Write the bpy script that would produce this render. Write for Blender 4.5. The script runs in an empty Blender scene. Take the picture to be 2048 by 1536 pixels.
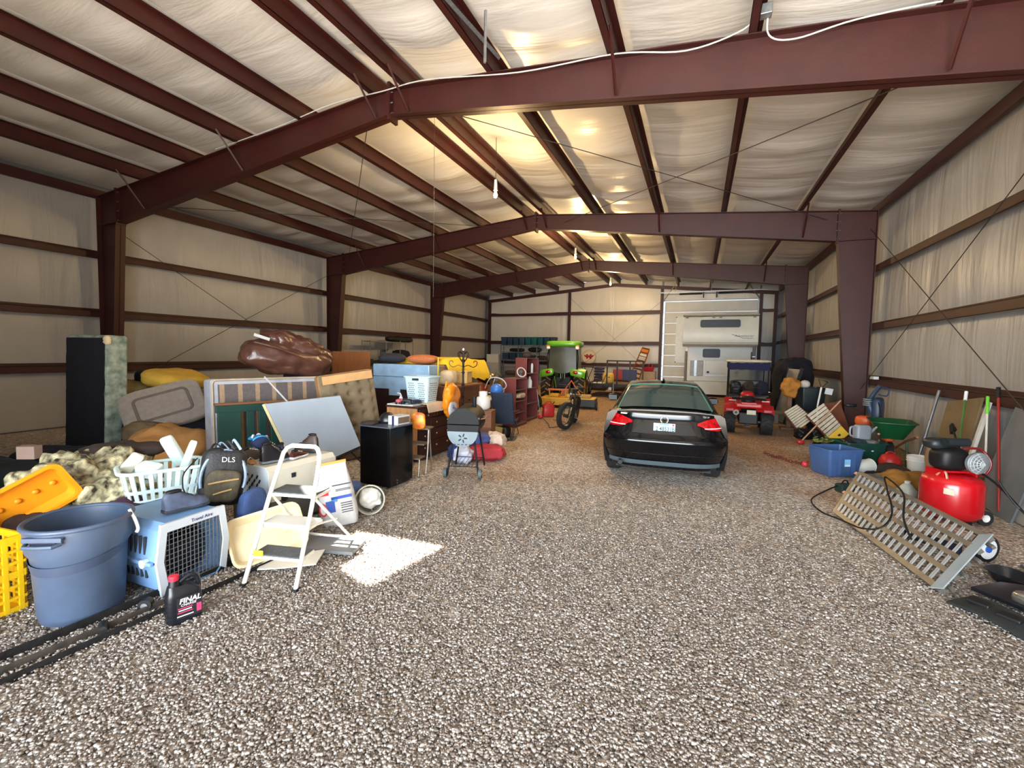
import bpy, math, random
import numpy as np
from mathutils import Vector, Matrix, noise as mnoise
from math import sin, cos, pi, radians as R, sqrt, atan2

sc = bpy.context.scene
COL = sc.collection
# ---------------------------------------------------------------- camera
cam_d = bpy.data.cameras.new('camera'); cam = bpy.data.objects.new('camera', cam_d); COL.objects.link(cam)
cam_d.sensor_fit = 'HORIZONTAL'; cam_d.sensor_width = 36.0
cam_d.lens = 914.8113 / 2048 * 36.0
cam_d.shift_x = 23.08 / 2048; cam_d.shift_y = -8.86 / 2048
cam_d.clip_start = 0.05; cam_d.clip_end = 500
_yaw, _pitch, _roll = .4077, .059, .0169
fw = Vector((-sin(_yaw) * cos(_pitch), cos(_yaw) * cos(_pitch), -sin(_pitch)))
rt = Vector((cos(_yaw), sin(_yaw), 0)); up = rt.cross(fw)
rt2 = rt * cos(_roll) + up * sin(_roll); up2 = up * cos(_roll) - rt * sin(_roll)
_m = Matrix((rt2, up2, -fw)).transposed().to_4x4(); _m.translation = (0, 0, 1.972)
cam.matrix_world = _m
sc.camera = cam
# ---------------------------------------------------------------- world, sun, daylight, exposure
w = bpy.data.worlds.new('sky'); sc.world = w; w.use_nodes = True
_bg = w.node_tree.nodes['Background']; _bg.inputs[0].default_value = (.80, .90, 1.0, 1); _bg.inputs[1].default_value = 1.2
def lamp(name, kind, loc, energy, color=(1, 1, 1), rot=(0, 0, 0), **kw):
    l = bpy.data.lights.new(name, kind); l.energy = energy; l.color = color
    for k, v in kw.items(): setattr(l, k, v)
    o = bpy.data.objects.new(name, l); COL.objects.link(o); o.location = loc; o.rotation_euler = rot
    return o
SUN = Vector((.145, .345, -.927)).normalized()
sun = lamp('sun', 'SUN', (0, -20, 30), 30.0, (1, .95, .86), angle=R(.5)); sun.rotation_euler = SUN.to_track_quat('-Z', 'Y').to_euler()
# added area lamp outside the open doorway, standing in for the bright sky
lamp('door_sky_lamp', 'AREA', (-1.5, -9.5, 3.4), 2450.0, (.82, .92, 1.0), (R(88), 0, 0), shape='RECTANGLE', size=15, size_y=6.6)
# added lamp facing up, standing in for sunlight bounced off the apron
lamp('apron_fill_lamp', 'AREA', (-.6, -4.6, .25), 760.0, (1.0, .98, .96), (R(146), 0, 0), shape='RECTANGLE', size=9, size_y=6)
vs = sc.view_settings
vs.view_transform = 'Standard'; vs.look = 'None'; vs.gamma = 1; vs.use_curve_mapping = False; vs.exposure = 1.1
sc.cycles.max_bounces = 8; sc.cycles.diffuse_bounces = 5; sc.cycles.glossy_bounces = 4; sc.cycles.transmission_bounces = 6
sc.cycles.caustics_reflective = False; sc.cycles.caustics_refractive = False; sc.cycles.sample_clamp_indirect = 6

# ---------------------------------------------------------------- materials
def lin(c):
    return tuple(((v / 255) / 12.92 if v / 255 <= .04045 else ((v / 255 + .055) / 1.055) ** 2.4) for v in c[:3]) + (1,)
MATS = {}
def mat(name, col, rough=.6, metal=0., var=.12, vs=5., bump=0., bs=40., scale=(1, 1, 1), spec=.5, coat=0., trans=0., emit=None, es=0., sheen=0., col2=None, detail=4.):
    """procedural material: base colour with noise mottling and optional noise relief"""
    if name in MATS: return MATS[name]
    m = bpy.data.materials.new(name); m.use_nodes = True; nt = m.node_tree; N = nt.nodes; L = nt.links
    b = N['Principled BSDF']; b.inputs['Roughness'].default_value = rough; b.inputs['Metallic'].default_value = metal
    b.inputs['Specular IOR Level'].default_value = spec; b.inputs['Coat Weight'].default_value = coat
    b.inputs['Coat Roughness'].default_value = .04
    if trans: b.inputs['Transmission Weight'].default_value = trans
    if sheen: b.inputs['Sheen Weight'].default_value = sheen
    c = lin(col)
    b.inputs['Base Color'].default_value = c
    if emit: b.inputs['Emission Color'].default_value = lin(emit); b.inputs['Emission Strength'].default_value = es
    if var or bump or col2:
        tc = N.new('ShaderNodeTexCoord'); mp = N.new('ShaderNodeMapping'); L.new(tc.outputs['Object'], mp.inputs[0]); mp.inputs['Scale'].default_value = scale
    if var or col2:
        n = N.new('ShaderNodeTexNoise'); n.inputs['Scale'].default_value = vs; n.inputs['Detail'].default_value = detail; L.new(mp.outputs[0], n.inputs['Vector'])
        r = N.new('ShaderNodeValToRGB'); L.new(n.outputs[0], r.inputs[0])
        e = r.color_ramp.elements; e[0].position = .32; e[1].position = .68
        c2 = lin(col2) if col2 else tuple(min(1, x * (1 + var)) for x in c[:3]) + (1,)
        e[0].color = c if col2 else tuple(x * (1 - var) for x in c[:3]) + (1,); e[1].color = c2
        L.new(r.outputs[0], b.inputs['Base Color'])
    if bump:
        n2 = N.new('ShaderNodeTexNoise'); n2.inputs['Scale'].default_value = bs; n2.inputs['Detail'].default_value = 3; L.new(mp.outputs[0], n2.inputs['Vector'])
        bp = N.new('ShaderNodeBump'); bp.inputs['Strength'].default_value = min(1, bump); bp.inputs['Distance'].default_value = .02
        L.new(n2.outputs[0], bp.inputs['Height']); L.new(bp.outputs[0], b.inputs['Normal'])
    MATS[name] = m
    return m
def stripes(name, cols, axis=0, period=.2, rough=.8, bump=.2, soft=.02, noise=.1, checker=False):
    """bands of colours across an axis: cols = [(end fraction, colour), ...]"""
    m = bpy.data.materials.new(name); m.use_nodes = True; nt = m.node_tree; N = nt.nodes; L = nt.links; b = N['Principled BSDF']; b.inputs['Roughness'].default_value = rough
    tc = N.new('ShaderNodeTexCoord'); sx = N.new('ShaderNodeSeparateXYZ'); L.new(tc.outputs['Object'], sx.inputs[0])
    md = N.new('ShaderNodeMath'); md.operation = 'DIVIDE'; md.inputs[1].default_value = period; L.new(sx.outputs[axis], md.inputs[0])
    fr = N.new('ShaderNodeMath'); fr.operation = 'FRACT'; L.new(md.outputs[0], fr.inputs[0])
    r = N.new('ShaderNodeValToRGB'); r.color_ramp.interpolation = 'CONSTANT'; L.new(fr.outputs[0], r.inputs[0])
    e = r.color_ramp.elements; e[0].position = 0; e[0].color = lin(cols[0][1]); e[1].position = cols[0][0]; e[1].color = lin(cols[1][1])
    for k in range(2, len(cols)):
        x = e.new(cols[k - 1][0]); x.color = lin(cols[k][1])
    n = N.new('ShaderNodeTexNoise'); n.inputs['Scale'].default_value = 30; L.new(tc.outputs['Object'], n.inputs['Vector'])
    mx = N.new('ShaderNodeMix'); mx.data_type = 'RGBA'; mx.blend_type = 'MULTIPLY'; mx.inputs['Factor'].default_value = .5
    L.new(r.outputs[0], mx.inputs['A']); L.new(n.outputs[1], mx.inputs['B'])
    hs = N.new('ShaderNodeRGBToBW'); L.new(n.outputs[1], hs.inputs[0]); L.new(hs.outputs[0], mx.inputs['B'])
    L.new(mx.outputs['Result'], b.inputs['Base Color'])
    if bump:
        bp = N.new('ShaderNodeBump'); bp.inputs['Strength'].default_value = bump; bp.inputs['Distance'].default_value = .01
        L.new(n.outputs[0], bp.inputs['Height']); L.new(bp.outputs[0], b.inputs['Normal'])
    return m

# ---------------------------------------------------------------- mesh builder
class MB:
    def __init__(s): s.v = []; s.f = []; s.T = Matrix.Identity(4)
    def at(s, loc=(0, 0, 0), rot=(0, 0, 0), sc_=1):
        from mathutils import Euler
        s.T = Matrix.Translation(loc) @ Euler(rot).to_matrix().to_4x4() @ Matrix.Scale(sc_, 4); return s
    def add(s, vs, fs):
        n = len(s.v); T = s.T
        s.v += [tuple(T @ Vector(p)) for p in vs]; s.f += [tuple(i + n for i in f) for f in fs]; return s
    def box(s, c, d, taper=1., tx=None):
        x, y, z = d[0] / 2, d[1] / 2, d[2] / 2; t = taper; ty = t if tx is None else 1.; t = t if tx is None else tx
        vs = [(c[0] + sx * x * (t if sz > 0 else 1), c[1] + sy * y * (ty if sz > 0 else 1), c[2] + sz * z) for sz in (-1, 1) for sx, sy in ((-1, -1), (1, -1), (1, 1), (-1, 1))]
        return s.add(vs, [(3, 2, 1, 0), (4, 5, 6, 7), (0, 1, 5, 4), (1, 2, 6, 5), (2, 3, 7, 6), (3, 0, 4, 7)])
    def bb(s, x0, x1, y0, y1, z0, z1): return s.box(((x0 + x1) / 2, (y0 + y1) / 2, (z0 + z1) / 2), (x1 - x0, y1 - y0, z1 - z0))
    def ring(s, rings, cap0=True, cap1=True, closed=False):
        n = len(rings[0]); vs = [p for r in rings for p in r]; fs = []
        K = len(rings)
        for k in range(K if closed else K - 1):
            a, b = k * n, ((k + 1) % K) * n
            for i in range(n): j = (i + 1) % n; fs.append((a + i, a + j, b + j, b + i))
        if not closed:
            if cap0: fs.append(tuple(reversed(range(n))))
            if cap1: fs.append(tuple((K - 1) * n + i for i in range(n)))
        return s.add(vs, fs)
    def cyl(s, p0, p1, r0, r1=None, n=12, cap=True):
        r1 = r0 if r1 is None else r1; p0 = Vector(p0); p1 = Vector(p1); d = (p1 - p0).normalized()
        a = d.cross(Vector((0, 0, 1)) if abs(d.z) < .9 else Vector((1, 0, 0))).normalized(); b = d.cross(a)
        return s.ring([[p + (a * cos(2 * pi * i / n) + b * sin(2 * pi * i / n)) * r for i in range(n)] for p, r in ((p0, r0), (p1, r1))], cap, cap)
    def tube(s, pts, r, n=8, closed=False, cap=True, flat=1.):
        pts = [Vector(p) for p in pts]; K = len(pts); rings = []; prev = None
        for k, p in enumerate(pts):
            if closed: t = pts[(k + 1) % K] - pts[k - 1]
            else: t = pts[min(k + 1, K - 1)] - pts[max(k - 1, 0)]
            t = t.normalized() if t.length > 1e-9 else Vector((0, 0, 1))
            if prev is None: a = t.cross(Vector((0, 0, 1)) if abs(t.z) < .9 else Vector((1, 0, 0))).normalized()
            else: a = (prev - t * prev.dot(t)); a = a.normalized() if a.length > 1e-6 else t.orthogonal().normalized()
            prev = a; b = t.cross(a); rr = r[k] if isinstance(r, (list, tuple)) else r
            rings.append([p + a * cos(2 * pi * i / n) * rr + b * sin(2 * pi * i / n) * rr * flat for i in range(n)])
        return s.ring(rings, cap, cap, closed)
    def lathe(s, prof, n=24, cap0=True, cap1=True, sx=1., sy=1.):
        return s.ring([[(r * cos(2 * pi * i / n) * sx, r * sin(2 * pi * i / n) * sy, z) for i in range(n)] for r, z in prof], cap0, cap1)
    def prism(s, poly, z0, z1):
        n = len(poly); return s.ring([[(x, y, z0) for x, y in poly], [(x, y, z1) for x, y in poly]])
    def plate(s, poly, y0, y1):
        """polygon in x-z extruded along y"""
        n = len(poly); area = sum(poly[i][0] * poly[(i + 1) % n][1] - poly[(i + 1) % n][0] * poly[i][1] for i in range(n))
        p = poly if area < 0 else poly[::-1]
        return s.ring([[(x, y0, z) for x, z in p], [(x, y1, z) for x, z in p]])
    def grid(s, nu, nv, fn, closed_u=False):
        vs = [fn(i / nu, j / nv) for j in range(nv + 1) for i in range(nu + (0 if closed_u else 1))]; W = nu if closed_u else nu + 1; fs = []
        for j in range(nv):
            for i in range(nu): k = (i + 1) % W; fs.append((j * W + i, j * W + k, (j + 1) * W + k, (j + 1) * W + i))
        return s.add(vs, fs)
    def slab(s, nu, nv, fn, th):
        """closed thin sheet: fn gives the top surface, th the thickness downward"""
        def low(u, v): p = fn(u, v); return (p[0], p[1], p[2] - th)
        W = nu + 1; top = [fn(i / nu, j / nv) for j in range(nv + 1) for i in range(W)]; bot = [low(i / nu, j / nv) for j in range(nv + 1) for i in range(W)]; n = len(top); fs = []
        for j in range(nv):
            for i in range(nu):
                a = j * W + i; q = (a, a + 1, a + W + 1, a + W); fs.append(q); fs.append(tuple(n + k for k in reversed(q)))
        def side(a, b): fs.append((b, a, n + a, n + b))
        for i in range(nu): side(i, i + 1); side(nv * W + i + 1, nv * W + i)
        for j in range(nv): side((j + 1) * W, j * W); side(j * W + nu, (j + 1) * W + nu)
        return s.add(top + bot, fs)
    def blob(s, d, e1=.5, e2=.5, nz=0., fq=3., seed=0, nu=28, nv=16, zmin=None, rg=0.):
        """superellipsoid d = full size, e -> 0 boxy, 1 round; nz = relief"""
        def sp(a, e): return (abs(a) ** e) * (1 if a >= 0 else -1)
        def fn(u, v):
            th = -pi / 2 + pi * v; ph = 2 * pi * u
            p = Vector((d[0] / 2 * sp(cos(th), e1) * sp(cos(ph), e2), d[1] / 2 * sp(cos(th), e1) * sp(sin(ph), e2), d[2] / 2 * sp(sin(th), e1)))
            if nz:
                k = mnoise.noise(p * fq + Vector((seed * 7.3, seed * 3.1, seed))) + .5 * mnoise.noise(p * fq * 2.3 + Vector((seed, 0, 9)))
                if rg: k += rg * (abs(mnoise.noise(p * fq * 1.1 + Vector((3, seed, 1)))) * 2.2 - .5 + 0.5 * abs(mnoise.noise(p * fq * 2.6 + Vector((seed, 5, 1)))))
                p = p + p.normalized() * k * nz
            if zmin is not None: p.z = max(p.z, zmin)
            return p
        return s.grid(nu, nv, fn, True)
    def build(s, name, m, parent=None, smooth=None, bevel=0., seg=2, sub=0, loc=None, rot=None):
        me = bpy.data.meshes.new(name); me.from_pydata(s.v, [], s.f); me.update()
        if smooth is not None:
            for p in me.polygons: p.use_smooth = True
            if smooth < 180: me.set_sharp_from_angle(angle=R(smooth))
        if m is not None: me.materials.append(m)
        o = bpy.data.objects.new(name, me); COL.objects.link(o)
        if parent is not None: o.parent = parent
        if loc is not None: o.location = loc
        if rot is not None: o.rotation_euler = rot
        if bevel: b = o.modifiers.new('bevel', 'BEVEL'); b.width = bevel; b.segments = seg; b.limit_method = 'ANGLE'; b.angle_limit = R(40)
        if sub: q = o.modifiers.new('sub', 'SUBSURF'); q.levels = sub; q.render_levels = sub
        return o
def tag(o, label=None, cat=None, group=None, kind=None):
    if label: o['label'] = label
    if cat: o['category'] = cat
    if group: o['group'] = group
    if kind: o['kind'] = kind
    return o
def thing(name, label, cat, loc=(0, 0, 0), rz=0., group=None, rot=None, kind=None):
    o = bpy.data.objects.new(name, None); COL.objects.link(o); o.location = loc; o.rotation_euler = rot if rot else (0, 0, rz); o.empty_display_size = .1
    return tag(o, label, cat, group, kind)
def solo(mb, name, m, label, cat, loc=(0, 0, 0), rz=0., group=None, rot=None, kind=None, **kw):
    o = mb.build(name, m, loc=loc, rot=rot if rot else (0, 0, rz), **kw); return tag(o, label, cat, group, kind)
def share(src, parent, loc=(0, 0, 0), rot=(0, 0, 0), scale=(1, 1, 1)):
    c = src.copy(); COL.objects.link(c); c.parent = parent; c.location = loc; c.rotation_euler = rot; c.scale = scale; return c
def copy_tree(o, parent=None):
    c = o.copy(); COL.objects.link(c); c.parent = parent
    for ch in list(o.children): copy_tree(ch, c)
    return c
def text(s, size, m, parent, loc, rot, name='lettering', ext=.001, align='CENTER', shear=0., sx=1., bold=0.):
    cu = bpy.data.curves.new(name, 'FONT'); cu.body = s; cu.size = size; cu.extrude = ext; cu.align_x = align; cu.align_y = 'CENTER'; cu.shear = shear; cu.resolution_u = 3; cu.offset = bold
    t = bpy.data.objects.new('t', cu); me = bpy.data.meshes.new_from_object(t); bpy.data.objects.remove(t)
    me.materials.append(m); o = bpy.data.objects.new(name, me); COL.objects.link(o); o.parent = parent; o.location = loc; o.rotation_euler = rot; o.scale = (sx, 1, 1); return o
def arc(c, r, a0, a1, n, plane='xz'):
    out = []
    for i in range(n + 1):
        a = R(a0 + (a1 - a0) * i / n); p = [c[0], c[1], c[2]]
        p['xyz'.index(plane[0])] += r * cos(a); p['xyz'.index(plane[1])] += r * sin(a); out.append(tuple(p))
    return out
def rrect(w, h, r, n=4):
    out = []
    for cx, cy, a in ((w / 2 - r, h / 2 - r, 0), (-w / 2 + r, h / 2 - r, 90), (-w / 2 + r, -h / 2 + r, 180), (w / 2 - r, -h / 2 + r, 270)):
        for i in range(n + 1): t = R(a + 90 * i / n); out.append((cx + r * cos(t), cy + r * sin(t)))
    return out
def smooth_path(pts, n=6):
    """Catmull-Rom through the points"""
    P = [Vector(p) for p in pts]; out = []
    for i in range(len(P) - 1):
        a, b, c, d = P[max(i - 1, 0)], P[i], P[i + 1], P[min(i + 2, len(P) - 1)]
        for k in range(n):
            t = k / n; out.append(.5 * ((2 * b) + (c - a) * t + (2 * a - 5 * b + 4 * c - d) * t * t + (3 * b - a - 3 * c + d) * t ** 3))
    out.append(P[-1]); return out
rnd = random.Random(7)
# ================================================================ the building
XL, XR, XM = -13.75, 3.92, -4.98
Y0, YF, YE = -.95, [6.667, 14.267, 21.976], 29.445
GZ = (1.42, 2.77, 4.215)
def rafter_top(x): return 5.62 + (6.42 - 5.62) * (1 - abs(x - XM) / (XR - XM))
steel = mat('primer_red_steel', (58, 19, 14), .5, 0, .16, 2.5, bump=.06, bs=60)
steel_dark = steel
galv = mat('galvanised_steel', (150, 155, 158), .4, .8, .15, 20)
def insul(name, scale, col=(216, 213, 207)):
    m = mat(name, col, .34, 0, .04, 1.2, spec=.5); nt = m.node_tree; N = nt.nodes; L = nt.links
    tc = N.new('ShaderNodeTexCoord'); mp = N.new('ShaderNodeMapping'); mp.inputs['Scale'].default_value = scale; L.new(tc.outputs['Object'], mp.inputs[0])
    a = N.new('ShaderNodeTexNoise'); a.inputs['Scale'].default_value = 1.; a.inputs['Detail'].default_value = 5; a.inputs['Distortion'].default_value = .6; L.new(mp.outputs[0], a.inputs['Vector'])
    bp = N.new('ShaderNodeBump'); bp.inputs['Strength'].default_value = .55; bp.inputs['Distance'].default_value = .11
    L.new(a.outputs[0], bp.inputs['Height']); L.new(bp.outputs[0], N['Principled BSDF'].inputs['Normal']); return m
ins_y = insul('vinyl_insulation', (.28, 1.7, .22)); ins_x = insul('vinyl_insulation_end', (1.7, .5, .22), (204, 201, 195)); ins_w = insul('vinyl_insulation_shaded', (.28, 1.7, .22), (176, 174, 170))  # side walls: the ceiling vinyl with wall shade put into a darker colour
# ---- floor
def gravel_mat():
    m = bpy.data.materials.new('gravel'); m.use_nodes = True; nt = m.node_tree; N = nt.nodes; L = nt.links; b = N['Principled BSDF']; b.inputs['Roughness'].default_value = .9
    tc = N.new('ShaderNodeTexCoord')
    v = N.new('ShaderNodeTexVoronoi'); v.inputs['Scale'].default_value = 36; L.new(tc.outputs['Object'], v.inputs['Vector'])
    v2 = N.new('ShaderNodeTexVoronoi'); v2.inputs['Scale'].default_value = 27; L.new(tc.outputs['Object'], v2.inputs['Vector'])
    bw = N.new('ShaderNodeRGBToBW'); L.new(v.outputs['Color'], bw.inputs[0])
    r = N.new('ShaderNodeValToRGB'); L.new(bw.outputs[0], r.inputs[0]); e = r.color_ramp.elements
    e[0].position = .12; e[0].color = lin((146, 132, 119)); e[1].position = .9; e[1].color = lin((232, 222, 210)); x = e.new(.5); x.color = lin((192, 177, 161))
    n = N.new('ShaderNodeTexNoise'); n.inputs['Scale'].default_value = .55; n.inputs['Detail'].default_value = 4; L.new(tc.outputs['Object'], n.inputs['Vector'])
    rp = N.new('ShaderNodeValToRGB'); rp.color_ramp.elements[0].position = .45; rp.color_ramp.elements[1].position = .68; sp_ = N.new('ShaderNodeSeparateXYZ'); L.new(tc.outputs['Object'], sp_.inputs[0]); mr = N.new('ShaderNodeMapRange'); mr.inputs[1].default_value = 5; mr.inputs[2].default_value = 13; mr.inputs[3].default_value = -.12; mr.inputs[4].default_value = .26; L.new(sp_.outputs[1], mr.inputs[0])
    sm = N.new('ShaderNodeMath'); sm.operation = 'ADD'; L.new(n.outputs[0], sm.inputs[0]); L.new(mr.outputs[0], sm.inputs[1]); L.new(sm.outputs[0], rp.inputs[0])
    mx = N.new('ShaderNodeMix'); mx.data_type = 'RGBA'; mx.blend_type = 'MIX'; L.new(rp.outputs[0], mx.inputs['Factor'])
    mm = N.new('ShaderNodeMix'); mm.data_type = 'RGBA'; mm.blend_type = 'MULTIPLY'; mm.inputs['Factor'].default_value = .8; mm.inputs['B'].default_value = lin((206, 164, 116))
    L.new(r.outputs[0], mm.inputs['A']); L.new(r.outputs[0], mx.inputs['A']); L.new(mm.outputs['Result'], mx.inputs['B']); L.new(mx.outputs['Result'], b.inputs['Base Color'])
    ad = N.new('ShaderNodeMath'); ad.operation = 'ADD'; L.new(v.outputs['Distance'], ad.inputs[0]); L.new(v2.outputs['Distance'], ad.inputs[1])
    bp = N.new('ShaderNodeBump'); bp.invert = True; bp.inputs['Strength'].default_value = .9; bp.inputs['Distance'].default_value = .025; L.new(ad.outputs[0], bp.inputs['Height']); L.new(bp.outputs[0], b.inputs['Normal'])
    return m
GRAVEL = gravel_mat()
fl = MB().grid(40, 60, lambda u, v: (-14.2 + 18.6 * u, -1.2 + 31 * v, .012 * mnoise.noise(Vector((u * 14, v * 22, 3))) - .012)).build('floor', GRAVEL, smooth=180); tag(fl, 'gravel floor of the shed', 'floor', kind='structure')
# loose stones lying on the near part of the floor
def pebbles(n, seed):
    g = np.random.default_rng(seed)
    iv = np.array([(x, y, z) for z in (-1, 1) for x, y in ((-1, -1), (1, -1), (1, 1), (-1, 1))]) * .72
    jf = np.array([(0, 3, 2), (0, 2, 1), (4, 5, 6), (4, 6, 7), (0, 1, 5), (0, 5, 4), (1, 2, 6), (1, 6, 5), (2, 3, 7), (2, 7, 6), (3, 0, 4), (3, 4, 7)])
    d = 1.2 + 6.6 * g.random(n * 3) ** 1.2
    th = _yaw + (g.random(n * 3) - .5) * R(108)
    x = -np.sin(th) * d; y = np.cos(th) * d; k = (y > .7) & (x < 3.3) & (g.random(n * 3) < np.clip((7.8 - d) / 3.0, 0, 1)); x = x[k][:n]; y = y[k][:n]; n = len(x)
    s = (.0046 + .0062 * g.random(n) ** 1.8)
    q = iv[None] * (1 + .7 * (g.random((n, 8, 3)) - .5)) * s[:, None, None] * np.stack([.8 + .7 * g.random(n), .8 + .5 * g.random(n), .5 + .4 * g.random(n)], 1)[:, None]
    ang = g.random(n) * 6.28; c, s_ = np.cos(ang)[:, None], np.sin(ang)[:, None]; tl = (g.random(n) - .5)[:, None] * 1.2
    X = q[..., 0] * c - q[..., 1] * s_; Y = q[..., 0] * s_ + q[..., 1] * c; Z = q[..., 2] + X * tl * .3
    V = np.stack([X + x[:, None], Y + y[:, None], Z + .001 + .007 * g.random(n)[:, None]], 2).reshape(-1, 3)
    F = (jf[None] + (np.arange(n) * 8)[:, None, None]).reshape(-1, 3)
    me = bpy.data.meshes.new('loose_gravel'); me.vertices.add(len(V)); me.vertices.foreach_set('co', V.astype(np.float32).ravel())
    me.loops.add(F.size); me.loops.foreach_set('vertex_index', F.astype(np.int32).ravel()); me.polygons.add(len(F))
    me.polygons.foreach_set('loop_start', (np.arange(len(F)) * 3).astype(np.int32)); me.update(calc_edges=True); me.validate()
    m = bpy.data.materials.new('loose_stones'); m.use_nodes = True; N = m.node_tree.nodes; L = m.node_tree.links; b = N['Principled BSDF']; b.inputs['Roughness'].default_value = .85
    ge = N.new('ShaderNodeNewGeometry'); r = N.new('ShaderNodeValToRGB'); L.new(ge.outputs['Random Per Island'], r.inputs[0]); e = r.color_ramp.elements
    e[0].color = lin((90, 81, 74)); e[1].color = lin((206, 200, 193)); z = e.new(.45); z.color = lin((144, 134, 126)); z = e.new(.8); z.color = lin((168, 158, 149)); z = e.new(.25); z.color = lin((128, 112, 98))
    L.new(r.outputs[0], b.inputs['Base Color']); me.materials.append(m)
    o = bpy.data.objects.new('loose_gravel', me); COL.objects.link(o); return tag(o, 'loose grey and tan gravel strewn over the near floor', 'gravel', kind='stuff')
pebbles(150000, 4)
# ---- walls: a backing sheet plus one insulation panel between each pair of girts in each bay
sheet = mat('wall_sheet', (120, 122, 124), .5, .3, .05)
def panel(name, o, ud, vd, nd, nu, nv, bulge, m, parent, seed):
    """quilted sheet: origin o, edges ud, vd, bulging along nd"""
    o, ud, vd, nd = map(Vector, (o, ud, vd, nd))
    def fn(u, v):
        e = (sin(pi * min(max(u, 0), 1)) ** .5) * (sin(pi * v) ** .5)
        p = o + ud * u + vd * v; k = mnoise.noise(p * .9 + Vector((seed, 0, 0))) * .4 + .8
        return p + nd * (bulge * e * k)
    return MB().grid(nu, nv, fn).build(name, m, parent, smooth=180)
bays = [Y0] + YF + [YE]
def side_wall(name, x, nx, label):
    b = MB().box((x - nx * .05, (Y0 + YE) / 2, 3.0), (.04, YE - Y0 + .7, 6.2)).build(name, sheet); tag(b, label, 'wall', kind='structure')
    zs = [0.02] + [g + .02 for g in GZ] + [5.72]
    for i in range(4):
        for k in range(4):
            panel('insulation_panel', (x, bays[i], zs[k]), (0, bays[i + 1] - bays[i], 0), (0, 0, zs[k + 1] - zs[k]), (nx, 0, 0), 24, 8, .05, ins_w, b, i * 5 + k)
    return b
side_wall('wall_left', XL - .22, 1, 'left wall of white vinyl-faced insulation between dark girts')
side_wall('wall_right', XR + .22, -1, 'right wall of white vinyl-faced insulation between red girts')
# end wall with a door opening at its right
DX0, DX1, DZ = -2.08, 3.02, 5.28
we = MB()
def gable(x): return rafter_top(x) + .36
we.plate([(XL - .3, 0), (DX0, 0), (DX0, DZ), (DX1, DZ), (DX1, 0), (XR + .3, 0), (XR + .3, gable(XR)), (XM, gable(XM)), (XL - .3, gable(XL))], YE + .22, YE + .28)
we = we.build('wall_back', sheet); tag(we, 'end wall of white insulation with steel columns and the overhead door', 'wall', kind='structure')
EC = [(XL, -7.9), (-7.9, DX0 - .12), (DX1 + .1, XR)]; EZ = [0.02, 1.33, 2.68, 4.60]
for a, (x0, x1) in enumerate(EC):
    for k in range(4):
        z0 = EZ[k]
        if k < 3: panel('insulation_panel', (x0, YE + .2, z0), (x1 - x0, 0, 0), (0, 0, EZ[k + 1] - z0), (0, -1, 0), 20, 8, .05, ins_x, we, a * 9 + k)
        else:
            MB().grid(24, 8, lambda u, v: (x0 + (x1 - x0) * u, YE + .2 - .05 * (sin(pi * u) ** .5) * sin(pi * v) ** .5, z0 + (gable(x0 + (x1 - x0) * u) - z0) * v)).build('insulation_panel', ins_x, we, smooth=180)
MB().grid(24, 4, lambda u, v: (DX0 + (DX1 - DX0) * u, YE + .19 - .06 * sin(pi * v) - .03 * mnoise.noise(Vector((u * 9, v * 3, 1))), DZ + (gable(DX0 + (DX1 - DX0) * u) - DZ) * v)).build('insulation_panel', ins_x, we, smooth=180)
# front wall behind the camera, its overhead door rolled up
wf = MB().plate([(XL - .3, 0), (-4.5, 0), (-4.5, 4.95), (3.3, 4.95), (3.3, 0), (XR + .3, 0), (XR + .3, gable(XR)), (XM, gable(XM)), (XL - .3, gable(XL))], Y0 - .3, Y0 - .22).build('wall_front', sheet); tag(wf, 'front wall behind the viewer with the open overhead doorway', 'wall', kind='structure')
MB().grid(1, 1, lambda u, v: (-22 + 36 * u, -16 + 15.0 * v, -.03)).build('floor_apron', GRAVEL); tag(bpy.data.objects['floor_apron'], 'gravel apron outside the open doorway', 'ground', kind='structure')
# ---- ceiling: insulation panels sagging between the purlins
PX = [-13.97, -11.89, -10.25, -8.63, -6.95, -5.31, -4.65, -3.05, -1.22, .50, 2.33, 4.14]
hole = [Vector((p[0] - SUN.x * 6.3 / -SUN.z, p[1] - SUN.y * 6.3 / -SUN.z, 0)) for p in ((-2.53, 2.84), (-2.37, 3.79), (-3.42, 3.72), (-3.28, 3.22), (-2.92, 2.98))]
def roof_z(x): return rafter_top(x) + .35
ce = MB()
def rquad(x0, x1, y0, y1): ce.plate([(x0, roof_z(x0) + .10), (x1, roof_z(x1) + .10), (x1, roof_z(x1) + .13), (x0, roof_z(x0) + .13)], y0, y1)
hx0, hx1 = min(p.x for p in hole), max(p.x for p in hole); hy0, hy1 = min(p.y for p in hole), max(p.y for p in hole)
rquad(XL - .4, XM, Y0 - .4, YE + .4)
rquad(XM, hx0, Y0 - .4, YE + .4); rquad(hx1, XR + .4, Y0 - .4, YE + .4); rquad(hx0, hx1, Y0 - .4, hy0); rquad(hx0, hx1, hy1, YE + .4)
ce = ce.build('ceiling', sheet); tag(ce, 'sloping ceiling of white insulation sagging between the purlins', 'ceiling', kind='structure')
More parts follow.
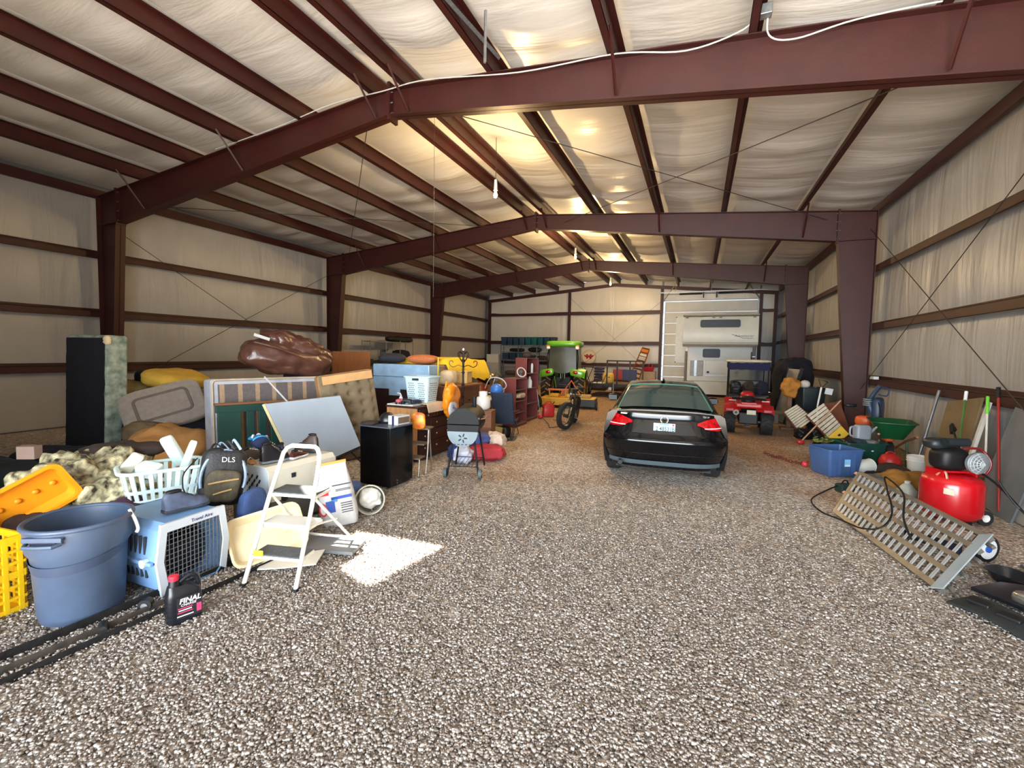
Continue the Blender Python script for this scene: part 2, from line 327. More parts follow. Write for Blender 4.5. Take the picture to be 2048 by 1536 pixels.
# added unseen roof opening: sheet with a cut-out shaped to cast the sun patch
hz = roof_z((hx0 + hx1) / 2) + .02
cx, cy = sum(p.x for p in hole) / len(hole), sum(p.y for p in hole) / len(hole)
inner = sorted(hole, key=lambda p: atan2(p.y - cy, p.x - cx))
outer = []
for p in inner:
    d = Vector((p.x - cx, p.y - cy, 0)).normalized(); outer.append(Vector((cx, cy, 0)) + d * 1.35)
k = len(inner); rm = MB(); rm.add([(p.x, p.y, hz) for p in inner] + [(p.x, p.y, hz) for p in outer], [(i, (i + 1) % k, k + (i + 1) % k, k + i) for i in range(k)]); rm.build('sun_cutout_sheet', sheet, ce)
for i in range(4):
    for j in range(len(PX) - 1):
        x0, x1 = PX[j], PX[j + 1]; y0, y1 = bays[i], bays[i + 1]
        if i == 0 and x0 < cx < x1: y0 = 2.6
        sag = .12 if abs(x1 - x0) > 1 else .03
        def fn(u, v, x0=x0, x1=x1, y0=y0, y1=y1):
            x = x0 + (x1 - x0) * u; y = y0 + (y1 - y0) * v
            rp = abs(sin(y * 2.1 + 3 * mnoise.noise(Vector((x0, y * .35, 2)))))
            s = sin(pi * u) * (sag + .05 * mnoise.noise(Vector((x0 * 3, y * 1.3, 5))) - .055 * rp ** 2)
            # pulled up tight where the sheet crosses a frame
            return (x, y, roof_z(x) - s)
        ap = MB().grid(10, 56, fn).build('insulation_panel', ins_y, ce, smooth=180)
# ---- steel
def frame(y, n, label, full=True):
    t = thing('portal_frame', label, 'steel frame', (0, y, 0), kind='structure')
    fl_, wt = .11, .012
    for sgn, xo in ((1, XL), (-1, XR)):
        kx = xo + sgn * .80; bx = xo + sgn * .40; kz = 4.93
        zt = rafter_top(xo); zi = rafter_top(kx)
        c = MB().plate([(xo, 0), (bx, 0), (kx, kz), (kx, zi), (xo, zt)], -wt, wt)
        c.plate([(xo, 0), (xo + sgn * .016, 0), (xo + sgn * .016, zt), (xo, zt)], -fl_, fl_)
        c.plate([(bx - sgn * .016, 0), (bx, 0), (kx, kz), (kx - sgn * .016, kz)], -fl_, fl_)
        c.plate([(xo, kz), (kx, kz), (kx, kz + .016), (xo, kz + .016)], -fl_, fl_)
        c.plate([(kx - sgn * .02, kz), (kx, kz), (kx, zi + .04), (kx - sgn * .02, zi + .04)], -fl_, fl_)
        c.plate([(xo, zt - .016), (xo, zt), (kx, zi), (kx, zi - .016)], -fl_, fl_)
        c.box((xo + sgn * .2, 0, .01), (.46, .3, .02)); c.build('column', steel, t)
        r = MB(); zb = 5.97
        r.plate([(kx, kz), (kx, zi), (XM, rafter_top(XM)), (XM, zb)], -wt, wt)
        r.plate([(kx, kz), (kx, kz + .016), (XM, zb + .016), (XM, zb)], -fl_, fl_)
        r.plate([(kx, zi), (kx, zi - .016), (XM, rafter_top(XM) - .016), (XM, rafter_top(XM))], -fl_, fl_)
        r.box((kx + sgn * .012, 0, (kz + zi) / 2), (.02, .22, zi - kz + .08)); r.build('rafter', steel, t)
        for k in range(4):
            z = kz + .06 + k * (zi - kz - .12) / 3
            for dy in (-.07,): MB().cyl((kx - sgn * .045, dy, z), (kx + sgn * .05, dy, z), .012, n=6).build('bolt', galv, t)
    MB().box((XM - .014, 0, 6.19), (.024, .24, .62)).box((XM + .014, 0, 6.19), (.024, .24, .62)).build('ridge_plate', steel, t)
    for k in range(3): MB().cyl((XM - .06, -.07, 6.0 + k * .17), (XM + .06, -.07, 6.0 + k * .17), .012, n=6).build('bolt', galv, t)
    for px in (PX[1], PX[3], PX[5], PX[6], PX[8], PX[10]):
        f = abs(px - XM) / 7.9; zb = 5.97 - (5.97 - 4.95) * f * .98 + .05; zp = rafter_top(px) + .04
        MB().tube([(px + .03, -.07, zb), (px + .03, -.62, zp)], .022, 4).build('flange_brace', steel, t)
    return t
frame(YF[0], 1, 'big red steel portal frame nearest the camera, its ridge joint above the bulbs')
frame(YF[1], 2, 'middle red steel portal frame, its right column beside the blue backpack blower')
frame(YF[2], 3, 'farthest free-standing red steel portal frame, in front of the camper')
frame(Y0, 0, 'red steel portal frame directly above the open doorway behind the viewer')
ordn = ['first', 'second', 'third', 'fourth', 'fifth', 'sixth']
def zsec(y0, y1, h=.25):
    """lipped Z purlin along y"""
    m = MB(); m.bb(-.004, .004, y0, y1, 0, h); m.bb(-.095, .004, y0, y1, 0, .006); m.bb(-.004, .085, y0, y1, h - .006, h); m.bb(-.095, -.089, y0, y1, 0, .025); return m
zp = None
for j, x in enumerate(PX[1:-1]):
    side = 'left' if x < XM else 'right'; n = (4 - j) if side == 'left' else (j - 5)
    o = zsec(Y0, YE).build('roof_purlin', steel); o.location = (x, 0, rafter_top(x) + .002); tag(o, f'{ordn[n]} red steel roof purlin {side} of the ridge', 'purlin', 'roof purlins', 'structure')
for side, x, s in (('left', XL - .02, 1), ('right', XR + .02, -1)):
    m = MB(); m.bb(-.09, .0, Y0, YE, 0, .22) if s > 0 else m.bb(0, .09, Y0, YE, 0, .22)
    o = m.build('eave_strut', steel, bevel=.01); o.location = (x, 0, 5.60); tag(o, f'dark steel eave strut along the top of the {side} wall', 'strut', None, 'structure')
for side, x, s in (('left', XL, -1), ('right', XR, 1)):
    for k, z in enumerate(GZ):
        m = MB(); m.bb(min(0, s * .2), max(0, s * .2), Y0, YE, -.004, .004); m.bb(min(0, s * .008), max(0, s * .008), Y0, YE, -.15, .004); m.bb(min(0, s * .03), max(0, s * .03), Y0, YE, -.15, -.144); m.bb(min(s * .19, s * .2), max(s * .19, s * .2), Y0, YE, 0, .07)
        o = m.build('wall_girt', steel); o.location = (x, 0, z + .06); tag(o, f'{["lowest", "middle", "highest"][k]} red steel girt along the {side} wall', 'girt', 'side wall girts', 'structure')
for k, z in enumerate(EZ[1:]):
    for a, (x0, x1) in enumerate(EC):
        m = MB(); m.bb(x0, x1, 0, .2, -.004, .004); m.bb(x0, x1, 0, .008, -.17, .004); m.bb(x0, x1, .19, .2, 0, .07)
        o = m.build('end_wall_girt', steel); o.location = (0, YE, z + .05)
        tag(o, f'{["lowest", "middle", "highest"][k]} girt on the {["left bay of the end wall above the tote shelf", "centre bay of the end wall behind the wooden ladder", "narrow strip right of the overhead door"][a]}', 'girt', 'end wall girts', 'structure')
for x, lb in ((XL + .1, 'slim steel corner column at the left end of the end wall'), (-7.9, 'slim steel column of the end wall behind the tractor'), (DX0 - .1, 'steel jamb column left of the overhead door'), (DX1 + .08, 'steel jamb column right of the overhead door'), (XR - .1, 'slim steel corner column at the right end of the end wall')):
    h = rafter_top(x) - .02
    m = MB(); m.bb(-.075, .075, -.1, -.088, 0, h); m.bb(-.075, .075, .088, .1, 0, h); m.bb(-.006, .006, -.1, .1, 0, h)
    o = m.build('end_wall_column', steel); o.location = (x, YE + .06, 0); tag(o, lb, 'column', None, 'structure')
m = MB()
for sgn, xo in ((1, XL), (-1, XR)): m.plate([(xo, rafter_top(xo) - .2), (xo, rafter_top(xo)), (XM, rafter_top(XM)), (XM, rafter_top(XM) - .2)], -.05, .05)
o = m.build('end_wall_rafter', steel); o.location = (0, YE - .02, 0); tag(o, 'shallow red rafter running along the top of the end wall', 'rafter', None, 'structure')
# bracing rods
rod_m = mat('bracing_rod', (70, 66, 62), .5, .5)
def rod(a, b, label, r=.008, sagz=0.): solo(MB().tube([a, b], r, 6), 'bracing_rod', rod_m, label, 'rod', group='diagonal bracing rods')
xl, xr = XL + .12, XR - .12
rod((xl + .05, YF[0], 5.0), (xl + .05, YF[1], .8), 'bracing rod falling to the right across the left wall'); rod((xl, YF[0], .8), (xl, YF[1], 5.0), 'bracing rod rising to the right across the left wall')
rod((xr, YF[0], 5.3), (xr, YF[1], 1.2), 'bracing rod on the right wall falling toward the far column'); rod((xr, YF[0], .6), (xr, YF[1], 5.2), 'bracing rod on the right wall rising toward the far column')
rod((XM + .5, YF[0], 6.1), (xr - .9, YF[1], 5.5), 'roof bracing rod on the right slope running from the near ridge to the far eave'); rod((xr - .6, YF[0], 5.4), (XM + .9, YF[1], 6.1), 'roof bracing rod on the right slope running from the near eave to the far ridge')
rod((XM - .5, YF[0], 6.1), (xl + .9, YF[1], 5.5), 'roof bracing rod on the left slope running from the near ridge to the far eave'); rod((xl + .6, YF[0], 5.4), (XM - .9, YF[1], 6.1), 'roof bracing rod on the left slope running from the near eave to the far ridge')
rod((-7.85, YE - .02, 5.6), (-2.22, YE - .02, .5), 'end wall bracing rod falling to the right'); rod((-7.85, YE - .05, .5), (-2.22, YE - .05, 5.2), 'end wall bracing rod rising to the right')
# ---- overhead door in the end wall: separate sections, daylight in the joint at its left edge
doorm = mat('overhead_door_white', (206, 209, 208), .5, 0, .04, 3, bump=.05, bs=30)
d = d_door = thing('door_1', 'white sectional overhead door behind the camper', 'door', (0, YE + .36, 0), kind='structure')
for k in range(8):
    z0 = .03 + k * .65
    mb = MB().bb(DX0 + .075, DX1 - .02, -.03, .02, z0, z0 + .638)
    for r_ in (.2, .42): mb.bb(DX0 + .10, DX1 - .05, -.034, -.03, z0 + r_, z0 + r_ + .01)
    mb.build('section', doorm, d, bevel=.006)
    MB().bb(DX0 - .02, DX0 + .1, -.055, -.03, z0 - .02, z0 + .02).build('hinge', galv, d)
MB().bb(DX1 - .06, DX1 - .0, -.16, -.04, 0, DZ + .1).build('track', galv, d); MB().bb(DX0 - .06, DX0 - .02, -.16, -.04, 0, DZ + .1).build('track', galv, d)
MB().bb(DX0 - .05, DX1 + .05, -.1, -.05, DZ - .05, DZ + .04).build('header_seal', galv, d)
sp = thing('door_torsion_spring', 'black torsion spring shaft mounted above the overhead door', 'spring shaft', (0, YE - .02, 5.62), kind='structure')
blk = mat('black_steel', (24, 24, 26), .5, .3)
MB().cyl((DX0, 0, 0), (DX1, 0, 0), .02, n=8).build('shaft', galv, sp)
for a, b in ((-1.2, .05), (.9, 2.3)): MB().cyl((a, 0, 0), (b, 0, 0), .055, n=10).build('spring', blk, sp)
for a in (.12, .82): MB().box((a, .02, .0), (.06, .06, .5)).build('bracket', blk, sp)
for s, x in ((-1, DX0), (1, DX1)):
    solo(MB().tube([(x, YE - .1, 5.2), (-1.25 if s < 0 else 2.30, YE - 1.9, rafter_top(-1.25 if s < 0 else 2.30) + .02)], .03, 4), 'track_hanger', galv, f'galvanised angle bracing the {"left" if s < 0 else "right"} track of the overhead door', 'bracket')
t = thing('track_support', 'galvanised cross bar hung under the roof before the overhead door', 'support bar'); MB().bb(DX0 + .02, DX1 - .02, YE - 3.4, YE - 3.36, 5.28, 5.33).build('cross_bar', galv, t); [MB().cyl((x, YE - 3.38, 5.3), (x, YE - 3.38, rafter_top(x) + .02), .012, n=6).build('drop_rod', galv, t) for x in (-1.25, .47, 2.30)]
# ---- hanging bulbs, wiring
bulbm = mat('lit_bulb_glass', (255, 214, 140), .2, 0, 0, emit=(255, 196, 96), es=60)
white = mat('white_plastic', (222, 222, 218), .4, 0, .04, 8)
for k, (x, y, bz) in enumerate(((-4.2, 9.28, 5.44), (-4.3, 16.7, 5.56), (-4.3, 23.97, 5.62))):
    t = thing('hanging_bulb', f'bare lit bulb below the ridge, {["nearest the camera", "in the middle bay", "farthest, by the end wall"][k]}', 'bulb', (x, y, bz), group='bare ridge bulbs')
    MB().cyl((0, 0, .28), (0, 0, rafter_top(x) + .3 - bz), .006, n=6).build('cord', rod_m, t); MB().cyl((0, 0, .05), (0, 0, .28), .045, .03, 10).build('socket', white, t, smooth=40)
    MB().lathe([(.012, .06), (.02, .03), (.035, -.01), (.042, -.05), (.03, -.09), (.01, -.105)], 14).build('glass', bulbm, t, smooth=180)
    lamp('bulb_light', 'POINT', (x, y, bz - .16), (150, 250, 260)[k], (1, .69, .33), shadow_soft_size=.06)
cable = mat('white_cable', (196, 196, 190), .5, 0, .03)
def rz(x, o=0): return rafter_top(x) + o
pts = [(-9.3, YF[0] - .14, rz(-9.3, .02)), (-7.6, YF[0] - .14, rz(-7.6, .0)), (-6.2, YF[0] - .14, rz(-6.2, .04)), (-5.1, YF[0] - .14, rz(-5.1, -.06)), (-4.2, YF[0] - .14, rz(-4.2, .0)), (-2.6, YF[0] - .14, rz(-2.6, -.09)), (-1.2, YF[0] - .14, rz(-1.2, -.03)), (-.3, YF[0] - .14, rz(-.3, -.12)), (.35, YF[0] - .16, rz(.3, .02)), (.45, YF[0] - .3, rz(.4, .12))]
solo(MB().tube(smooth_path(pts), .010, 6), 'wall_cable', cable, 'white electric cable strung along the top of the nearest frame', 'cable')
pts = [(.6, YF[0] - .3, rz(.5, .14)), (.62, YF[0] - .18, rz(.6, -.1)), (.9, YF[0] - .14, rz(.9, -.16)), (1.5, YF[0] - .14, rz(1.5, -.04)), (2.4, YF[0] - .14, rz(2.4, .02)), (3.2, YF[0] - .14, rz(3.2, -.03))]
solo(MB().tube(smooth_path(pts), .010, 6), 'wall_cable', cable, 'white electric cable looping right from the junction box on the nearest frame', 'cable')
solo(MB().box((.53, YF[0] - .3, rz(.5, .1)), (.2, .12, .12)), 'junction_box', galv, 'small grey junction box above the nearest frame', 'box', bevel=.008)
solo(MB().tube([(-4.2, YF[0] + .1, 6.5), (-4.2, YF[0] + .1, 2.9)], .003, 5), 'pull_line', rod_m, 'thin pull cord hanging below the nearest frame', 'cord')
hg = thing('door_track_hanger', 'galvanised angle iron hung from the roof above the driveway', 'bracket', (0, 0, 0))
MB().tube([(-2.9, 6.45, 6.35), (-3.15, 4.0, 6.3)], .035, 4).build('angle_bar', galv, hg); MB().tube([(-2.62, 5.4, 6.25), (-2.62, 5.4, 5.62)], .02, 4).build('drop_bar', galv, hg)
# ================================================================ left side, near things
def loop(w, d, r, z, cx=0, cy=0, n=4): return [(cx + x, cy + y, z) for x, y in rrect(w, d, r, n)]
def loft(prof, n=4, cap0=True, cap1=True):
    """rounded-rectangle sections: (w, d, r, z)"""
    return MB().ring([loop(w, d, r, z, n=n) for w, d, r, z in prof], cap0, cap1)
def tub(t, w0, d0, w1, d1, h, m, r=.05, th=.006, rim=.02, name='body', rimname='rim'):
    """open tapered container with a rolled rim, base w0 x d0, top w1 x d1"""
    b = MB().ring([loop(w0 - .03, d0 - .03, r * .8, 0), loop(w0, d0, r, .02), loop(w1, d1, r, h), loop(w1 - 2 * th, d1 - 2 * th, r, h), loop(w0 - 2 * th, d0 - 2 * th, r, .02)]).build(name, m, t, smooth=40)
    MB().tube([Vector(p) for p in loop(w1 + rim, d1 + rim, r + rim / 2, h - .01, n=5)], rim * .55, 6, closed=True).build(rimname, m, t, smooth=60)
    return b
blueg = mat('blue_grey_plastic', (66, 80, 102), .42, 0, .12, 4, bump=.05, bs=25)
t = thing('trash_can', 'large round blue-grey plastic trash can in the near left corner', 'trash can', (-4.14, 1.81, 0))
MB().lathe([(.20, 0), (.235, .012), (.247, .06), (.272, .49), (.296, .53), (.304, .70), (.296, .705), (.288, .70), (.262, .5), (.23, .03), (.0, .02)], 40, cap0=True, cap1=False).build('body', blueg, t, smooth=40)
MB().tube(arc((0, 0, .705), .305, 0, 351, 39, 'xy'), .017, 8, closed=True).build('rim', blueg, t, smooth=70)
for a in (-62, 118):
    c, s = cos(R(a)), sin(R(a)); g = MB().at((0, 0, 0), (0, 0, R(a)))
    g.tube([(.297, -.11, .63), (.345, -.09, .625), (.352, 0, .625), (.345, .09, .625), (.297, .11, .63)], .013, 6).box((.305, 0, .66), (.02, .25, .03)).build('handle', blueg, t, smooth=50)
    MB().at((0, 0, 0), (0, 0, R(a))).box((.3, 0, .635), (.012, .16, .045)).build('handle_recess', mat('shadow_blue', (28, 36, 60), .7, 0, 0), t)
# slanted moulded band under the rim
MB().ring([[((.262 + .022 * (z - .40) / .12) * cos(a), (.262 + .022 * (z - .4) / .12) * sin(a), z - .05 * cos(a + 1.2)) for a in [2 * pi * i / 40 for i in range(40)]] for z in (.43, .5)], False, False).build('moulded_band', mat('dark_blue_grey_plastic', (52, 64, 86), .5, 0, .1), t, smooth=60)
solo(MB().tube(smooth_path([(-3.93, 2.02, .735), (-3.9, 2.04, .66), (-3.9, 2.06, .58), (-3.905, 2.05, .55)]), .012, 5), 'webbing_strap', white, 'short white strap hanging over the rim of the trash can', 'strap')
# ---- yellow slotted crate with an orange tray standing in it
yel = mat('yellow_crate_plastic', (236, 190, 24), .4, 0, .06); orn = mat('orange_yellow_plastic', (226, 142, 22), .4, 0, .08)
t = thing('plastic_crate', 'bright yellow slotted plastic crate at the left edge behind the trash can', 'crate', (-4.82, 1.43, 0), R(6))
W, D, Hh = .56, .40, .56
for s in (-1, 1):
    for k in range(6): MB().box((-W / 2 + .03 + k * (W - .06) / 5, s * D / 2, Hh / 2), (.028, .02, Hh)).build('slat', yel, t)
    for k in range(5): MB().box((s * W / 2, -D / 2 + .03 + k * (D - .06) / 4, Hh / 2), (.02, .028, Hh)).build('slat', yel, t)
for k in range(7):
    z = .015 + k * (Hh - .03) / 6; hh = .05 if k in (0, 3, 6) else .02
    m = MB()
    for s in (-1, 1): m.box((0, s * D / 2, z), (W, .018, hh)); m.box((s * W / 2, 0, z), (.018, D, hh))
    m.build('band', yel, t)
MB().box((0, 0, .01), (W - .02, D - .02, .015)).build('base', yel, t)
_x = Vector((.30, .82, .48)).normalized(); _z = Vector((.80, -.45, -.40)); _z = (_z - _x * _z.dot(_x)).normalized(); _y = _z.cross(_x)
t = thing('plastic_tray', 'orange plastic tray tipped up behind the trash can', 'tray', (-5.16, 1.90, .70), rot=Matrix((_x, _y, _z)).transposed().to_euler())
MB().ring([loop(.50, .30, .05, 0), loop(.55, .35, .06, .10), loop(.61, .41, .07, .10), loop(.61, .41, .07, .09), loop(.535, .335, .06, .09), loop(.48, .28, .05, .01)]).build('pan', orn, t, smooth=40)
for k in range(4): MB().at((-.18 + k * .12, 0, .02)).blob((.05, .05, .03), 1, 1, nu=8, nv=6).build('stud', orn, t, smooth=180)
# ---- dark cloth heap in the left corner
navy = mat('navy_cloth', (20, 26, 44), .9, 0, .3, 3, bump=.5, bs=12); teal = mat('dark_teal_cloth', (24, 40, 50), .9, 0, .3, 3, bump=.5, bs=12); brownc = mat('brown_cloth', (92, 72, 54), .9, 0, .25, 6, bump=.5, bs=14)
camo = mat('camouflage_cloth', (56, 46, 30), .9, 0, 0, 15, bump=.9, bs=18, col2=(206, 196, 156), detail=2)
dkb = mat('dark_brown_cloth', (52, 40, 34), .9, 0, .3, 8, bump=.6, bs=14)
def soft(name, m, label, cat, loc, d, rz=0, e=(.7, .7), nz=.04, fq=3., seed=1, rot=None, group=None, nu=36, nv=20, parent=None, zmin=None, rg=.4):
    mb = MB().blob(d, e[0], e[1], nz, fq, seed, max(nu, 52), max(nv, 30), zmin, rg)
    if parent is not None: return mb.build(name, m, parent, smooth=180, loc=loc, rot=rot or (0, 0, rz))
    return solo(mb, name, m, label, cat, loc, rz, group, rot, smooth=180)
soft('tarp_bundle', navy, 'dark navy tarp heaped along the left wall', 'tarp', (-10.1, 2.1, .30), (2.3, 2.3, .74), .1, (.8, .7), .12, 1.6, 3)
soft('tarp_bundle', teal, 'dark teal blanket heap in front of the navy tarp', 'blanket', (-8.0, 2.35, .27), (1.45, 1.4, .62), .2, (.8, .7), .10, 2.0, 5)
soft('tarp_bundle', navy, 'black bag lying at the foot of the standing mattress', 'bag', (-9.35, 3.8, .17), (1.2, .7, .38), .4, (.8, .7), .06, 2.5, 9)
soft('camo_clothing', camo, 'heap of camouflage hunting clothes behind the trash can', 'clothes', (-5.55, 2.50, .40), (1.2, 1.05, .98), .4, (.8, .8), .15, 5.5, 6, nu=80, nv=46)
soft('dark_jacket', dkb, 'dark brown jacket laid over the camouflage clothes', 'jacket', (-5.62, 2.86, .86), (.75, .34, .16), .9, (.8, .8), .05, 5, 2, nu=44)
soft('dark_jacket', dkb, 'dark rumpled coat under the orange tray', 'coat', (-5.2, 1.98, .36), (.6, .5, .36), .6, (.8, .8), .07, 4, 7)
soft('camo_clothing', camo, 'camouflage bag at the left edge above the orange tray', 'bag', (-6.9, 2.0, .56), (.5, .5, .62), .4, (.8, .8), .08, 4, 12)
soft('fleece_blanket', mat('plum_cloth', (70, 34, 58), .9, 0, .3, 6, bump=.5), 'small plum cloth tucked between the trash can and the basket', 'cloth', (-4.85, 2.42, .4), (.34, .4, .36), .3, (.8, .8), .05, 4, 4)
solo(loft([(.17, .10, .005, 0), (.17, .10, .005, .13)]), 'cardboard_box', mat('pinkish_cardboard', (150, 128, 118), .85, 0, .08), 'small pinkish grey box on the camouflage heap', 'box', (-6.3, 2.36, .80), .5)
# wire cage at the foot of the mattress
t = thing('wire_cage', 'low grey wire cage at the foot of the standing mattress', 'cage', (-8.0, 3.72, .0), .35)
wire = mat('dull_wire', (122, 116, 106), .5, .5, .1)
MB().bb(-.28, .28, -.32, .32, .30, .312).build('lid', wire, t)
for i in range(13):
    x = -.27 + i * .045; MB().cyl((x, -.31, 0), (x, -.31, .3), .004, n=4).build('wire', wire, t); y = -.31 + i * .0517; MB().cyl((.27, y, 0), (.27, y, .3), .004, n=4).build('wire', wire, t)
# ---- white laundry basket with loose plastic parts
aqua = mat('pale_aqua_plastic', (214, 234, 234), .35, 0, .04)
t = thing('laundry_basket', 'white slatted laundry basket full of plastic parts behind the blue pet carrier', 'basket', (-4.82, 2.78, .46), R(66))
MB().bb(-.27, .27, -.17, .17, 0, .012).build('base', aqua, t)
MB().tube([Vector(p) for p in loop(.70, .50, .12, .34, n=6)], .022, 8, closed=True, flat=.8).build('rim', aqua, t, smooth=60)
MB().tube([Vector(p) for p in loop(.575, .38, .09, .06, n=6)], .012, 6, closed=True).build('band', aqua, t, smooth=60)
L0, L1 = loop(.56, .36, .08, .01, n=6), loop(.69, .49, .115, .335, n=6)
def along(lp, n):
    P = [Vector(p) for p in lp]; seg = [(P[(i + 1) % len(P)] - P[i]).length for i in range(len(P))]; T = sum(seg); out = []
    for k in range(n):
        s = T * k / n; i = 0
        while s > seg[i]: s -= seg[i]; i += 1
        out.append(P[i].lerp(P[(i + 1) % len(P)], s / seg[i]))
    return out
NS = 30
for k in range(NS):
    f0, f1 = along(L0, NS * 4), along(L1, NS * 4)
    a0, a1, b0, b1 = f0[(4 * k - 1) % (NS * 4)], f0[4 * k + 1], f1[(4 * k - 1) % (NS * 4)], f1[4 * k + 1]; o_ = ((a0 + a1) / 2 * .03).xy.to_3d()
    MB().ring([[a0, a1, a1 - o_, a0 - o_], [b0, b1, b1 - o_, b0 - o_]]).build('slat', aqua, t)
MB().ring([loop(.612, .41, .095, .135, n=6), loop(.63, .43, .10, .17, n=6)], False, False).build('middle_band', aqua, t, smooth=60)
solo(MB().lathe([(.26, 0), (.3, .02), (.26, .45), (.0, .46)], 20), 'round_stool', mat('tan_plastic', (150, 138, 118), .6), 'tan drum stool under the white laundry basket', 'stool', (-4.82, 2.78, 0), smooth=40)
for k, (x, y, z, d, r) in enumerate(((-4.95, 2.96, .9, (.12, .07, .34), (.3, -.3, .4)), (-4.78, 3.0, .86, (.07, .03, .32), (-.1, .35, .9)), (-5.0, 2.6, .84, (.11, .05, .28), (.7, .5, 1.2)), (-4.75, 2.62, .80, (.2, .14, .12), (.3, .2, .4)))):
    solo(MB().blob(d, .3, .3, nu=20, nv=10), 'plastic_duct', aqua if k != 2 else mat('off_white_plastic', (216, 212, 196), .4), ['tall pale aqua plastic piece sticking up from the laundry basket', 'thin white plastic channel leaning in the laundry basket', 'off-white plastic chute leaning out of the near end of the laundry basket', 'small aqua plastic box in the laundry basket'][k], 'plastic part', (x, y, z), rot=r, smooth=180)
# ---- pet carriers
def half_shell(w0, w1, z0, z1, dep, th=.012):
    """half of a hollow carrier: outline in x-z from (w0 at z0) to (w1 at z1), capped at z1, depth along +y"""
    s = 1 if z1 > z0 else -1; c = .05
    o = [(-w0 / 2, z0), (-w1 / 2, z1 - s * c), (-w1 / 2 + c, z1), (w1 / 2 - c, z1), (w1 / 2, z1 - s * c), (w0 / 2, z0)]
    i = [(w0 / 2 - th, z0), (w1 / 2 - th, z1 - s * (c + .004)), (w1 / 2 - c, z1 - s * th), (-w1 / 2 + c, z1 - s * th), (-w1 / 2 + th, z1 - s * (c + .004)), (-w0 / 2 + th, z0)]
    m = MB().plate(o + i, 0, dep); m.plate(o, dep - .012, dep); return m
ltb = mat('light_blue_plastic', (112, 150, 196), .4, 0, .06); pgy = mat('pale_grey_plastic', (190, 198, 206), .4, 0, .05); wirem = mat('grey_wire', (120, 122, 122), .4, .7)
dkslot = mat('vent_shadow', (40, 44, 52), .9, 0, 0)
t = thing('pet_carrier', 'light blue plastic pet carrier with a wire door, beside the trash can', 'pet carrier', (-3.80, 2.41, 0), R(92))
W = .60
up = half_shell(W, .52, .30, .585, .66).build('upper_shell', ltb, t, smooth=30); lo = half_shell(W, .50, .28, .0, .66).build('lower_shell', ltb, t, smooth=30)
MB().ring([loop(W + .05, .70, .04, .275, 0, .37), loop(W + .05, .70, .04, .305, 0, .37)], False, False).build('seam_flange', ltb, t, smooth=40); bpy.data.objects.remove(bpy.data.objects['seam_flange']); [MB().bb(s * (W / 2 - .005), s * (W / 2 + .028), .02, .68, .275, .305).build('seam_flange', ltb, t, bevel=.006) if s > 0 else MB().bb(-(W / 2 + .028), -(W / 2 - .005), .02, .68, .275, .305).build('seam_flange', ltb, t, bevel=.006) for s in (-1, 1)]
fr = MB().plate([(-.27, .02), (-.305, .29), (-.265, .59), (.265, .59), (.305, .29), (.27, .02), (.215, .06), (.25, .29), (.22, .52), (-.22, .52), (-.25, .29), (-.215, .06), (-.27, .02)], -.025, .0).build('door_frame', pgy, t)
dr = MB().tube([(-.215, -.01, .065), (-.235, -.01, .29), (-.215, -.01, .515), (.215, -.01, .515), (.235, -.01, .29), (.215, -.01, .065)], .006, 5, closed=True).build('wire_door', wirem, t)
for i in range(13): x = -.2 + i * .4 / 12; MB().cyl((x, -.012, .065), (x, -.012, .515), .0035, n=5).build('wire', wirem, dr)
for i in range(11): z = .09 + i * .4 / 10; MB().cyl((-.23, -.009, z), (.23, -.009, z), .0035, n=5).build('wire', wirem, dr)
for s in (-1,):
    for k in range(6):
        y = .14 + k * .055; MB().box((s * (W / 2 - .013), y, .40), (.012, .022, .16)).build('vent', dkslot, up); MB().box((s * (W / 2 - .02), y, .20), (.012, .022, .10)).build('vent', dkslot, lo)
for s in (-1, 1): MB().cyl((s * (W / 2 + .0), .1, .29), (s * (W / 2 + .04), .1, .29), .035, n=10).build('clamp', pgy, t)
text('Travel Aire', .04, mat('dark_blue_print', (40, 50, 110), .6, 0, 0), fr, (.06, -.027, .55), (R(90), 0, 0))
beige = mat('beige_plastic', (212, 208, 192), .4, 0, .05); dgrey = mat('dark_grey_plastic', (92, 92, 88), .5, 0, .1)
t = thing('pet_crate', 'large two-tone beige dog crate with shoes piled on top', 'dog crate', (-4.46, 3.46, 0), R(-4))
up = half_shell(.66, .60, .36, .70, .92).build('upper_shell', beige, t, smooth=30); lo = half_shell(.66, .62, .34, .0, .92).build('lower_shell', dgrey, t, smooth=30)
MB().ring([loop(.70, .96, .04, .335, 0, .46), loop(.70, .96, .04, .365, 0, .46), loop(.64, .9, .03, .365, 0, .46), loop(.64, .9, .03, .335, 0, .46)], False, False).build('seam_flange', beige, t, smooth=40)
ed = MB().plate([(-.32, .36), (-.295, .65), (-.25, .695), (.25, .695), (.295, .65), (.32, .36)], -.006, .01).build('end_panel', mat('bluish_white_plastic', (206, 214, 222), .35, 0, .05), t)
MB().plate([(-.32, .34), (-.30, .04), (-.26, .005), (.26, .005), (.30, .04), (.32, .34)], -.006, .01).build('lower_end_panel', dgrey, t)
for r_ in range(5):
    for c_ in range(5):
        x = -.22 + c_ * .085 + (r_ % 2) * .04; z = .40 + r_ * .045
        if x < .2: MB().at((x, -.008, z), (0, R(35), 0)).box((0, 0, 0), (.02, .008, .045)).build('vent', dkslot, ed)
for y in (.15, .75): MB().at((.345, y, .35)).cyl((0, 0, 0), (.02, 0, 0), .04, n=12).build('clamp', blk, t, smooth=40)
MB().at((.25, -.03, .36)).cyl((0, 0, 0), (0, .03, 0), .03, n=12).build('clamp', blk, t, smooth=40)
MB().at((.31, .30, .56)).box((0, 0, 0), (.02, .05, .05)).build('latch', navy, t)
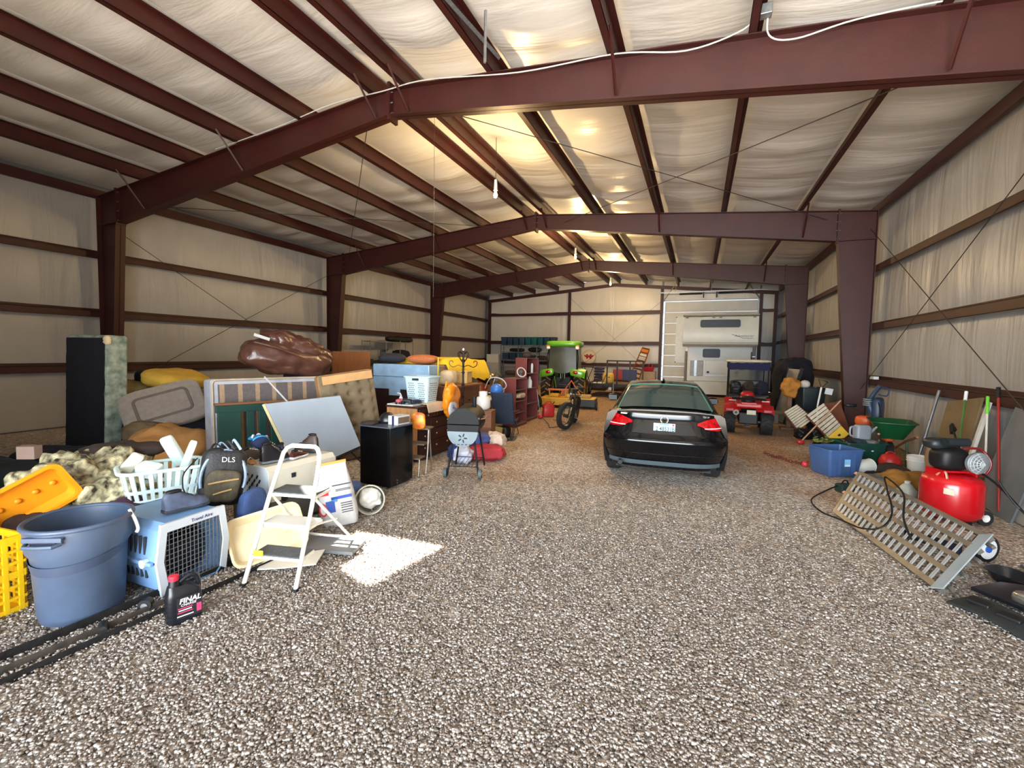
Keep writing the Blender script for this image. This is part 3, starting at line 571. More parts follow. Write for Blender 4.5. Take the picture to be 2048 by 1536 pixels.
# ---- shoes and caps
def shoe(label, loc, rz, up, solem, L=.30, w=.105, h=.12, stripe=None, rot=None):
    t = thing('shoe', label, 'shoe', loc, rz, 'shoes on the carriers', rot=rot)
    def outl(k=1.): return [(x * L / 2, y * w / 2 * k) for x, y in ((-1, -.6), (-1.02, 0), (-1, .6), (-.6, .78), (0, .74), (.5, 1.), (.85, .8), (1, .25), (1, -.25), (.85, -.8), (.5, -1.), (0, -.74), (-.6, -.78))]
    MB().prism(outl(1.06), 0, .026).build('sole', solem, t, bevel=.006)
    hs = ((0, .80), (.08, .98), (.2, 1.0), (.34, .93), (.48, .72), (.66, .50), (.85, .40), (.95, .30), (1., .12)); ws = ((0, .55), (.08, .72), (.3, .74), (.5, .80), (.72, .98), (.88, .86), (.97, .5), (1., .25))
    rings = []
    for k in range(19):
        q = k / 18; x = -L / 2 * .97 + L * .97 * q; hh = h * float(np.interp(q, *zip(*hs))); ww = w / 2 * float(np.interp(q, *zip(*ws)))
        rings.append([(x, ww * cos(R(a_)) * (1 - .12 * abs(sin(R(a_)))), .022 + hh * max(0, sin(R(a_))) ** .75) for a_ in range(0, 181, 15)])
    MB().ring(rings).build('upper', up, t, smooth=60)
    MB().blob((L * .34, w * .50, .03), .8, .8, nu=16, nv=8).build('collar', blk, t, smooth=180, loc=(-L * .27, 0, .022 + h * .97))
    for k in range(4): q = .40 + .07 * k; MB().box((-L / 2 + L * q, 0, .024 + h * float(np.interp(q, *zip(*hs)))), (.008, w * .42, .006)).build('lace', stripe or solem, t)
    return t
gsh = mat('slate_shoe_fabric', (66, 76, 98), .7, 0, .2, 20); bsh = mat('black_leather', (26, 26, 30), .35, 0, .2, 20); wsh = mat('white_rubber', (206, 208, 210), .5); dsole = mat('dark_rubber', (44, 48, 58), .7); brsh = mat('brown_leather', (66, 48, 38), .5, 0, .2, 12)
shoe('slate blue trail shoe on top of the blue pet carrier', (-3.97, 2.47, .60), R(82), gsh, dsole, .36, .13, .15)
shoe('black shiny ankle boot at the front of the dog crate top', (-4.32, 3.66, .71), R(78), bsh, mat('grey_rubber', (120, 128, 140), .6), .33, .12, .20)
shoe('brown leather shoe with a white sole behind the black boot', (-4.55, 3.62, .71), R(70), brsh, wsh, .31, .12, .16, wsh, rot=(0, R(-18), R(70)))
shoe('black sneaker with white stripes at the back of the dog crate top', (-4.66, 3.9, .71), R(50), bsh, wsh, .3, .11, .17, wsh)
shoe('dark brown boot on the far end of the dog crate top', (-4.4, 4.18, .71), R(200), brsh, dsole, .3, .11, .2)
shoe('dark red slip-on shoe lying beside the black boot', (-4.25, 3.93, .71), R(100), mat('maroon_leather', (70, 26, 28), .5, 0, .1), wsh, .28, .1, .07)
shoe('grey running shoe with a pale sole near the backpack on the dog crate', (-4.66, 3.52, .71), R(30), mat('grey_mesh', (112, 112, 116), .7, 0, .2, 20), wsh, .29, .1, .13, wsh)
shoe('blue and black sneaker tipped over at the middle of the dog crate top', (-4.45, 3.86, .71), R(140), mat('navy_mesh', (34, 42, 74), .7, 0, .2, 20), wsh, .29, .1, .15, wsh)
t = thing('sandal', 'pair-less tan strap sandal on the near edge of the dog crate', 'sandal', (-4.55, 3.5, .71), R(-10), 'shoes on the carriers')
MB().prism([(-.13, -.035), (-.14, 0), (-.13, .035), (.05, .045), (.13, .03), (.14, 0), (.12, -.04), (.02, -.045)], 0, .025).build('sole', mat('tan_leather', (190, 140, 84), .6), t, bevel=.005)
MB().tube([(.05, -.045, .02), (.05, 0, .06), (.05, .045, .02)], .012, 6, flat=.4).build('strap', mat('light_grey_webbing', (190, 186, 176), .8), t)
t = thing('baseball_cap', 'navy and bright blue cap with white badges on the shoe pile', 'cap', (-4.72, 3.78, .84), R(160), rot=(R(12), R(-25), R(160)))
MB().blob((.21, .19, .24), 1, 1, nu=24, nv=14, zmin=0).build('crown', mat('navy_cap', (30, 40, 78), .8, 0, .15), t, smooth=180)
MB().slab(12, 6, lambda u, v: (.08 + .11 * v, (u - .5) * .17 * (1 - .35 * v * v), .012 - .05 * (u - .5) ** 2 * 4 * v), .006).build('visor', mat('bright_blue_cloth', (40, 150, 214), .7), t, smooth=60)
for a in (0, 50, -50): MB().at((0, 0, 0), (0, 0, R(a))).cyl((.088, 0, .07), (.107, 0, .066), .024, n=12).build('badge', wsh, t)
MB().tube(arc((0, 0, .02), .1, 20, 160, 10, 'yz'), .016, 6, flat=.4).build('blue_panel', mat('bright_blue_cloth', (40, 150, 214), .7), t)
for k, (x, y, rz) in enumerate(((-4.86, 3.56, .3), (-4.74, 3.48, .6), (-4.88, 3.74, 1.0))):
    t = thing('work_glove', f'grey padded glove {["nearest the backpack", "in front of the blue cap", "beside the headboard slats"][k]} on the dog crate', 'glove', (x, y, .73 + .02 * k), rz, 'gloves on the dog crate')
    gm_ = mat('grey_glove', (128, 124, 116), .8, 0, .15, 20, bump=.3)
    MB().blob((.13, .10, .05), .7, .7, .004, 20, k, 18, 10).build('palm', gm_, t, smooth=180)
    for f in range(4): MB().tube([(.05, -.035 + f * .023, 0), (.10, -.038 + f * .025, .012), (.125, -.038 + f * .025, -.005)], [.013, .012, .008], 8).build('finger', gm_, t, smooth=180)
    MB().tube([(.0, -.04, 0), (.04, -.075, .01), (.06, -.085, 0)], [.014, .013, .009], 8).build('thumb', gm_, t, smooth=180)
# ---- black backpack
t = thing('backpack', 'black backpack with grey piping standing between the basket and the dog crate', 'backpack', (-4.30, 2.98, .42), rot=(R(-8), R(8), R(58)))
bp_ = mat('black_nylon', (28, 28, 30), .6, 0, .25, 20, bump=.3, bs=50); olive = mat('olive_mesh', (74, 66, 50), .8, 0, .3, 18, bump=.5)
MB().blob((.40, .26, .56), .42, .6, .012, 8, 2, 32, 20).build('body', bp_, t, smooth=180, loc=(0, 0, .28))
MB().blob((.30, .10, .30), .45, .5, .012, 9, 3, 28, 16).build('front_pocket', olive, t, smooth=180, loc=(0, -.13, .20))
MB().tube([(x, y - .135 + .06 * ((z / .56) ** 2), z) for x, y, z in [(.19 * cos(R(a)), 0, .27 + .27 * sin(R(a))) for a in range(-20, 201, 11)]], .016, 6).build('piping', mat('pale_blue_grey_trim', (146, 164, 190), .5), t, smooth=60)
for z, w in ((.12, .12), (.22, .2)): MB().tube([(-w / 1.6, -.185, z), (0, -.195, z + .03), (w / 1.6, -.185, z + .05)], .008, 5).build('zip', mat('tan_trim', (180, 150, 96), .6), t)
text('DLS', .07, wsh, t, (.02, -.155, .45), (R(74), 0, R(4)))
MB().tube(arc((0, .02, .53), .05, 10, 170, 8, 'xz'), .012, 6).build('grab_loop', bp_, t)
for k in range(4): MB().tube(smooth_path([(-.13 + .06 * k, .0, .54), (-.10 + .05 * k, -.05, .60 + .015 * k), (-.03 + .05 * k, -.1, .55)]), .014, 5, flat=.4).build('strap', mat('pale_blue_grey_trim', (146, 164, 190), .5) if k % 2 else bp_, t)
solo(MB().tube(smooth_path([(-4.42, 2.86, .9), (-4.3, 2.66, .82), (-4.1, 2.52, .76), (-3.98, 2.46, .74)]), .006, 5), 'shoelace_cord', bp_, 'thin black cord from the backpack to the trail shoe', 'cord')
soft('carrier_shade_fill', navy, 'added dark filler for the shade inside the blue pet carrier', 'blanket', (-4.16, 2.42, .20), (.40, .44, .34), 0, (.5, .5), .02, 5, 2)  # added dark lump standing in for the shade inside the carrier
soft('blue_bag', mat('blue_cloth', (58, 84, 136), .8, 0, .2, 6, bump=.3), 'narrow blue cloth bag squeezed between the pet carrier and the dog crate', 'bag', (-4.0, 3.12, .28), (.14, .34, .58), .2, (.6, .6), .02, 4, 2)
# ---- step ladder
wht = mat('white_enamel', (226, 224, 216), .35, 0, .04, 6); grip = mat('grey_tread_rubber', (82, 86, 88), .7, 0, .2, 20, bump=.3, bs=60)
t = thing('step_ladder', 'white three-step folding ladder with grey treads, open in the sun patch', 'step ladder', (-3.17, 2.615, 0), R(14))
hw = .235
pth = [(-hw, 0, .012), (-hw * .9, .30, .66), (-hw * .80, .44, .96)] + [(-hw * .8 + .075 - .075 * cos(R(a)), .44 + .055 * a / 90, .96 + .125 * sin(R(a))) for a in (30, 60, 90)] + [(hw * .8 - .075 + .075 * sin(R(a)), .495 - .055 * a / 90, .96 + .125 * cos(R(a))) for a in (0, 30, 60)] + [(hw * .80, .44, .96), (hw * .9, .30, .66), (hw, 0, .012)]
MB().tube(pth, .019, 8).build('front_frame', wht, t, smooth=60)
for s in (-1, 1):
    MB().tube([(s * hw * .86, .30, .70), (s * hw * 1.08, .98, .012)], .014, 6).build('rear_leg', wht, t, smooth=60)
    MB().box((s * hw, .0, .012), (.045, .05, .024)).build('foot', blk, t); MB().box((s * hw * 1.08, .98, .012), (.04, .045, .024)).build('foot', blk, t)
    MB().tube([(s * hw * .93, .22, .45), (s * hw * .98, .66, .37)], .009, 6).build('spreader', wht, t)
MB().tube([(-hw * 1.08, .9, .09), (hw * 1.08, .9, .09)], .013, 6).build('rear_crossbar', wht, t)
for k, (z, y, dp) in enumerate(((.225, .11, .20), (.45, .235, .21), (.69, .345, .24))):
    st = MB().bb(-hw * .97, hw * .97, y - .02, y + dp - .02, z - .03, z).build('step', wht, t, bevel=.006)
    MB().bb(-hw * .94, hw * .94, y - .026, y + dp - .03, z, z + .012).build('tread', grip if k != 1 else wht, st, bevel=.003)  # middle tread is white: sun glare put into its colour
MB().box((hw * .4, -.0, .19), (.09, .003, .05)).build('sticker', mat('yellow_sticker', (220, 176, 40), .6), t, loc=(-.25, .075, .06))
# ---- dog food bag
t = thing('pet_food_bag', 'tall white printed pet food bag standing behind the step ladder', 'bag', (-3.66, 3.98, 0), rot=(0, R(-9), R(38)))
bagw = mat('white_printed_paper', (196, 195, 194), .45, 0, .08, 10, bump=.5, bs=14)
MB().ring([loop(.37, .15, .05, 0), loop(.40, .19, .07, .12), loop(.38, .17, .07, .40), loop(.33, .10, .04, .58), loop(.31, .03, .012, .66), loop(.31, .02, .008, .71)], True, True).build('sack', bagw, t, smooth=60)
MB().bb(-.16, .16, -.013, .013, .695, .725).build('top_hem', mat('orange_hem', (216, 140, 62), .6), t)
pr = {'red': mat('red_print', (206, 34, 44), .5), 'blue': mat('blue_print', (36, 76, 168), .5), 'dark': mat('dark_print', (60, 58, 70), .6), 'sky': mat('sky_print', (70, 140, 210), .5)}
for (x, z, w, h, c) in ((-.12, .40, .1, .05, 'red'), (-.07, .24, .09, .13, 'blue'), (.06, .33, .22, .03, 'blue'), (-.02, .315, .06, .05, 'sky'), (.08, .47, .2, .012, 'dark'), (.1, .21, .12, .008, 'dark'), (.1, .235, .12, .008, 'dark'), (.1, .26, .12, .008, 'dark'), (.1, .18, .12, .008, 'dark'), (.1, .155, .12, .008, 'dark'), (.09, .42, .16, .006, 'dark'), (.09, .405, .16, .006, 'dark')):
    MB().box((x, -.098 if z < .34 else -.093, z), (w, .006, h)).build('print', pr[c], t)
MB().at((-.15, -.098, .22), (R(90), 0, 0)).lathe([(.055, -.003), (.055, .004)], 24, sx=.8, sy=1.35).build('oval_logo', pr['red'], t)
MB().at((-.15, -.103, .22), (R(90), 0, 0)).lathe([(.04, -.002), (.04, .003)], 24, sx=.7, sy=1.3).build('oval_logo_centre', wsh, t)
# ---- bucket on its side
t = thing('bucket', 'white plastic bucket lying on its side with crumpled plastic inside', 'bucket', (-3.57, 4.36, .172), rot=(R(78), 0, R(38)))
bw_ = mat('dirty_white_plastic', (206, 202, 188), .45, 0, .1, 6)
MB().lathe([(.15, -.35), (.165, -.05), (.172, 0), (.165, .0), (.158, -.05), (.143, -.34), (.0, -.34)], 32, True, False).build('shell', bw_, t, smooth=40)
MB().tube(arc((0, 0, -.02), .172, 0, 348, 30, 'xy'), .008, 6, closed=True).build('rim', bw_, t, smooth=60)
MB().blob((.26, .24, .14), .9, .9, .03, 14, 5, 30, 18).build('crumpled_plastic', mat('clear_film', (220, 218, 210), .25, 0, .06), t, smooth=180, loc=(0, .02, -.06))
MB().tube([(p[0], p[1], p[2]) for p in [(.172 * cos(R(a)), .19 * sin(R(a)) * .9, -.03 + .0 * a) for a in range(0, 181, 12)]], .004, 5).build('bail', wirem, t, rot=(R(-30), 0, 0))
# ---- antifreeze jug
t = thing('plastic_jug', 'black coolant jug with a red cap on the gravel before the blue pet carrier', 'jug', (-3.36, 2.05, 0), R(72))
jb = mat('black_plastic', (22, 24, 30), .3, 0, .1, 10)
MB().ring([loop(.20, .105, .03, 0), loop(.215, .115, .035, .02), loop(.215, .115, .035, .20), loop(.20, .105, .035, .235), loop(.13, .07, .03, .27, -.03)]).build('body', jb, t, smooth=40)
MB().cyl((-.055, 0, .26), (-.055, 0, .315), .036, .03, 16).build('neck', jb, t, smooth=40)
MB().cyl((-.055, 0, .31), (-.055, 0, .345), .033, .033, 20).build('cap', mat('red_cap', (214, 40, 62), .4), t, bevel=.003)
MB().tube(smooth_path([(-.02, 0, .285), (.03, 0, .315), (.075, 0, .305), (.094, 0, .26), (.095, 0, .19)]), .017, 8).build('handle', jb, t, smooth=60)
for k in range(5): MB().ring([loop(.222, .12, .037, .02 + k * .035), loop(.222, .12, .037, .03 + k * .035)], False, False).build('rib', jb, t, smooth=40)
lb = MB().bb(-.055, .10, -.064, -.061, .04, .195).build('label_panel', mat('charcoal_label', (38, 34, 40), .4), t)
ow = mat('white_ink', (232, 232, 232), .5, 0, 0); pk = mat('magenta_ink', (196, 60, 100), .5, 0, 0)
text('FINAL', .05, ow, lb, (.025, -.066, .165), (R(90), 0, 0), shear=.2, bold=.0012); text('CHARGE', .024, ow, lb, (.015, -.066, .135), (R(90), 0, 0), shear=.2)
for k, (z, w) in enumerate(((.115, .09), (.10, .08), (.085, .09), (.06, .1))): MB().box((-.005, -.0655, z), (w, .002, .007)).build('print_line', ow if k % 2 else pk, lb)
MB().box((.08, -.0655, .09), (.03, .002, .06)).build('print_block', pk, lb)
# ---- steel rails on the gravel
rl = mat('weathered_black_steel', (40, 38, 38), .6, .4, .3, 14, bump=.2); rb = mat('weathered_brown_steel', (74, 66, 58), .7, .2, .3, 14, bump=.2)
def angle(label, a, b, w, m, slots=False):
    a = Vector(a); b = Vector(b); d = (b - a); L = d.length; t = thing('angle_iron', label, 'angle iron', a, atan2(d.y, d.x), 'angle irons on the gravel')
    MB().bb(0, L, -.003, .003, 0, w).build('upright_flange', m, t); MB().bb(0, L, 0, w, 0, .006).build('flat_flange', m, t)
    if slots:
        for k in range(int(L / .16)): MB().bb(.05 + k * .16, .11 + k * .16, w * .35, w * .6, .005, .0075).build('slot', blk, t)
angle('long black angle iron running under the pet carrier, farthest from the camera', (-3.95, .55, 0), (-3.80, 2.95, 0), .06, rl)
angle('long rusty brown angle iron lying between the other two', (-3.80, .5, 0), (-3.66, 2.3, 0), .05, rb)
angle('slotted black angle iron nearest the camera, beside the coolant jug', (-3.66, .5, 0), (-3.50, 3.25, 0), .045, rl, True)
t = thing('caster_wheel', 'small black caster wheel on the rails before the pet carrier', 'wheel', (-3.72, 2.0, .05), R(40))
MB().cyl((0, -.03, 0), (0, .03, 0), .045, n=18).build('tyre', blk, t, smooth=40); MB().cyl((0, -.035, 0), (0, .035, 0), .022, n=14).build('hub', galv, t, smooth=40)
solo(MB().cyl((0, -.05, 0), (0, .05, 0), .028, n=14), 'pipe_end', rl, 'short black pipe stub on the rails', 'pipe', (-3.70, 1.72, .035), R(60), smooth=40)
# ---- beige pans leaning by the ladder
t = thing('plastic_pan', 'beige ribbed plastic pan leaning on the dog crate behind the step ladder', 'pan', (-3.72, 3.05, .19), rot=(R(58), R(-8), R(62)))
tan = mat('cream_plastic', (222, 204, 164), .45, 0, .05)
MB().ring([loop(.56, .34, .06, 0), loop(.62, .42, .08, .08), loop(.66, .46, .09, .08), loop(.66, .46, .09, .074), loop(.61, .41, .08, .074), loop(.55, .33, .06, .008)]).build('pan_body', tan, t, smooth=40)
for k in range(4): MB().box((0, -.09 + k * .06, .012), (.34, .016, .012)).build('rib', tan, t, bevel=.004)
solo(MB().slab(10, 6, lambda u, v: ((u - .5) * .5, (v - .5) * .3, .03 + .03 * u * u), .01), 'plastic_sheet', wht, 'flat white plastic sheet under the step ladder', 'sheet', (-3.36, 3.02, .0), R(30), smooth=60)
solo(MB().slab(8, 4, lambda u, v: ((u - .5) * .62, (v - .5) * .3, .045), .03), 'grey_board', mat('grey_laminate', (110, 112, 114), .5), 'grey board lying between the rear legs of the step ladder', 'board', (-3.30, 3.42, .0), R(16))
# ================================================================ left side, the furniture heap
N2 = Vector((.9, -.43, 0)).normalized(); S2 = Vector((.43, .9, 0)).normalized(); AZ = atan2(.9, .43)   # leaning panels share this direction
# local frame for leaning panels: x along the panel, -y toward the driveway, z up
def leaning(name, label, cat, loc, lean=4, rz=AZ, **kw): return thing(name, label, cat, loc, rot=(R(-lean), 0, rz), **kw)
# standing mattress
t = thing('foam_mattress', 'tall foam mattress standing on end, black face and green floral side', 'mattress', (-9.76, 4.54, .0), rot=(R(-2), 0, R(2)))
flor = mat('green_floral_ticking', (98, 118, 108), .85, 0, 0, 9, col2=(164, 172, 156), bump=.4, bs=18)
MB().box((0, 0, 1.08), (1.14, .34, 2.15)).build('core', flor, t, bevel=.05, seg=4)
MB().slab(8, 16, lambda u, v: (-.42 + .84 * u + .02 * mnoise.noise(Vector((u * 3, v * 9, 0))), .03 * v * 0 - .172, .02 + 2.08 * v), .0).build('x', None) if False else None
MB().grid(10, 24, lambda u, v: (-.565 + (1.11 + .02 * mnoise.noise(Vector((1, v * 12, 0)))) * u, -.178 - .01 * mnoise.noise(Vector((u * 6, v * 14, 2))), .015 + 2.09 * v)).build('black_cover', mat('black_felt', (14, 16, 26), .95, 0, .2, 8, bump=.4), t, smooth=180)
MB().blob((.14, .1, .16), .8, .8, .02, 12, 1, 16, 10).build('torn_foam', mat('cream_foam', (214, 196, 156), .9, 0, .1), t, smooth=180, loc=(.53, -.14, 2.06))
# bedding behind the box spring
soft('blanket_heap', navy, 'dark blue blankets heaped under the grey dog bed', 'blankets', (-9.1, 5.55, .40), (1.7, 1.9, .95), .3, (.7, .7), .1, 2, 8)
soft('canvas_cloth', mat('tan_canvas', (190, 138, 78), .85, 0, .15, 4, bump=.4, bs=10), 'tan canvas cover draped in folds beside the box spring', 'canvas', (-8.05, 4.72, .22), (1.25, 1.45, .82), .55, (.9, .9), .10, 2.6, 3, nu=60, nv=30)
soft('canvas_cloth', mat('olive_brown_canvas', (106, 88, 62), .85, 0, .2, 5, bump=.4), 'small olive brown bundle on top of the tan canvas', 'bundle', (-8.45, 4.62, .56), (.6, .55, .34), .4, (.8, .8), .05, 4, 5)
t = thing('dog_bed', 'large grey plush dog bed cushion tilted on the bedding heap', 'dog bed', (-8.55, 4.98, .92), rot=(R(52), R(-16), R(62)))
plush = mat('grey_plush', (146, 134, 124), .95, 0, .1, 12, bump=.5, bs=60, sheen=.3)
MB().blob((1.22, .86, .20), .45, .35, .015, 4, 2, 44, 18).build('cushion', plush, t, smooth=180)
MB().tube([Vector(p) for p in loop(.78, .46, .08, .088, n=6)], .028, 8, closed=True).build('inner_seam', mat('grey_plush_dark', (104, 94, 86), .95, 0, .1), t, smooth=180)
soft('floor_cushion', mat('mustard_cloth', (196, 158, 58), .85, 0, .1, 5, bump=.3), 'mustard yellow cushion on top of the bedding heap', 'cushion', (-9.45, 5.75, 1.33), (.75, 1.2, .36), .15, (.7, .6), .04, 3, 2, rot=(0, R(14), R(12)))
soft('duffel_bag', mat('olive_duffel', (120, 104, 62), .8, 0, .2, 5, bump=.4), 'olive duffel bag behind the dog bed', 'duffel bag', (-9.75, 5.05, 1.12), (.55, 1.2, .42), .1, (.8, .6), .04, 3, 6)
soft('duffel_bag', navy, 'dark blue bag behind the mustard cushion', 'bag', (-10.1, 5.75, 1.36), (.5, .8, .36), .2, (.8, .6), .05, 3, 4)
solo(MB().blob((1.4, 1.7, 1.05), .3, .3, .02, 2, 1), 'storage_stack', navy, 'dark covered stack carrying the duffel bag along the left wall', 'stack', (-10.35, 5.75, .45), smooth=60)
t = thing('steel_pipe_pair', 'two thin pipes leaning against the lower left wall girt', 'pipes', (0, 0, 0))
for k in range(2): MB().cyl((-13.5, 3.05 + .22 * k, 1.42), (-11.9, 3.55 + .1 * k, .1), .016, n=8).build('pipe', galv, t)
# box spring
t = leaning('box_spring', 'grey striped box spring standing on its side with a pale plastic edge', 'box spring', (-6.70, 5.74, 0), 3, atan2(.95, .31))
bst = stripes('box_spring_ticking', [(.74, (124, 116, 116)), (1., (196, 166, 134))], 0, .27, .9, .3)
edge = mat('pale_blue_white_vinyl', (190, 194, 204), .5, 0, .12, 5, bump=.3, bs=14)
core = MB().box((0, .19, .745), (2.0, .37, 1.46)).build('core', edge, t, bevel=.04, seg=3)
MB().box((.02, .0, .735), (1.84, .03, 1.30)).build('striped_face', bst, t, bevel=.01)
MB().tube([(x, -.006, z + .745) for x, z in rrect(1.96, 1.42, .06)], .018, 6, closed=True).build('piping', mat('cream_piping', (206, 190, 166), .8), t, smooth=60)
# bean bag on boxes
solo(MB().box((0, 0, .68), (1.2, .66, 1.36)), 'cardboard_carton', mat('brown_cardboard', (140, 104, 70), .85, 0, .1), 'tall brown carton behind the box spring under the bean bag', 'carton', (-7.42, 6.42, 0), atan2(.95, .31), bevel=.01)
t = thing('bean_bag', 'shiny dark brown vinyl bean bag slumped on top of the box spring', 'bean bag', (-7.08, 6.27, 1.81), rot=(R(10), R(10), AZ))
vin = mat('brown_vinyl', (88, 56, 46), .28, 0, .15, 5, bump=.8, bs=5, scale=(1, 2.2, 1))
def bean(d, seed, nz, zc): return MB().blob(d, .85, .9, nz, 2.4, seed, 110, 64, None, .5)
bean((1.62, .95, .62), 3, .07, 0).build('sack', vin, t, smooth=180, loc=(0, 0, -.02))
MB().blob((1.35, .78, .40), .8, .9, .06, 3.6, 8, 110, 60, None, .9).build('upper_fold', vin, t, smooth=180, loc=(.16, .10, .22), rot=(0, R(8), 0))
MB().tube(smooth_path([(-.66, -.30, .22), (-.3, -.40, .2), (.1, -.42, .12), (.5, -.34, .02), (.72, -.18, -.04)]), .03, 8, flat=.7).build('seam', vin, t, smooth=180)
MB().box((-.6, -.33, .25), (.26, .02, .05)).build('label_tab', wsh, t, rot=(0, R(8), 0))
# green slatted headboard
t = leaning('bed_headboard', 'dark green slatted headboard with a wooden top rail, leaning on the box spring', 'headboard', (-6.42, 5.30, 0), 2)
grn = mat('dark_green_paint', (22, 66, 58), .45, 0, .12, 4); wood = mat('brown_wood', (134, 88, 56), .5, 0, .2, 3, scale=(1, 8, 8), bump=.1)
MB().bb(-.70, -.38, -.03, .03, 0, 1.08).build('side_panel', grn, t, bevel=.006); MB().bb(.55, .75, -.03, .03, 0, 1.08).build('side_panel', grn, t, bevel=.006)
for k in range(5): MB().bb(-.30 + k * .175, -.19 + k * .175, -.025, .025, .18, .98).build('slat', grn, t, bevel=.006)
MB().bb(-.72, .78, -.035, .035, .97, 1.085).build('upper_rail', grn, t, bevel=.006); MB().bb(-.72, .78, -.035, .035, .08, .19).build('lower_rail', grn, t, bevel=.006)
MB().bb(-.74, .80, -.06, .06, 1.085, 1.12).build('top_cap', wood, t, bevel=.008)
# drafting board
t = leaning('drafting_table', 'pale grey drafting table top on edge with black tube legs', 'drafting table', (-5.94, 4.87, 0), 0)
bgm = mat('pale_grey_laminate', (172, 184, 196), .3, 0, .05, 2); cr = mat('cream_edge', (226, 210, 160), .6)
q = [(0, .0, 1.14), (1.18, .10, 1.20), (1.47, -.06, .34), (.42, -.16, .05)]
def qslab(q, y0, y1): return MB().ring([[(x, y + y0, z) for x, y, z in q], [(x, y + y1, z) for x, y, z in q]])
qslab(q, 0, .045).build('table_top', bgm, t)
MB().tube([Vector(q[0]) + Vector((-.012, .022, 0)), Vector(q[3]) + Vector((-.012, .022, 0))], .03, 4).build('edge_strip', cr, t)
MB().tube([Vector(q[3]) + Vector((.02, .02, -.02)), Vector(q[2]) + Vector((0, .02, -.03))], .026, 4).build('lower_rail', blk, t)
for a, b in (((.92, 0, .17), (1.08, -.1, .0)), ((1.3, 0, .27), (1.52, -.1, .0)), ((1.0, .2, .3), (1.3, .2, .0)), ((.5, .05, .06), (.52, .05, 0))): MB().tube([a, b], .014, 6).build('leg', blk, t)
solo(MB().cyl((-6.62, 5.42, 1.50), (-6.02, 5.42, 1.05), .014, n=8), 'white_rod', wsh, 'thin white rod leaning from the box spring to the drafting board', 'rod')
t = thing('plastic_tote', 'low blue-lidded green tote on the gravel beside the pet food bag', 'tote', (-4.05, 4.45, 0), R(30))
tub(t, .30, .22, .36, .26, .22, mat('lime_plastic', (140, 156, 70), .5), .04); MB().at((0, 0, .22)).ring([loop(.40, .30, .05, 0), loop(.40, .30, .05, .03), loop(.36, .26, .05, .06)]).build('lid', mat('denim_blue_plastic', (60, 92, 160), .5), t, smooth=40)
# tufted mattress
t = thing('tufted_mattress', 'worn brown tufted mattress standing behind the drafting board', 'mattress', (-5.62, 6.56, .0), rot=(R(-5), R(-7), AZ))
tuf = mat('brown_ticking', (112, 98, 76), .9, 0, 0, 3, col2=(136, 118, 90), bump=.3)
def tuft(u, v):
    x, z = -.50 + 1.0 * u, .03 + 1.55 * v; d = 0
    px_, pz_ = (x / .22), (z / .2); fx = px_ - round(px_); fz = pz_ - round(pz_); e = min(1, 8 * min(u, 1 - u, v, 1 - v))
    d = .06 * e * (1 - math.exp(-(fx * fx + fz * fz) * 18))
    return (x, -.02 - d, z)
MB().grid(66, 70, tuft).build('tufted_face', tuf, t, smooth=180)
MB().box((0, .09, .805), (1.02, .22, 1.57)).build('core', mat('tan_border', (172, 132, 88), .85, 0, .12, 5), t, bevel=.05, seg=3)
MB().box((.0, -.075, 1.49), (.92, .03, .15)).build('tan_patch', mat('peach_ticking', (214, 166, 112), .85, 0, .1), t, bevel=.01)
solo(MB().box((0, 0, .97), (1.0, .04, 1.93)), 'plywood_sheet', mat('brown_plywood', (140, 88, 50), .6, 0, .15, 2, scale=(6, 6, 1)), 'brown plywood sheet standing behind the tufted mattress', 'plywood', (-8.1, 9.18, 0), AZ, bevel=.004)
# fridge and what stands on it
gb = mat('gloss_black', (10, 12, 16), .16, 0, .1, 3)
t = thing('mini_fridge', 'glossy black mini fridge standing on the gravel', 'fridge', (-4.245, 5.57, 0), R(-2))
MB().bb(-.27, .27, -.27, .22, .01, .86).build('cabinet', gb, t, bevel=.008)
MB().bb(-.27, .27, -.27, -.265, .02, .85).build('back_panel', gb, t)
MB().at((0, 0, 0)).bb(.225, .285, -.272, .262, .03, .86).build('door', gb, t, bevel=.012)
MB().bb(-.275, .29, -.275, .27, .86, .88).build('top', mat('grey_fridge_top', (74, 80, 92), .35), t, bevel=.005)
for z in (.05, .09): MB().cyl((.286, -.12, z), (.292, -.12, z), .010, n=10).build('hinge_screw', galv, t)
for x, y in ((-.22, -.22), (.22, -.22), (.22, .18), (-.22, .18)): MB().cyl((x, y, 0), (x, y, .015), .02, n=8).build('foot', blk, t)
t = thing('hard_hat', 'glossy black helmet on top of the mini fridge', 'helmet', (-4.30, 5.66, .88), R(30))
MB().blob((.26, .22, .32), .9, .9, nu=24, nv=16, zmin=0).build('shell', mat('black_helmet', (26, 26, 30), .3), t, smooth=180); MB().at((.05, 0, .0)).blob((.24, .23, .03), .8, .8, nu=20, nv=8, zmin=0).build('brim', blk, t, smooth=180)
t = thing('carton', 'white and navy carton on top of the mini fridge', 'carton', (-4.09, 5.66, .88), R(-6))
MB().bb(-.09, .09, -.13, .13, 0, .13).build('box', wsh, t, bevel=.003); MB().bb(-.093, .093, -.1325, -.1305, .0, .13).build('front_panel', wsh, t); MB().bb(-.02, .02, -.134, -.132, 0, .13).build('navy_band', mat('navy_print', (30, 38, 88), .6), t); MB().bb(.0905, .093, -.12, .12, .02, .11).build('side_print', mat('brown_print', (110, 92, 74), .7), t)
soft('work_cloth', dkb, 'dark crumpled cloth on the left of the mini fridge top', 'cloth', (-4.44, 5.42, .90), (.22, .3, .06), .2, (.8, .7), .02, 9, 3)
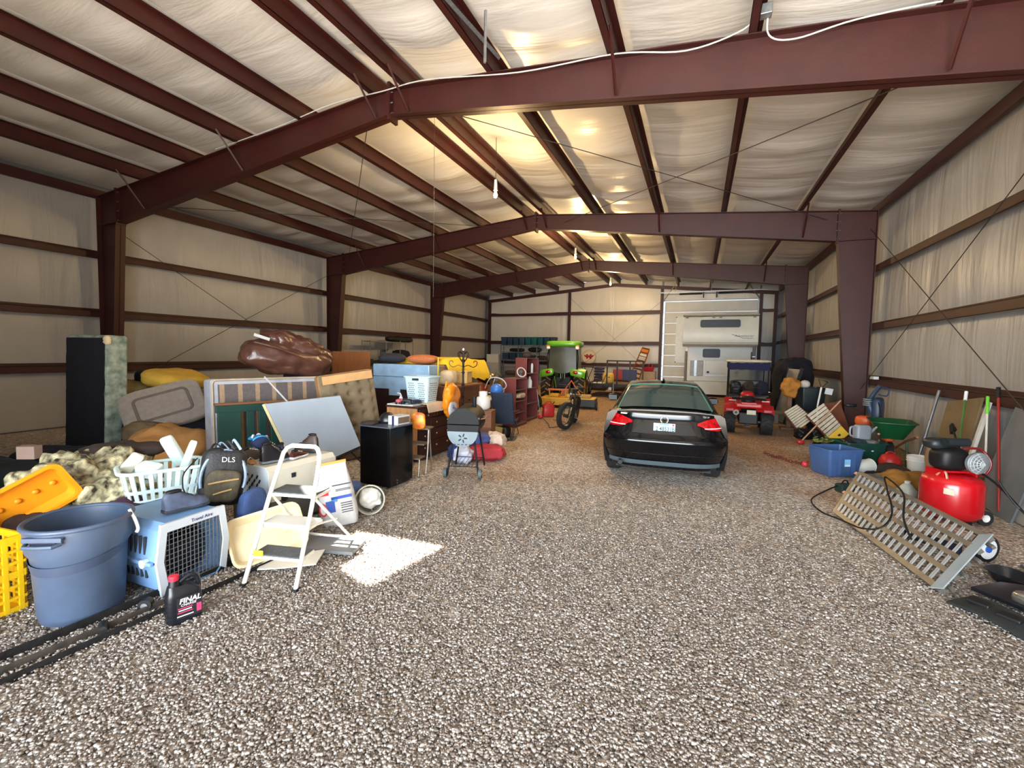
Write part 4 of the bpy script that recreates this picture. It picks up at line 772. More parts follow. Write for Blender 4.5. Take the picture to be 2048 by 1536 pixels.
# chrome step stool
chrome = mat('chrome_tube', (176, 172, 164), .25, .9, .08)
t = thing('kitchen_step_stool', 'chrome kitchen step stool with worn wooden treads beside the mini fridge', 'step stool', (-4.16, 6.26, 0), R(8))
for x in (-.17, .17):
    MB().tube(smooth_path([(x, .18, 0), (x, .12, .45), (x, .08, .70)], 5), .012, 6).build('leg', chrome, t); MB().tube(smooth_path([(x, -.05, 0), (x, .02, .35), (x, .05, .70)], 5), .012, 6).build('leg', chrome, t)
for x in (-.15, .15): MB().tube([(x, -.28, 0), (x, -.24, .27)], .010, 6).build('step_leg', chrome, t)
MB().bb(-.19, .19, -.02, .22, .70, .73).build('seat', mat('worn_tread', (118, 102, 84), .7, 0, .2, 8), t, bevel=.008); MB().bb(-.17, .17, -.30, -.06, .27, .295).build('step', mat('worn_tread', (118, 102, 84), .7), t, bevel=.006); MB().bb(-.16, .16, -.10, .12, .46, .485).build('step', mat('worn_tread', (118, 102, 84), .7), t, bevel=.006)
t = thing('chip_bag', 'red and orange flame-printed bag on the chrome step stool', 'bag', (-4.08, 6.16, .735), R(20))
MB().blob((.24, .1, .26), .5, .5, .012, 8, 2, 24, 16).build('pouch', mat('flame_print', (214, 60, 24), .4, 0, 0, 12, col2=(246, 190, 50)), t, smooth=180, loc=(0, 0, .12))
# dresser
t = thing('dresser', 'dark wood dresser with end panel paled by daylight, small and large drawers', 'dresser', (-4.86, 7.44, 0))
dkw = mat('dark_walnut', (62, 34, 26), .4, 0, .2, 3, scale=(8, 1, 8), bump=.08); ow_ = mat('daylit_wood', (196, 142, 92), .5, 0, .18, 4, scale=(8, 8, 1), bump=.1); brass = mat('brass_knob', (190, 176, 140), .3, .8)
MB().bb(-.33, .32, -.61, .61, .08, .95).build('carcass', dkw, t, bevel=.006); MB().bb(-.33, .32, -.632, -.61, .04, .95).build('end_panel', ow_, t, bevel=.004)  # paler end panel: doorway daylight put into its wood colour
MB().bb(-.35, .35, -.65, .64, .95, .985).build('top', dkw, t, bevel=.01); MB().bb(-.31, .30, -.6, .6, 0, .08).build('plinth', dkw, t)
def drawer(y0, y1, z0, z1, knobs):
    d_ = MB().bb(.32, .345, y0, y1, z0, z1).build('drawer', dkw, t, bevel=.008)
    for y in knobs: MB().at((.345, y, (z0 + z1) / 2)).blob((.035, .035, .035), 1, 1, nu=10, nv=8).build('knob', brass, d_, smooth=180)
for r_ in range(2):
    for c_ in range(2): y0 = -.58 + c_ * .6; z0 = .76 + r_ * .09; drawer(y0, y0 + .56, z0, z0 + .08, (y0 + .28,))
for r_ in range(3): z0 = .11 + r_ * .215; drawer(-.58, -.22, z0, z0 + .2, (-.4,)); drawer(-.2, .58, z0, z0 + .2, (-.0, .4))
solo(MB().bb(-.28, .28, -.14, .14, 0, .02), 'white_board', wht, 'thin white board on the near end of the dresser', 'board', (-4.93, 6.98, .985), 0)
# things on the dresser
t = thing('hamper', 'tall white laundry hamper with diamond holes on the dresser', 'hamper', (-4.86, 7.46, .986))
hm = mat('white_hamper', (196, 218, 224), .4, 0, .04); hdk = mat('hole_shadow', (38, 44, 56), .9, 0, 0)
MB().ring([loop(.44, .36, .05, 0), loop(.54, .46, .06, .5), loop(.52, .44, .055, .5), loop(.42, .34, .045, .02)]).build('body', hm, t, smooth=40)
MB().tube([Vector(p) for p in loop(.56, .48, .07, .5, n=5)], .016, 6, closed=True).build('rim', hm, t, smooth=60)
for grp in (-.11, .11):
    for r_ in range(9):
        for c_ in range(4):
            x = grp - .055 + c_ * .034 + (r_ % 2) * .017; z = .06 + r_ * .04; MB().at((x, -(.18 + .05 * z / .5) - .0005, z), (R(6), R(45), 0)).box((0, 0, 0), (.016, .004, .016)).build('hole', hdk, t)
for r_ in range(9):
    for c_ in range(7): y = -.13 + c_ * .04 + (r_ % 2) * .02; z = .06 + r_ * .04; MB().at((.22 + .05 * z / .5 + .0005, y, z), (R(45), R(6), 0)).box((0, 0, 0), (.004, .016, .016)).build('hole', hdk, t)
MB().box((0, -.238, .455), (.14, .012, .04)).build('hand_slot', hdk, t, bevel=.004)
t = thing('spray_bottle', 'white spray bottle on the near end of the dresser', 'spray bottle', (-5.02, 7.0, 1.006), R(200))
MB().lathe([(.03, 0), (.035, .01), (.035, .1), (.014, .14), (.014, .16)], 14).build('bottle', wsh, t, smooth=40); MB().tube([(0, 0, .15), (.01, 0, .18), (.07, 0, .19)], .012, 6).build('nozzle', wsh, t)
for k, (x, y, m_, c_) in enumerate(((-4.86, 6.95, blk, 'black toy car in front of the hamper on the dresser'), (-4.74, 7.06, mat('navy_toy', (36, 36, 60), .5), 'dark blue shoe-sized toy beside the hamper corner'), (-4.96, 6.9, mat('pink_toy', (206, 92, 104), .5), 'small pink toy on the edge of the white board'))):
    t = thing('toy_car', c_, 'toy', (x, y, 1.006 if k != 1 else .986), R(20 + 40 * k))
    MB().blob((.22, .11, .07), .5, .5, .01, 12, k, 20, 12).build('body', m_, t, smooth=180, loc=(0, 0, .06))
    for sx in (-.07, .07):
        for sy in (-.05, .05): MB().cyl((sx, sy - .012, .03), (sx, sy + .012, .03), .03, n=10).build('wheel', dsole, t)
MB().slab(14, 14, lambda u, v: (-.05 + .42 * u, (v - .5) * .5, .02 - (max(0, u - .72) * 1.1) ** 1.3 + .012 * mnoise.noise(Vector((u * 7, v * 7, 3)))), .008)
solo(MB().slab(18, 14, lambda u, v: (.12 + .27 * u, (v - .5) * .6, .015 - (max(0, u - .84) * 1.6) ** 1.0 * .6 + .012 * mnoise.noise(Vector((u * 7, v * 7, 3)))), .008), 'table_cloth', mat('beige_linen', (206, 186, 160), .9, 0, .1), 'beige cloth draped over the front edge of the dresser', 'cloth', (-4.86, 7.38, .992), 0, smooth=180)
t = thing('shopping_bag', 'orange plastic shopping bag with blue and white lettering hanging off the dresser', 'bag', (-4.40, 7.78, 1.02), rot=(0, R(-6), R(96)))
obag = mat('orange_film', (240, 142, 24), .35, 0, .12, 6, bump=.5, bs=12)
MB().blob((.62, .20, .66), .8, .8, .05, 5, 3, 64, 40, None, .5).build('bag_body', obag, t, smooth=180); MB().blob((.34, .08, .3), .8, .8, .02, 6, 4, 24, 14).build('white_panel', wsh, t, smooth=180, loc=(-.14, -.085, -.12), rot=(0, R(24), 0))
text('Simply', .11, mat('blue_ink', (30, 66, 160), .5, 0, 0), t, (-.13, -.137, -.12), (R(90), R(28), 0), shear=.2)
MB().tube(smooth_path([(-.1, 0, .25), (-.18, 0, .40), (-.24, 0, .30)]), .02, 6).build('handle_loop', obag, t, smooth=60)
# coat rack
iron = mat('dark_iron', (40, 28, 26), .4, .6)
t = thing('coat_rack', 'black wrought iron coat rack with scrolled hooks', 'coat rack', (-4.42, 8.30, 0), R(25))
MB().cyl((0, 0, .05), (0, 0, 2.0), .022, n=10).build('pole', iron, t, smooth=60); MB().at((0, 0, 2.02)).blob((.05, .05, .06), 1, 1, nu=12, nv=8).build('finial', mat('white_knob', (230, 226, 220), .4), t, smooth=180)
for k in range(7): MB().at((0, 0, .3 + k * .25)).blob((.065, .065, .07), 1, 1, nu=10, nv=8).build('bead', iron, t, smooth=180)
for k in range(4):
    a = R(90 * k); sc1 = [(cos(a) * r_, sin(a) * r_, z) for r_, z in ((0, 1.66), (.10, 1.70), (.20, 1.66), (.27, 1.70), (.28, 1.77), (.23, 1.79), (.21, 1.75))]
    MB().tube(smooth_path(sc1, 5), .008, 5).build('hook', iron, t); sc2 = [(cos(a + .7) * r_, sin(a + .7) * r_, z) for r_, z in ((0, 1.74), (.08, 1.82), (.14, 1.92), (.09, 1.98), (.05, 1.93))]; MB().tube(smooth_path(sc2, 5), .007, 5).build('scroll', iron, t)
    sc3 = [(cos(a) * r_, sin(a) * r_, z) for r_, z in ((.0, .22), (.12, .2), (.24, .06), (.3, .01))]; MB().tube(smooth_path(sc3, 5), .011, 5).build('foot', iron, t)
# wrapped mattress stack on a cabinet, yellow foam, pillows
solo(MB().bb(-.72, .70, -1.25, 1.25, 0, 1.09), 'wardrobe_cabinet', mat('dark_maroon_wood', (46, 28, 30), .5, 0, .15, 3), 'dark wood cabinet under the plastic-wrapped mattresses', 'cabinet', (-6.2, 9.92, 0), bevel=.01)
wrap = mat('pale_blue_film', (158, 192, 222), .22, 0, .14, 4, bump=.5, bs=10); brick = stripes('tan_ticking', [(.8, (190, 160, 128)), (1., (140, 112, 88))], 2, .07, .9, .2); gry = mat('grey_ticking', (160, 154, 146), .9, 0, .1)
for k in range(2):
    t = thing('wrapped_mattress', f'{["lower", "upper"][k]} of two mattresses wrapped in pale blue plastic film', 'mattress', (-6.2, 9.9, 1.095 + .29 * k), 0, 'plastic-wrapped mattresses')
    MB().box((0, 0, .14), (1.5, 2.5, .275)).build('mattress_core', brick if k else gry, t, bevel=.03, seg=3); MB().box((-.0, -1.06, .14), (1.53, .46, .285)).build('film_wrap', wrap, t, bevel=.02, seg=2)
    if k == 0: MB().box((-.15, -1.29, -.06), (.3, .02, .16)).build('film_flap', wrap, t)
fo = mat('yellow_foam', (250, 206, 40), .85, 0, .06, 5, bump=.2)
def foam(u, v):
    x = -.78 + 1.95 * u; y = -1.05 + 2.1 * v; dr = max(0, x - .70) * (.35 + .75 * v)
    return (.70 + .15 * min(1, dr * 3) if x > .70 else x, y, .16 + .05 * sin(v * 5) * u - dr * 1.05 + .02 * mnoise.noise(Vector((u * 4, v * 4, 1))))
solo(MB().slab(28, 20, foam, .13), 'foam_pad', fo, 'bright yellow foam pad drooping over the wrapped mattresses', 'foam pad', (-6.1, 10.35, 1.64), smooth=60)
soft('throw_pillow', mat('charcoal_pillow', (40, 40, 48), .85, 0, .15, 8, bump=.3), 'charcoal throw pillow on the left end of the wrapped mattresses', 'pillow', (-6.66, 8.95, 1.80), (.62, .5, .24), .5, (.9, .5), .01, 4, 2)
soft('throw_pillow', mat('rust_pillow', (168, 88, 48), .8, 0, 0, 60, col2=(206, 128, 78), bump=.4, bs=60), 'rust orange throw pillow on the wrapped mattresses', 'pillow', (-5.78, 8.92, 1.79), (.70, .5, .22), .2, (.9, .5), .01, 4, 5)
t = thing('side_chest', 'tall brown wood chest with a dark knob behind the coat rack', 'chest', (-5.05, 9.10, 0))
MB().bb(-.3, .29, -.72, .72, .1, 1.2).build('carcass', mat('chest_brown', (112, 72, 48), .5, 0, .2, 3, scale=(6, 1, 6)), t, bevel=.006); MB().bb(-.32, .33, -.76, .76, 1.2, 1.24).build('top', wood, t, bevel=.008)
d_ = MB().bb(.29, .305, -.66, .5, .2, 1.12).build('door', mat('chest_brown', (112, 72, 48), .5), t, bevel=.006); MB().at((.32, .1, .9)).blob((.04, .04, .06), 1, 1, nu=10, nv=8).build('knob', blk, d_, smooth=180)
for y in (-.7, .7): MB().bb(.25, .33, y - .03, y + .03, 0, 1.2).build('post', wood, t)
t = thing('wicker_box', 'woven straw box standing on the brown chest', 'box', (-5.0, 9.45, 1.24), R(8))
MB().box((0, 0, .14), (.26, .36, .28)).build('basket_body', mat('straw_weave', (220, 184, 116), .8, 0, .2, 40, bump=.6, bs=90), t, bevel=.02); MB().tube([Vector(p) for p in loop(.27, .37, .04, .28)], .014, 6, closed=True).build('rim', mat('straw_weave', (220, 184, 116), .8), t)
soft('paper_bag', mat('rumpled_paper', (206, 184, 150), .8, 0, .1, 8, bump=.4), 'crumpled tan paper bag on the near end of the brown chest', 'bag', (-5.0, 8.7, 1.40), (.34, .42, .34), .2, (.6, .6), .03, 5, 4)
solo(MB().cyl((-5.12, 8.46, 1.2), (-5.05, 8.36, 1.85), .016, n=8), 'yellow_stick', mat('yellow_paint', (226, 196, 60), .5), 'short yellow stick leaning behind the hamper', 'stick')
# barrel grill
gk = mat('matte_black_enamel', (17, 18, 20), .6, 0, .12, 6, spec=.3); gg = mat('grey_blue_steel', (104, 118, 124), .4, .3, .1)
t = thing('barrel_grill', 'black barrel charcoal grill on four legs with wheels and a side shelf', 'grill', (-3.44, 6.62, 0), R(18))
LN = .80
def halfcyl(z, top):
    a0, a1 = (0, 180) if top else (180, 360)
    pf = [(.25 * cos(R(a0 + (a1 - a0) * i / 14)), .25 * sin(R(a0 + (a1 - a0) * i / 14))) for i in range(15)]
    return MB().at((0, 0, z)).plate(pf, -LN / 2, LN / 2)
halfcyl(.835, False).build('firebox', gk, t, smooth=40); lid_ = halfcyl(.85, True).build('lid', gk, t, smooth=40)
MB().tube([(.24, -.15, .9), (.31, -.15, .92), (.31, .15, .92), (.24, .15, .9)], .012, 6).build('lid_handle', wood, lid_)
MB().box((.235, -.30, .93), (.012, .05, .03)).build('badge', galv, lid_)
sh = MB().at((0, 0, 0)).plate([(.24 * cos(R(a)), .74 + .24 * sin(R(a))) for a in range(180, 361, 15)], -LN / 2 - .035, -LN / 2 - .02).build('front_plate', gg, t, smooth=30)
for k in range(5): MB().at((0, -LN / 2 - .037, .64), (0, R(72 * k + 20), 0)).box((0, 0, .05), (.02, .003, .05)).build('vent_slot', hdk, sh)
for k in range(5): MB().box((-.12 + k * .06, -LN / 2 - .037, .54), (.035, .003, .012)).build('vent_slot', hdk, sh)
for sx in (-1, 1):
    for sy in (-1, 1): MB().tube([(sx * .15, sy * .30, .70), (sx * .25, sy * .36, .03)], .016, 8).build('leg', gk, t, smooth=60)
    MB().box((0, sx * .31, .58), (.36, .02, .03)).build('crossbar', gg, t)
for k in range(7): MB().cyl((-.2 + k * .066, -.33, .17), (-.2 + k * .066, .33, .17), .004, n=5).build('rack_wire', gk, t)
for sy in (-.34, .34): MB().cyl((-.23, sy, .17), (.23, sy, .17), .006, n=5).build('rack_rail', gk, t)
for sx in (-1, 1):
    w_ = MB().cyl((sx * .25, -.375, .075), (sx * .25 + sx * .05, -.375, .075), .075, n=20).build('wheel', mat('grey_wheel', (80, 90, 92), .6), t, smooth=40); MB().cyl((sx * .25, -.375, .075), (sx * .25 + sx * .056, -.375, .075), .03, n=12).build('hub', galv, w_)
MB().cyl((.1, .1, 1.06), (.1, .1, 1.24), .035, n=14).build('chimney', gk, t, smooth=40)
# coloured bundles on the floor, propane cylinder
for k, (x, y, z, d, rz, c, lb) in enumerate(((-4.02, 7.42, .13, (.34, .5, .26), .3, (40, 62, 132), 'blue rolled sleeping bag on the gravel behind the grill'), (-3.86, 7.72, .33, (.62, .36, .24), .35, (70, 82, 140), 'blue-violet rolled blanket on top of the bundles behind the grill'), (-3.80, 7.18, .14, (.32, .38, .27), .2, (206, 208, 226), 'white bundle under the near legs of the grill'), (-3.52, 7.52, .14, (.72, .34, .27), .5, (168, 44, 54), 'red rolled flag cloth behind the grill'), (-3.5, 7.92, .30, (.34, .32, .3), .2, (216, 196, 176), 'cream bundle at the far end behind the grill'))):
    soft('bundle_roll', mat('bundle_%d' % k, c, .8, 0, .12, 6, bump=.4), lb, 'bundle', (x, y, z), d, rz, (.7, .6), .05, 9, k, group='bundles behind the grill', nu=48, nv=28)
solo(MB().box((0, 0, .39), (.4, .4, .78)), 'wooden_crate', wood, 'brown wooden crate behind the grill under the propane cylinder', 'crate', (-4.05, 8.55, 0), .2, bevel=.01)
t = thing('propane_cylinder', 'white propane cylinder behind the barrel grill', 'propane cylinder', (-4.05, 8.5, .785))
MB().lathe([(.1, 0), (.145, .05), (.15, .1), (.15, .2), (.13, .26), (.05, .30)], 24).build('tank', wht, t, smooth=60); MB().ring([[(.09 * cos(R(a)), .09 * sin(R(a)), z) for a in range(0, 360, 15)] for z in (.28, .38)], False, False).build('collar', wht, t, smooth=60); MB().cyl((0, 0, .3), (0, 0, .37), .025, n=10).build('valve', brass, t)
# folding camp chair
sl = mat('slate_mesh', (44, 56, 74), .8, 0, .15, 20, bump=.3, bs=80); tubem = mat('dark_tube', (56, 62, 80), .4, .5)
t = thing('camp_chair', 'dark blue folding camp chair turned with its tall back to the camera', 'camp chair', (-4.13, 9.70, 0), R(10))
MB().slab(10, 14, lambda u, v: (-.24 + .48 * u, -.05 + .25 * (1 - v) - .03 * sin(pi * u), .30 + .75 * v), .012).build('back_sling', sl, t, smooth=60)
MB().slab(10, 8, lambda u, v: (-.24 + .48 * u, .18 + .42 * v, .38 - .05 * sin(pi * u) - .04 * sin(pi * v)), .012).build('seat_sling', sl, t, smooth=60)
for s in (-1, 1):
    MB().tube([(s * .25, -.06, 1.06), (s * .25, .2, .30), (s * .25, -.20, .01)], .011, 6).build('back_post', tubem, t); MB().tube([(s * .25, .62, .4), (s * .30, -.28, .01)], .010, 6).build('leg', tubem, t); MB().tube([(s * .25, .15, .42), (s * .28, .62, .01)], .010, 6).build('leg', tubem, t); MB().tube([(s * .27, -.02, .62), (s * .30, .5, .60)], .016, 6, flat=.6).build('armrest', tubem, t)
MB().tube([(-.3, -.28, .02), (.3, -.28, .02)], .009, 6).build('rear_bar', tubem, t)
solo(MB().slab(6, 6, lambda u, v: ((u - .5) * .75, (v - .5) * .5, .012), .006), 'floor_mat', mat('grey_green_mat', (92, 90, 74), .9, 0, .15), 'thin grey floor mat under the camp chair', 'mat', (-4.15, 9.62, .0), R(12))
solo(MB().blob((.34, .34, .34), 1, 1, nu=24, nv=16), 'play_ball', mat('blue_ball', (64, 122, 210), .35, 0, .12, 9), 'blue ball resting on the table behind the camp chair', 'ball', (-4.66, 10.55, 1.02), smooth=180)
t = thing('folding_table', 'cluttered white-topped table behind the camp chair', 'table', (-4.85, 10.5, 0))
MB().bb(-.45, .30, -.38, .38, .81, .845).build('table_top', wht, t, bevel=.006)
for x in (-.4, .25):
    for y in (-.33, .33): MB().cyl((x, y, 0), (x, y, .81), .015, n=8).build('leg', galv, t)
solo(loft([(.3, .3, .01, 0), (.32, .32, .01, .1)]), 'white_carton', wht, 'flat white carton beside the blue ball', 'carton', (-4.72, 10.76, .845 + .1), .2)
solo(loft([(.3, .3, .01, 0), (.3, .3, .01, .1)]), 'brown_carton', mat('brown_cardboard', (140, 104, 70), .85), 'flat brown carton under the white carton', 'carton', (-4.72, 10.76, .845), .2)
solo(MB().box((0, 0, .2), (.40, .34, .4)), 'cardboard_box', mat('olive_cardboard', (122, 104, 74), .85, 0, .1), 'brown cardboard box on the gravel left of the camp chair', 'box', (-4.52, 9.55, .0), .1, bevel=.006)
t = thing('pail', 'tan ribbed pail beside the camp chair', 'pail', (-3.98, 9.05, 0))
MB().lathe([(.10, 0), (.13, .34), (.12, .34), (.09, .01)], 20, True, False).build('shell', mat('tan_pail', (190, 168, 108), .5), t, smooth=40)
for z in (.24, .28, .32): MB().tube(arc((0, 0, z), .13 * (.77 + .23 * z / .34) + .003, 0, 345, 22, 'xy'), .006, 5, closed=True).build('rib', mat('tan_pail', (190, 168, 108), .5), t)
soft('duffel_bag', blk, 'small black bag on the ground under the camp chair', 'bag', (-4.15, 9.75, .13), (.4, .3, .26), .1, (.7, .6), .02, 5, 4)
t = thing('hose_coil', 'white hose looping over the table clutter', 'hose', (0, 0, 0)); MB().tube(smooth_path([(-5.15, 10.9, 1.02), (-4.95, 10.8, 1.30), (-4.62, 10.75, 1.30), (-4.5, 10.8, 1.12), (-4.7, 10.85, .96), (-5.0, 10.8, .92)], 8), .014, 6).build('loop', wsh, t, smooth=60)
t = thing('wooden_chair', 'orange and red chair frame behind the table clutter', 'chair frame', (-5.6, 11.3, 0)); rdm = mat('red_orange_wood', (176, 66, 38), .5)
for x in (-.3, .3): MB().bb(x - .03, x + .03, -.03, .03, 0, 1.2).build('post', rdm, t)
for z in (.5, .85, 1.17): MB().bb(-.33, .33, -.02, .02, z, z + .06).build('rail', rdm, t)
soft('hanging_cloth', mat('orange_cloth', (206, 84, 26), .7), 'orange cloth hanging on the red chair frame', 'cloth', (-5.45, 11.15, .98), (.3, .2, .42), 0, (.6, .6), .02, 4, 2)
# bookcases
mar = mat('maroon_laminate', (112, 52, 48), .45, 0, .1, 3); shelfm = mat('shelf_edge', (140, 104, 96), .5)
def bookcase(label, loc, rz, w, d, h, n):
    t = thing('bookcase', label, 'bookcase', loc, rz, 'maroon bookcases')
    for s in (-1, 1): MB().bb(s * w / 2 - (.02 if s > 0 else 0), s * w / 2 + (.02 if s < 0 else 0), -d / 2, d / 2, 0, h).build('side_panel', mar, t, bevel=.003)
    MB().bb(-w / 2, w / 2, d / 2 - .01, d / 2, 0, h).build('back_panel', mat('dark_back', (30, 26, 40), .7), t)
    for k in range(n + 1): z = .05 + (h - .07) * k / n; MB().bb(-w / 2 + .02, w / 2 - .02, -d / 2, d / 2 - .01, z, z + .02).build('shelf', shelfm, t)
    MB().bb(-w / 2 + .02, w / 2 - .02, -d / 2 + .01, -d / 2 + .03, 0, .05).build('kick_board', mar, t)
    return t
bookcase('low maroon bookcase standing beside the camp chair', (-4.57, 11.62, 0), R(88), .80, .38, 1.29, 4)
bookcase('taller maroon bookcase behind the low one', (-4.66, 12.78, 0), R(88), .95, .36, 1.83, 4)
soft('paper_bag', mat('rumpled_paper', (206, 184, 150), .8), 'crumpled paper bag on the third shelf of the low bookcase', 'bag', (-4.47, 11.7, .80), (.22, .5, .14), 0, (.6, .6), .03, 6, 8)
t = thing('cleaner_bottle', 'white cleaner bottle with a handle on the taller bookcase shelf', 'bottle', (-4.52, 12.62, .955)); MB().lathe([(.07, 0), (.075, .02), (.075, .2), (.03, .28), (.03, .33)], 16, sx=1, sy=.7).build('bottle_body', wsh, t, smooth=40); MB().tube(smooth_path([(0, 0, .29), (0, .07, .3), (0, .085, .2), (0, .05, .14)]), .012, 6).build('handle', wsh, t)
solo(MB().lathe([(.03, 0), (.035, .01), (.035, .24), (.02, .28)], 14), 'aerosol_can', wsh, 'slim white spray can on an upper shelf of the taller bookcase', 'spray can', (-4.5, 12.75, 1.39 - .0), smooth=40)
t = thing('desk_fan', 'small white-rimmed round fan on top of the low bookcase', 'fan', (-4.45, 11.75, 1.29), R(50)); MB().at((0, 0, .15), (R(70), 0, 0)).tube(arc((0, 0, 0), .13, 0, 345, 24, 'xy'), .018, 6, closed=True).build('rim', wsh, t, smooth=60); MB().at((0, .06, .15), (R(70), 0, 0)).lathe([(.06, -.1), (.07, 0), (.04, .06)], 14).build('motor', dgrey, t, smooth=60); MB().cyl((0, .03, 0), (0, .05, .1), .06, .03, 14).build('base', dgrey, t)
for k in range(3): soft('hat_pile', [dkb, navy, blk][k], ['brown hat on top of the taller bookcase', 'navy cap on top of the taller bookcase', 'black helmet at the far end of the taller bookcase top'][k], 'hat', (-4.6, 12.5 + .28 * k, 1.89), (.24, .28, .13), .3, (.9, .9), .02, 6, k)
soft('power_adapter', mat('red_cloth', (190, 40, 50), .7), 'small red cloth at the foot of the bookcases', 'cloth', (-4.36, 13.2, .05), (.14, .2, .10), .2, (.7, .7), .02, 9, 2)
solo(MB().tube(smooth_path([(-4.42, 13.0, .9), (-4.36, 13.05, .4), (-4.34, 13.12, .1)]), .005, 5), 'white_cable', wsh, 'thin white cord hanging down the taller bookcase', 'cord')
solo(MB().tube(smooth_path([(-4.3, 13.2, .03), (-3.75, 12.1, .012), (-3.55, 11.6, .012), (-3.35, 12.0, .012), (-3.4, 12.6, .012), (-3.9, 13.0, .012)], 6), .009, 5), 'extension_cord', blk, 'black cord looping on the gravel between the bookcases and the bike', 'cord')
# left wall shelving
t = thing('wire_shelf', 'grey wire shelving against the left wall in the third bay', 'shelf', (-13.15, 17.4, 0), R(90)); L_ = 3.2
for x in (-L_ / 2, -.5, .55, L_ / 2):
    for y in (-.22, .22): MB().cyl((x, y, 0), (x, y, 2.42), .02, n=6).build('post', galv, t)
for z in (.3, 1.0, 1.55, 2.35): MB().bb(-L_ / 2, L_ / 2, -.23, .23, z, z + .03).build('shelf', galv, t)
soft('coil_hose', blk, 'black coiled tubing on top of the left wall shelving', 'coil', (-13.15, 18.2, 2.52), (.44, 1.9, .28), 0, (.6, .5), .05, 4, 2)
soft('dark_duffel', navy, 'dark bag on the upper left wall shelf', 'bag', (-13.15, 18.35, 1.80), (.42, 1.1, .42), 0, (.6, .5), .04, 4, 2)
solo(MB().cyl((-13.3, 17.1, 1.83), (-12.9, 17.1, 1.83), .2, n=20), 'wire_spool', galv, 'grey spool on the left wall shelf', 'spool', smooth=40)
soft('hunting_pack', brownc, 'brown pack with straps perched behind the plywood sheet', 'pack', (-11.2, 11.2, 1.62), (.9, 1.3, .7), .3, (.8, .7), .1, 3, 4); solo(MB().box((0, 0, .64), (1.4, 1.6, 1.28)), 'shelving_block', dkb, 'dark stacked boxes under the brown pack', 'boxes', (-11.2, 11.2, 0), .1, bevel=.02)
for k in range(4): soft('sports_bag', [blk, navy, dkb, teal][k], ['black gear bag behind the charcoal pillow', 'navy gear bag behind the wrapped mattresses', 'dark brown gear bag behind the yellow foam', 'dark teal gear bag beside the left wall shelving'][k], 'bag', (-9.3 - .4 * k, 11.0 + 1.3 * k, .85), (1.1, 1.1, 1.7 - .12 * k), .4 * k, (.6, .6), .06, 3, k)
# ================================================================ vehicles and the far end
rub = mat('tyre_rubber', (30, 30, 31), .75, 0, .2, 12, bump=.2); glassd = mat('tinted_glass', (58, 72, 70), .06, 0, .05, 2, spec=.8)
pap = mat('black_car_paint', (5, 7, 11), .16, 0, .1, 2, coat=.35, spec=.35); redl = mat('red_tail_lens', (172, 6, 16), .15, 0, .55, 22, coat=.5); plas = mat('satin_black_trim', (30, 36, 40), .45, 0, .1)
def wheel(parent, loc, r, w, rimc, rot=(0, 0, 0), name='wheel', rr=.6, lugs=0, lugm=None):
    """tyre on the local x axis with a rim part"""
    pf = [(r * rr, -w / 2), (r * .93, -w / 2), (r, -w * .38), (r, w * .38), (r * .93, w / 2), (r * rr, w / 2)]
    o = MB().at((0, 0, 0), (0, R(90), 0)).ring([[(q * cos(2 * pi * i / 28), q * sin(2 * pi * i / 28), z) for i in range(28)] for q, z in pf], False, False).build(name, rub, parent, smooth=40, loc=loc, rot=rot)
    MB().at((0, 0, 0), (0, R(90), 0)).lathe([(.02, -w * .18), (r * rr * .5, -w * .2), (r * rr * .95, -w * .40), (r * rr * 1.02, -w * .45), (r * rr * 1.02, w * .45), (r * rr * .95, w * .40), (r * rr * .5, w * .2), (.02, w * .18)], 28).build('rim', rimc, o, smooth=40)
    for k in range(lugs):
        a = 2 * pi * k / lugs
        for s in (-1, 1):
            aa = a + (pi / lugs if s > 0 else 0); p0 = Vector((s * w * .02, r * 1.0 * sin(aa + .10), r * 1.0 * cos(aa + .10))); p1 = Vector((s * w * .5, r * .97 * sin(aa - .12), r * .97 * cos(aa - .12)))
            MB().tube([p0, p1], r * .045, 4).build('lug', lugm or rub, o)
    return o
# ---- sedan
CAR = thing('sedan_car', 'black four-door sedan seen from behind, parked on the driveway gravel', 'car', (-.42, 7.05, 0), R(5))
def hw(z): return .905 - .055 * ((z - .62) / .40) ** 2
def ybase(z): return float(np.interp(z, (.27, .33, .45, .60, .70, .735, .77, .84, 1.0, 1.05, 1.085), (.16, .12, .07, .02, .0, .02, .07, .11, .19, .20, .20)))
def yr(x, z): u = min(1, abs(x) / hw(z)); return ybase(z) + .33 * u ** 5 + .03 * u * u
ZT = lambda y: float(np.interp(y, (.14, .25, .6, 1.2, 3.5, 3.8, 4.4, 4.75, 4.87), (1.085, 1.10, 1.105, 1.06, 1.00, .96, .86, .74, .62)))
# rear fascia
MB().grid(36, 26, lambda u, v: ((2 * u - 1) * hw(.27 + .815 * v), yr((2 * u - 1) * hw(.27 + .815 * v), .27 + .815 * v), .27 + .815 * v)).build('rear_fascia', pap, CAR, smooth=50)
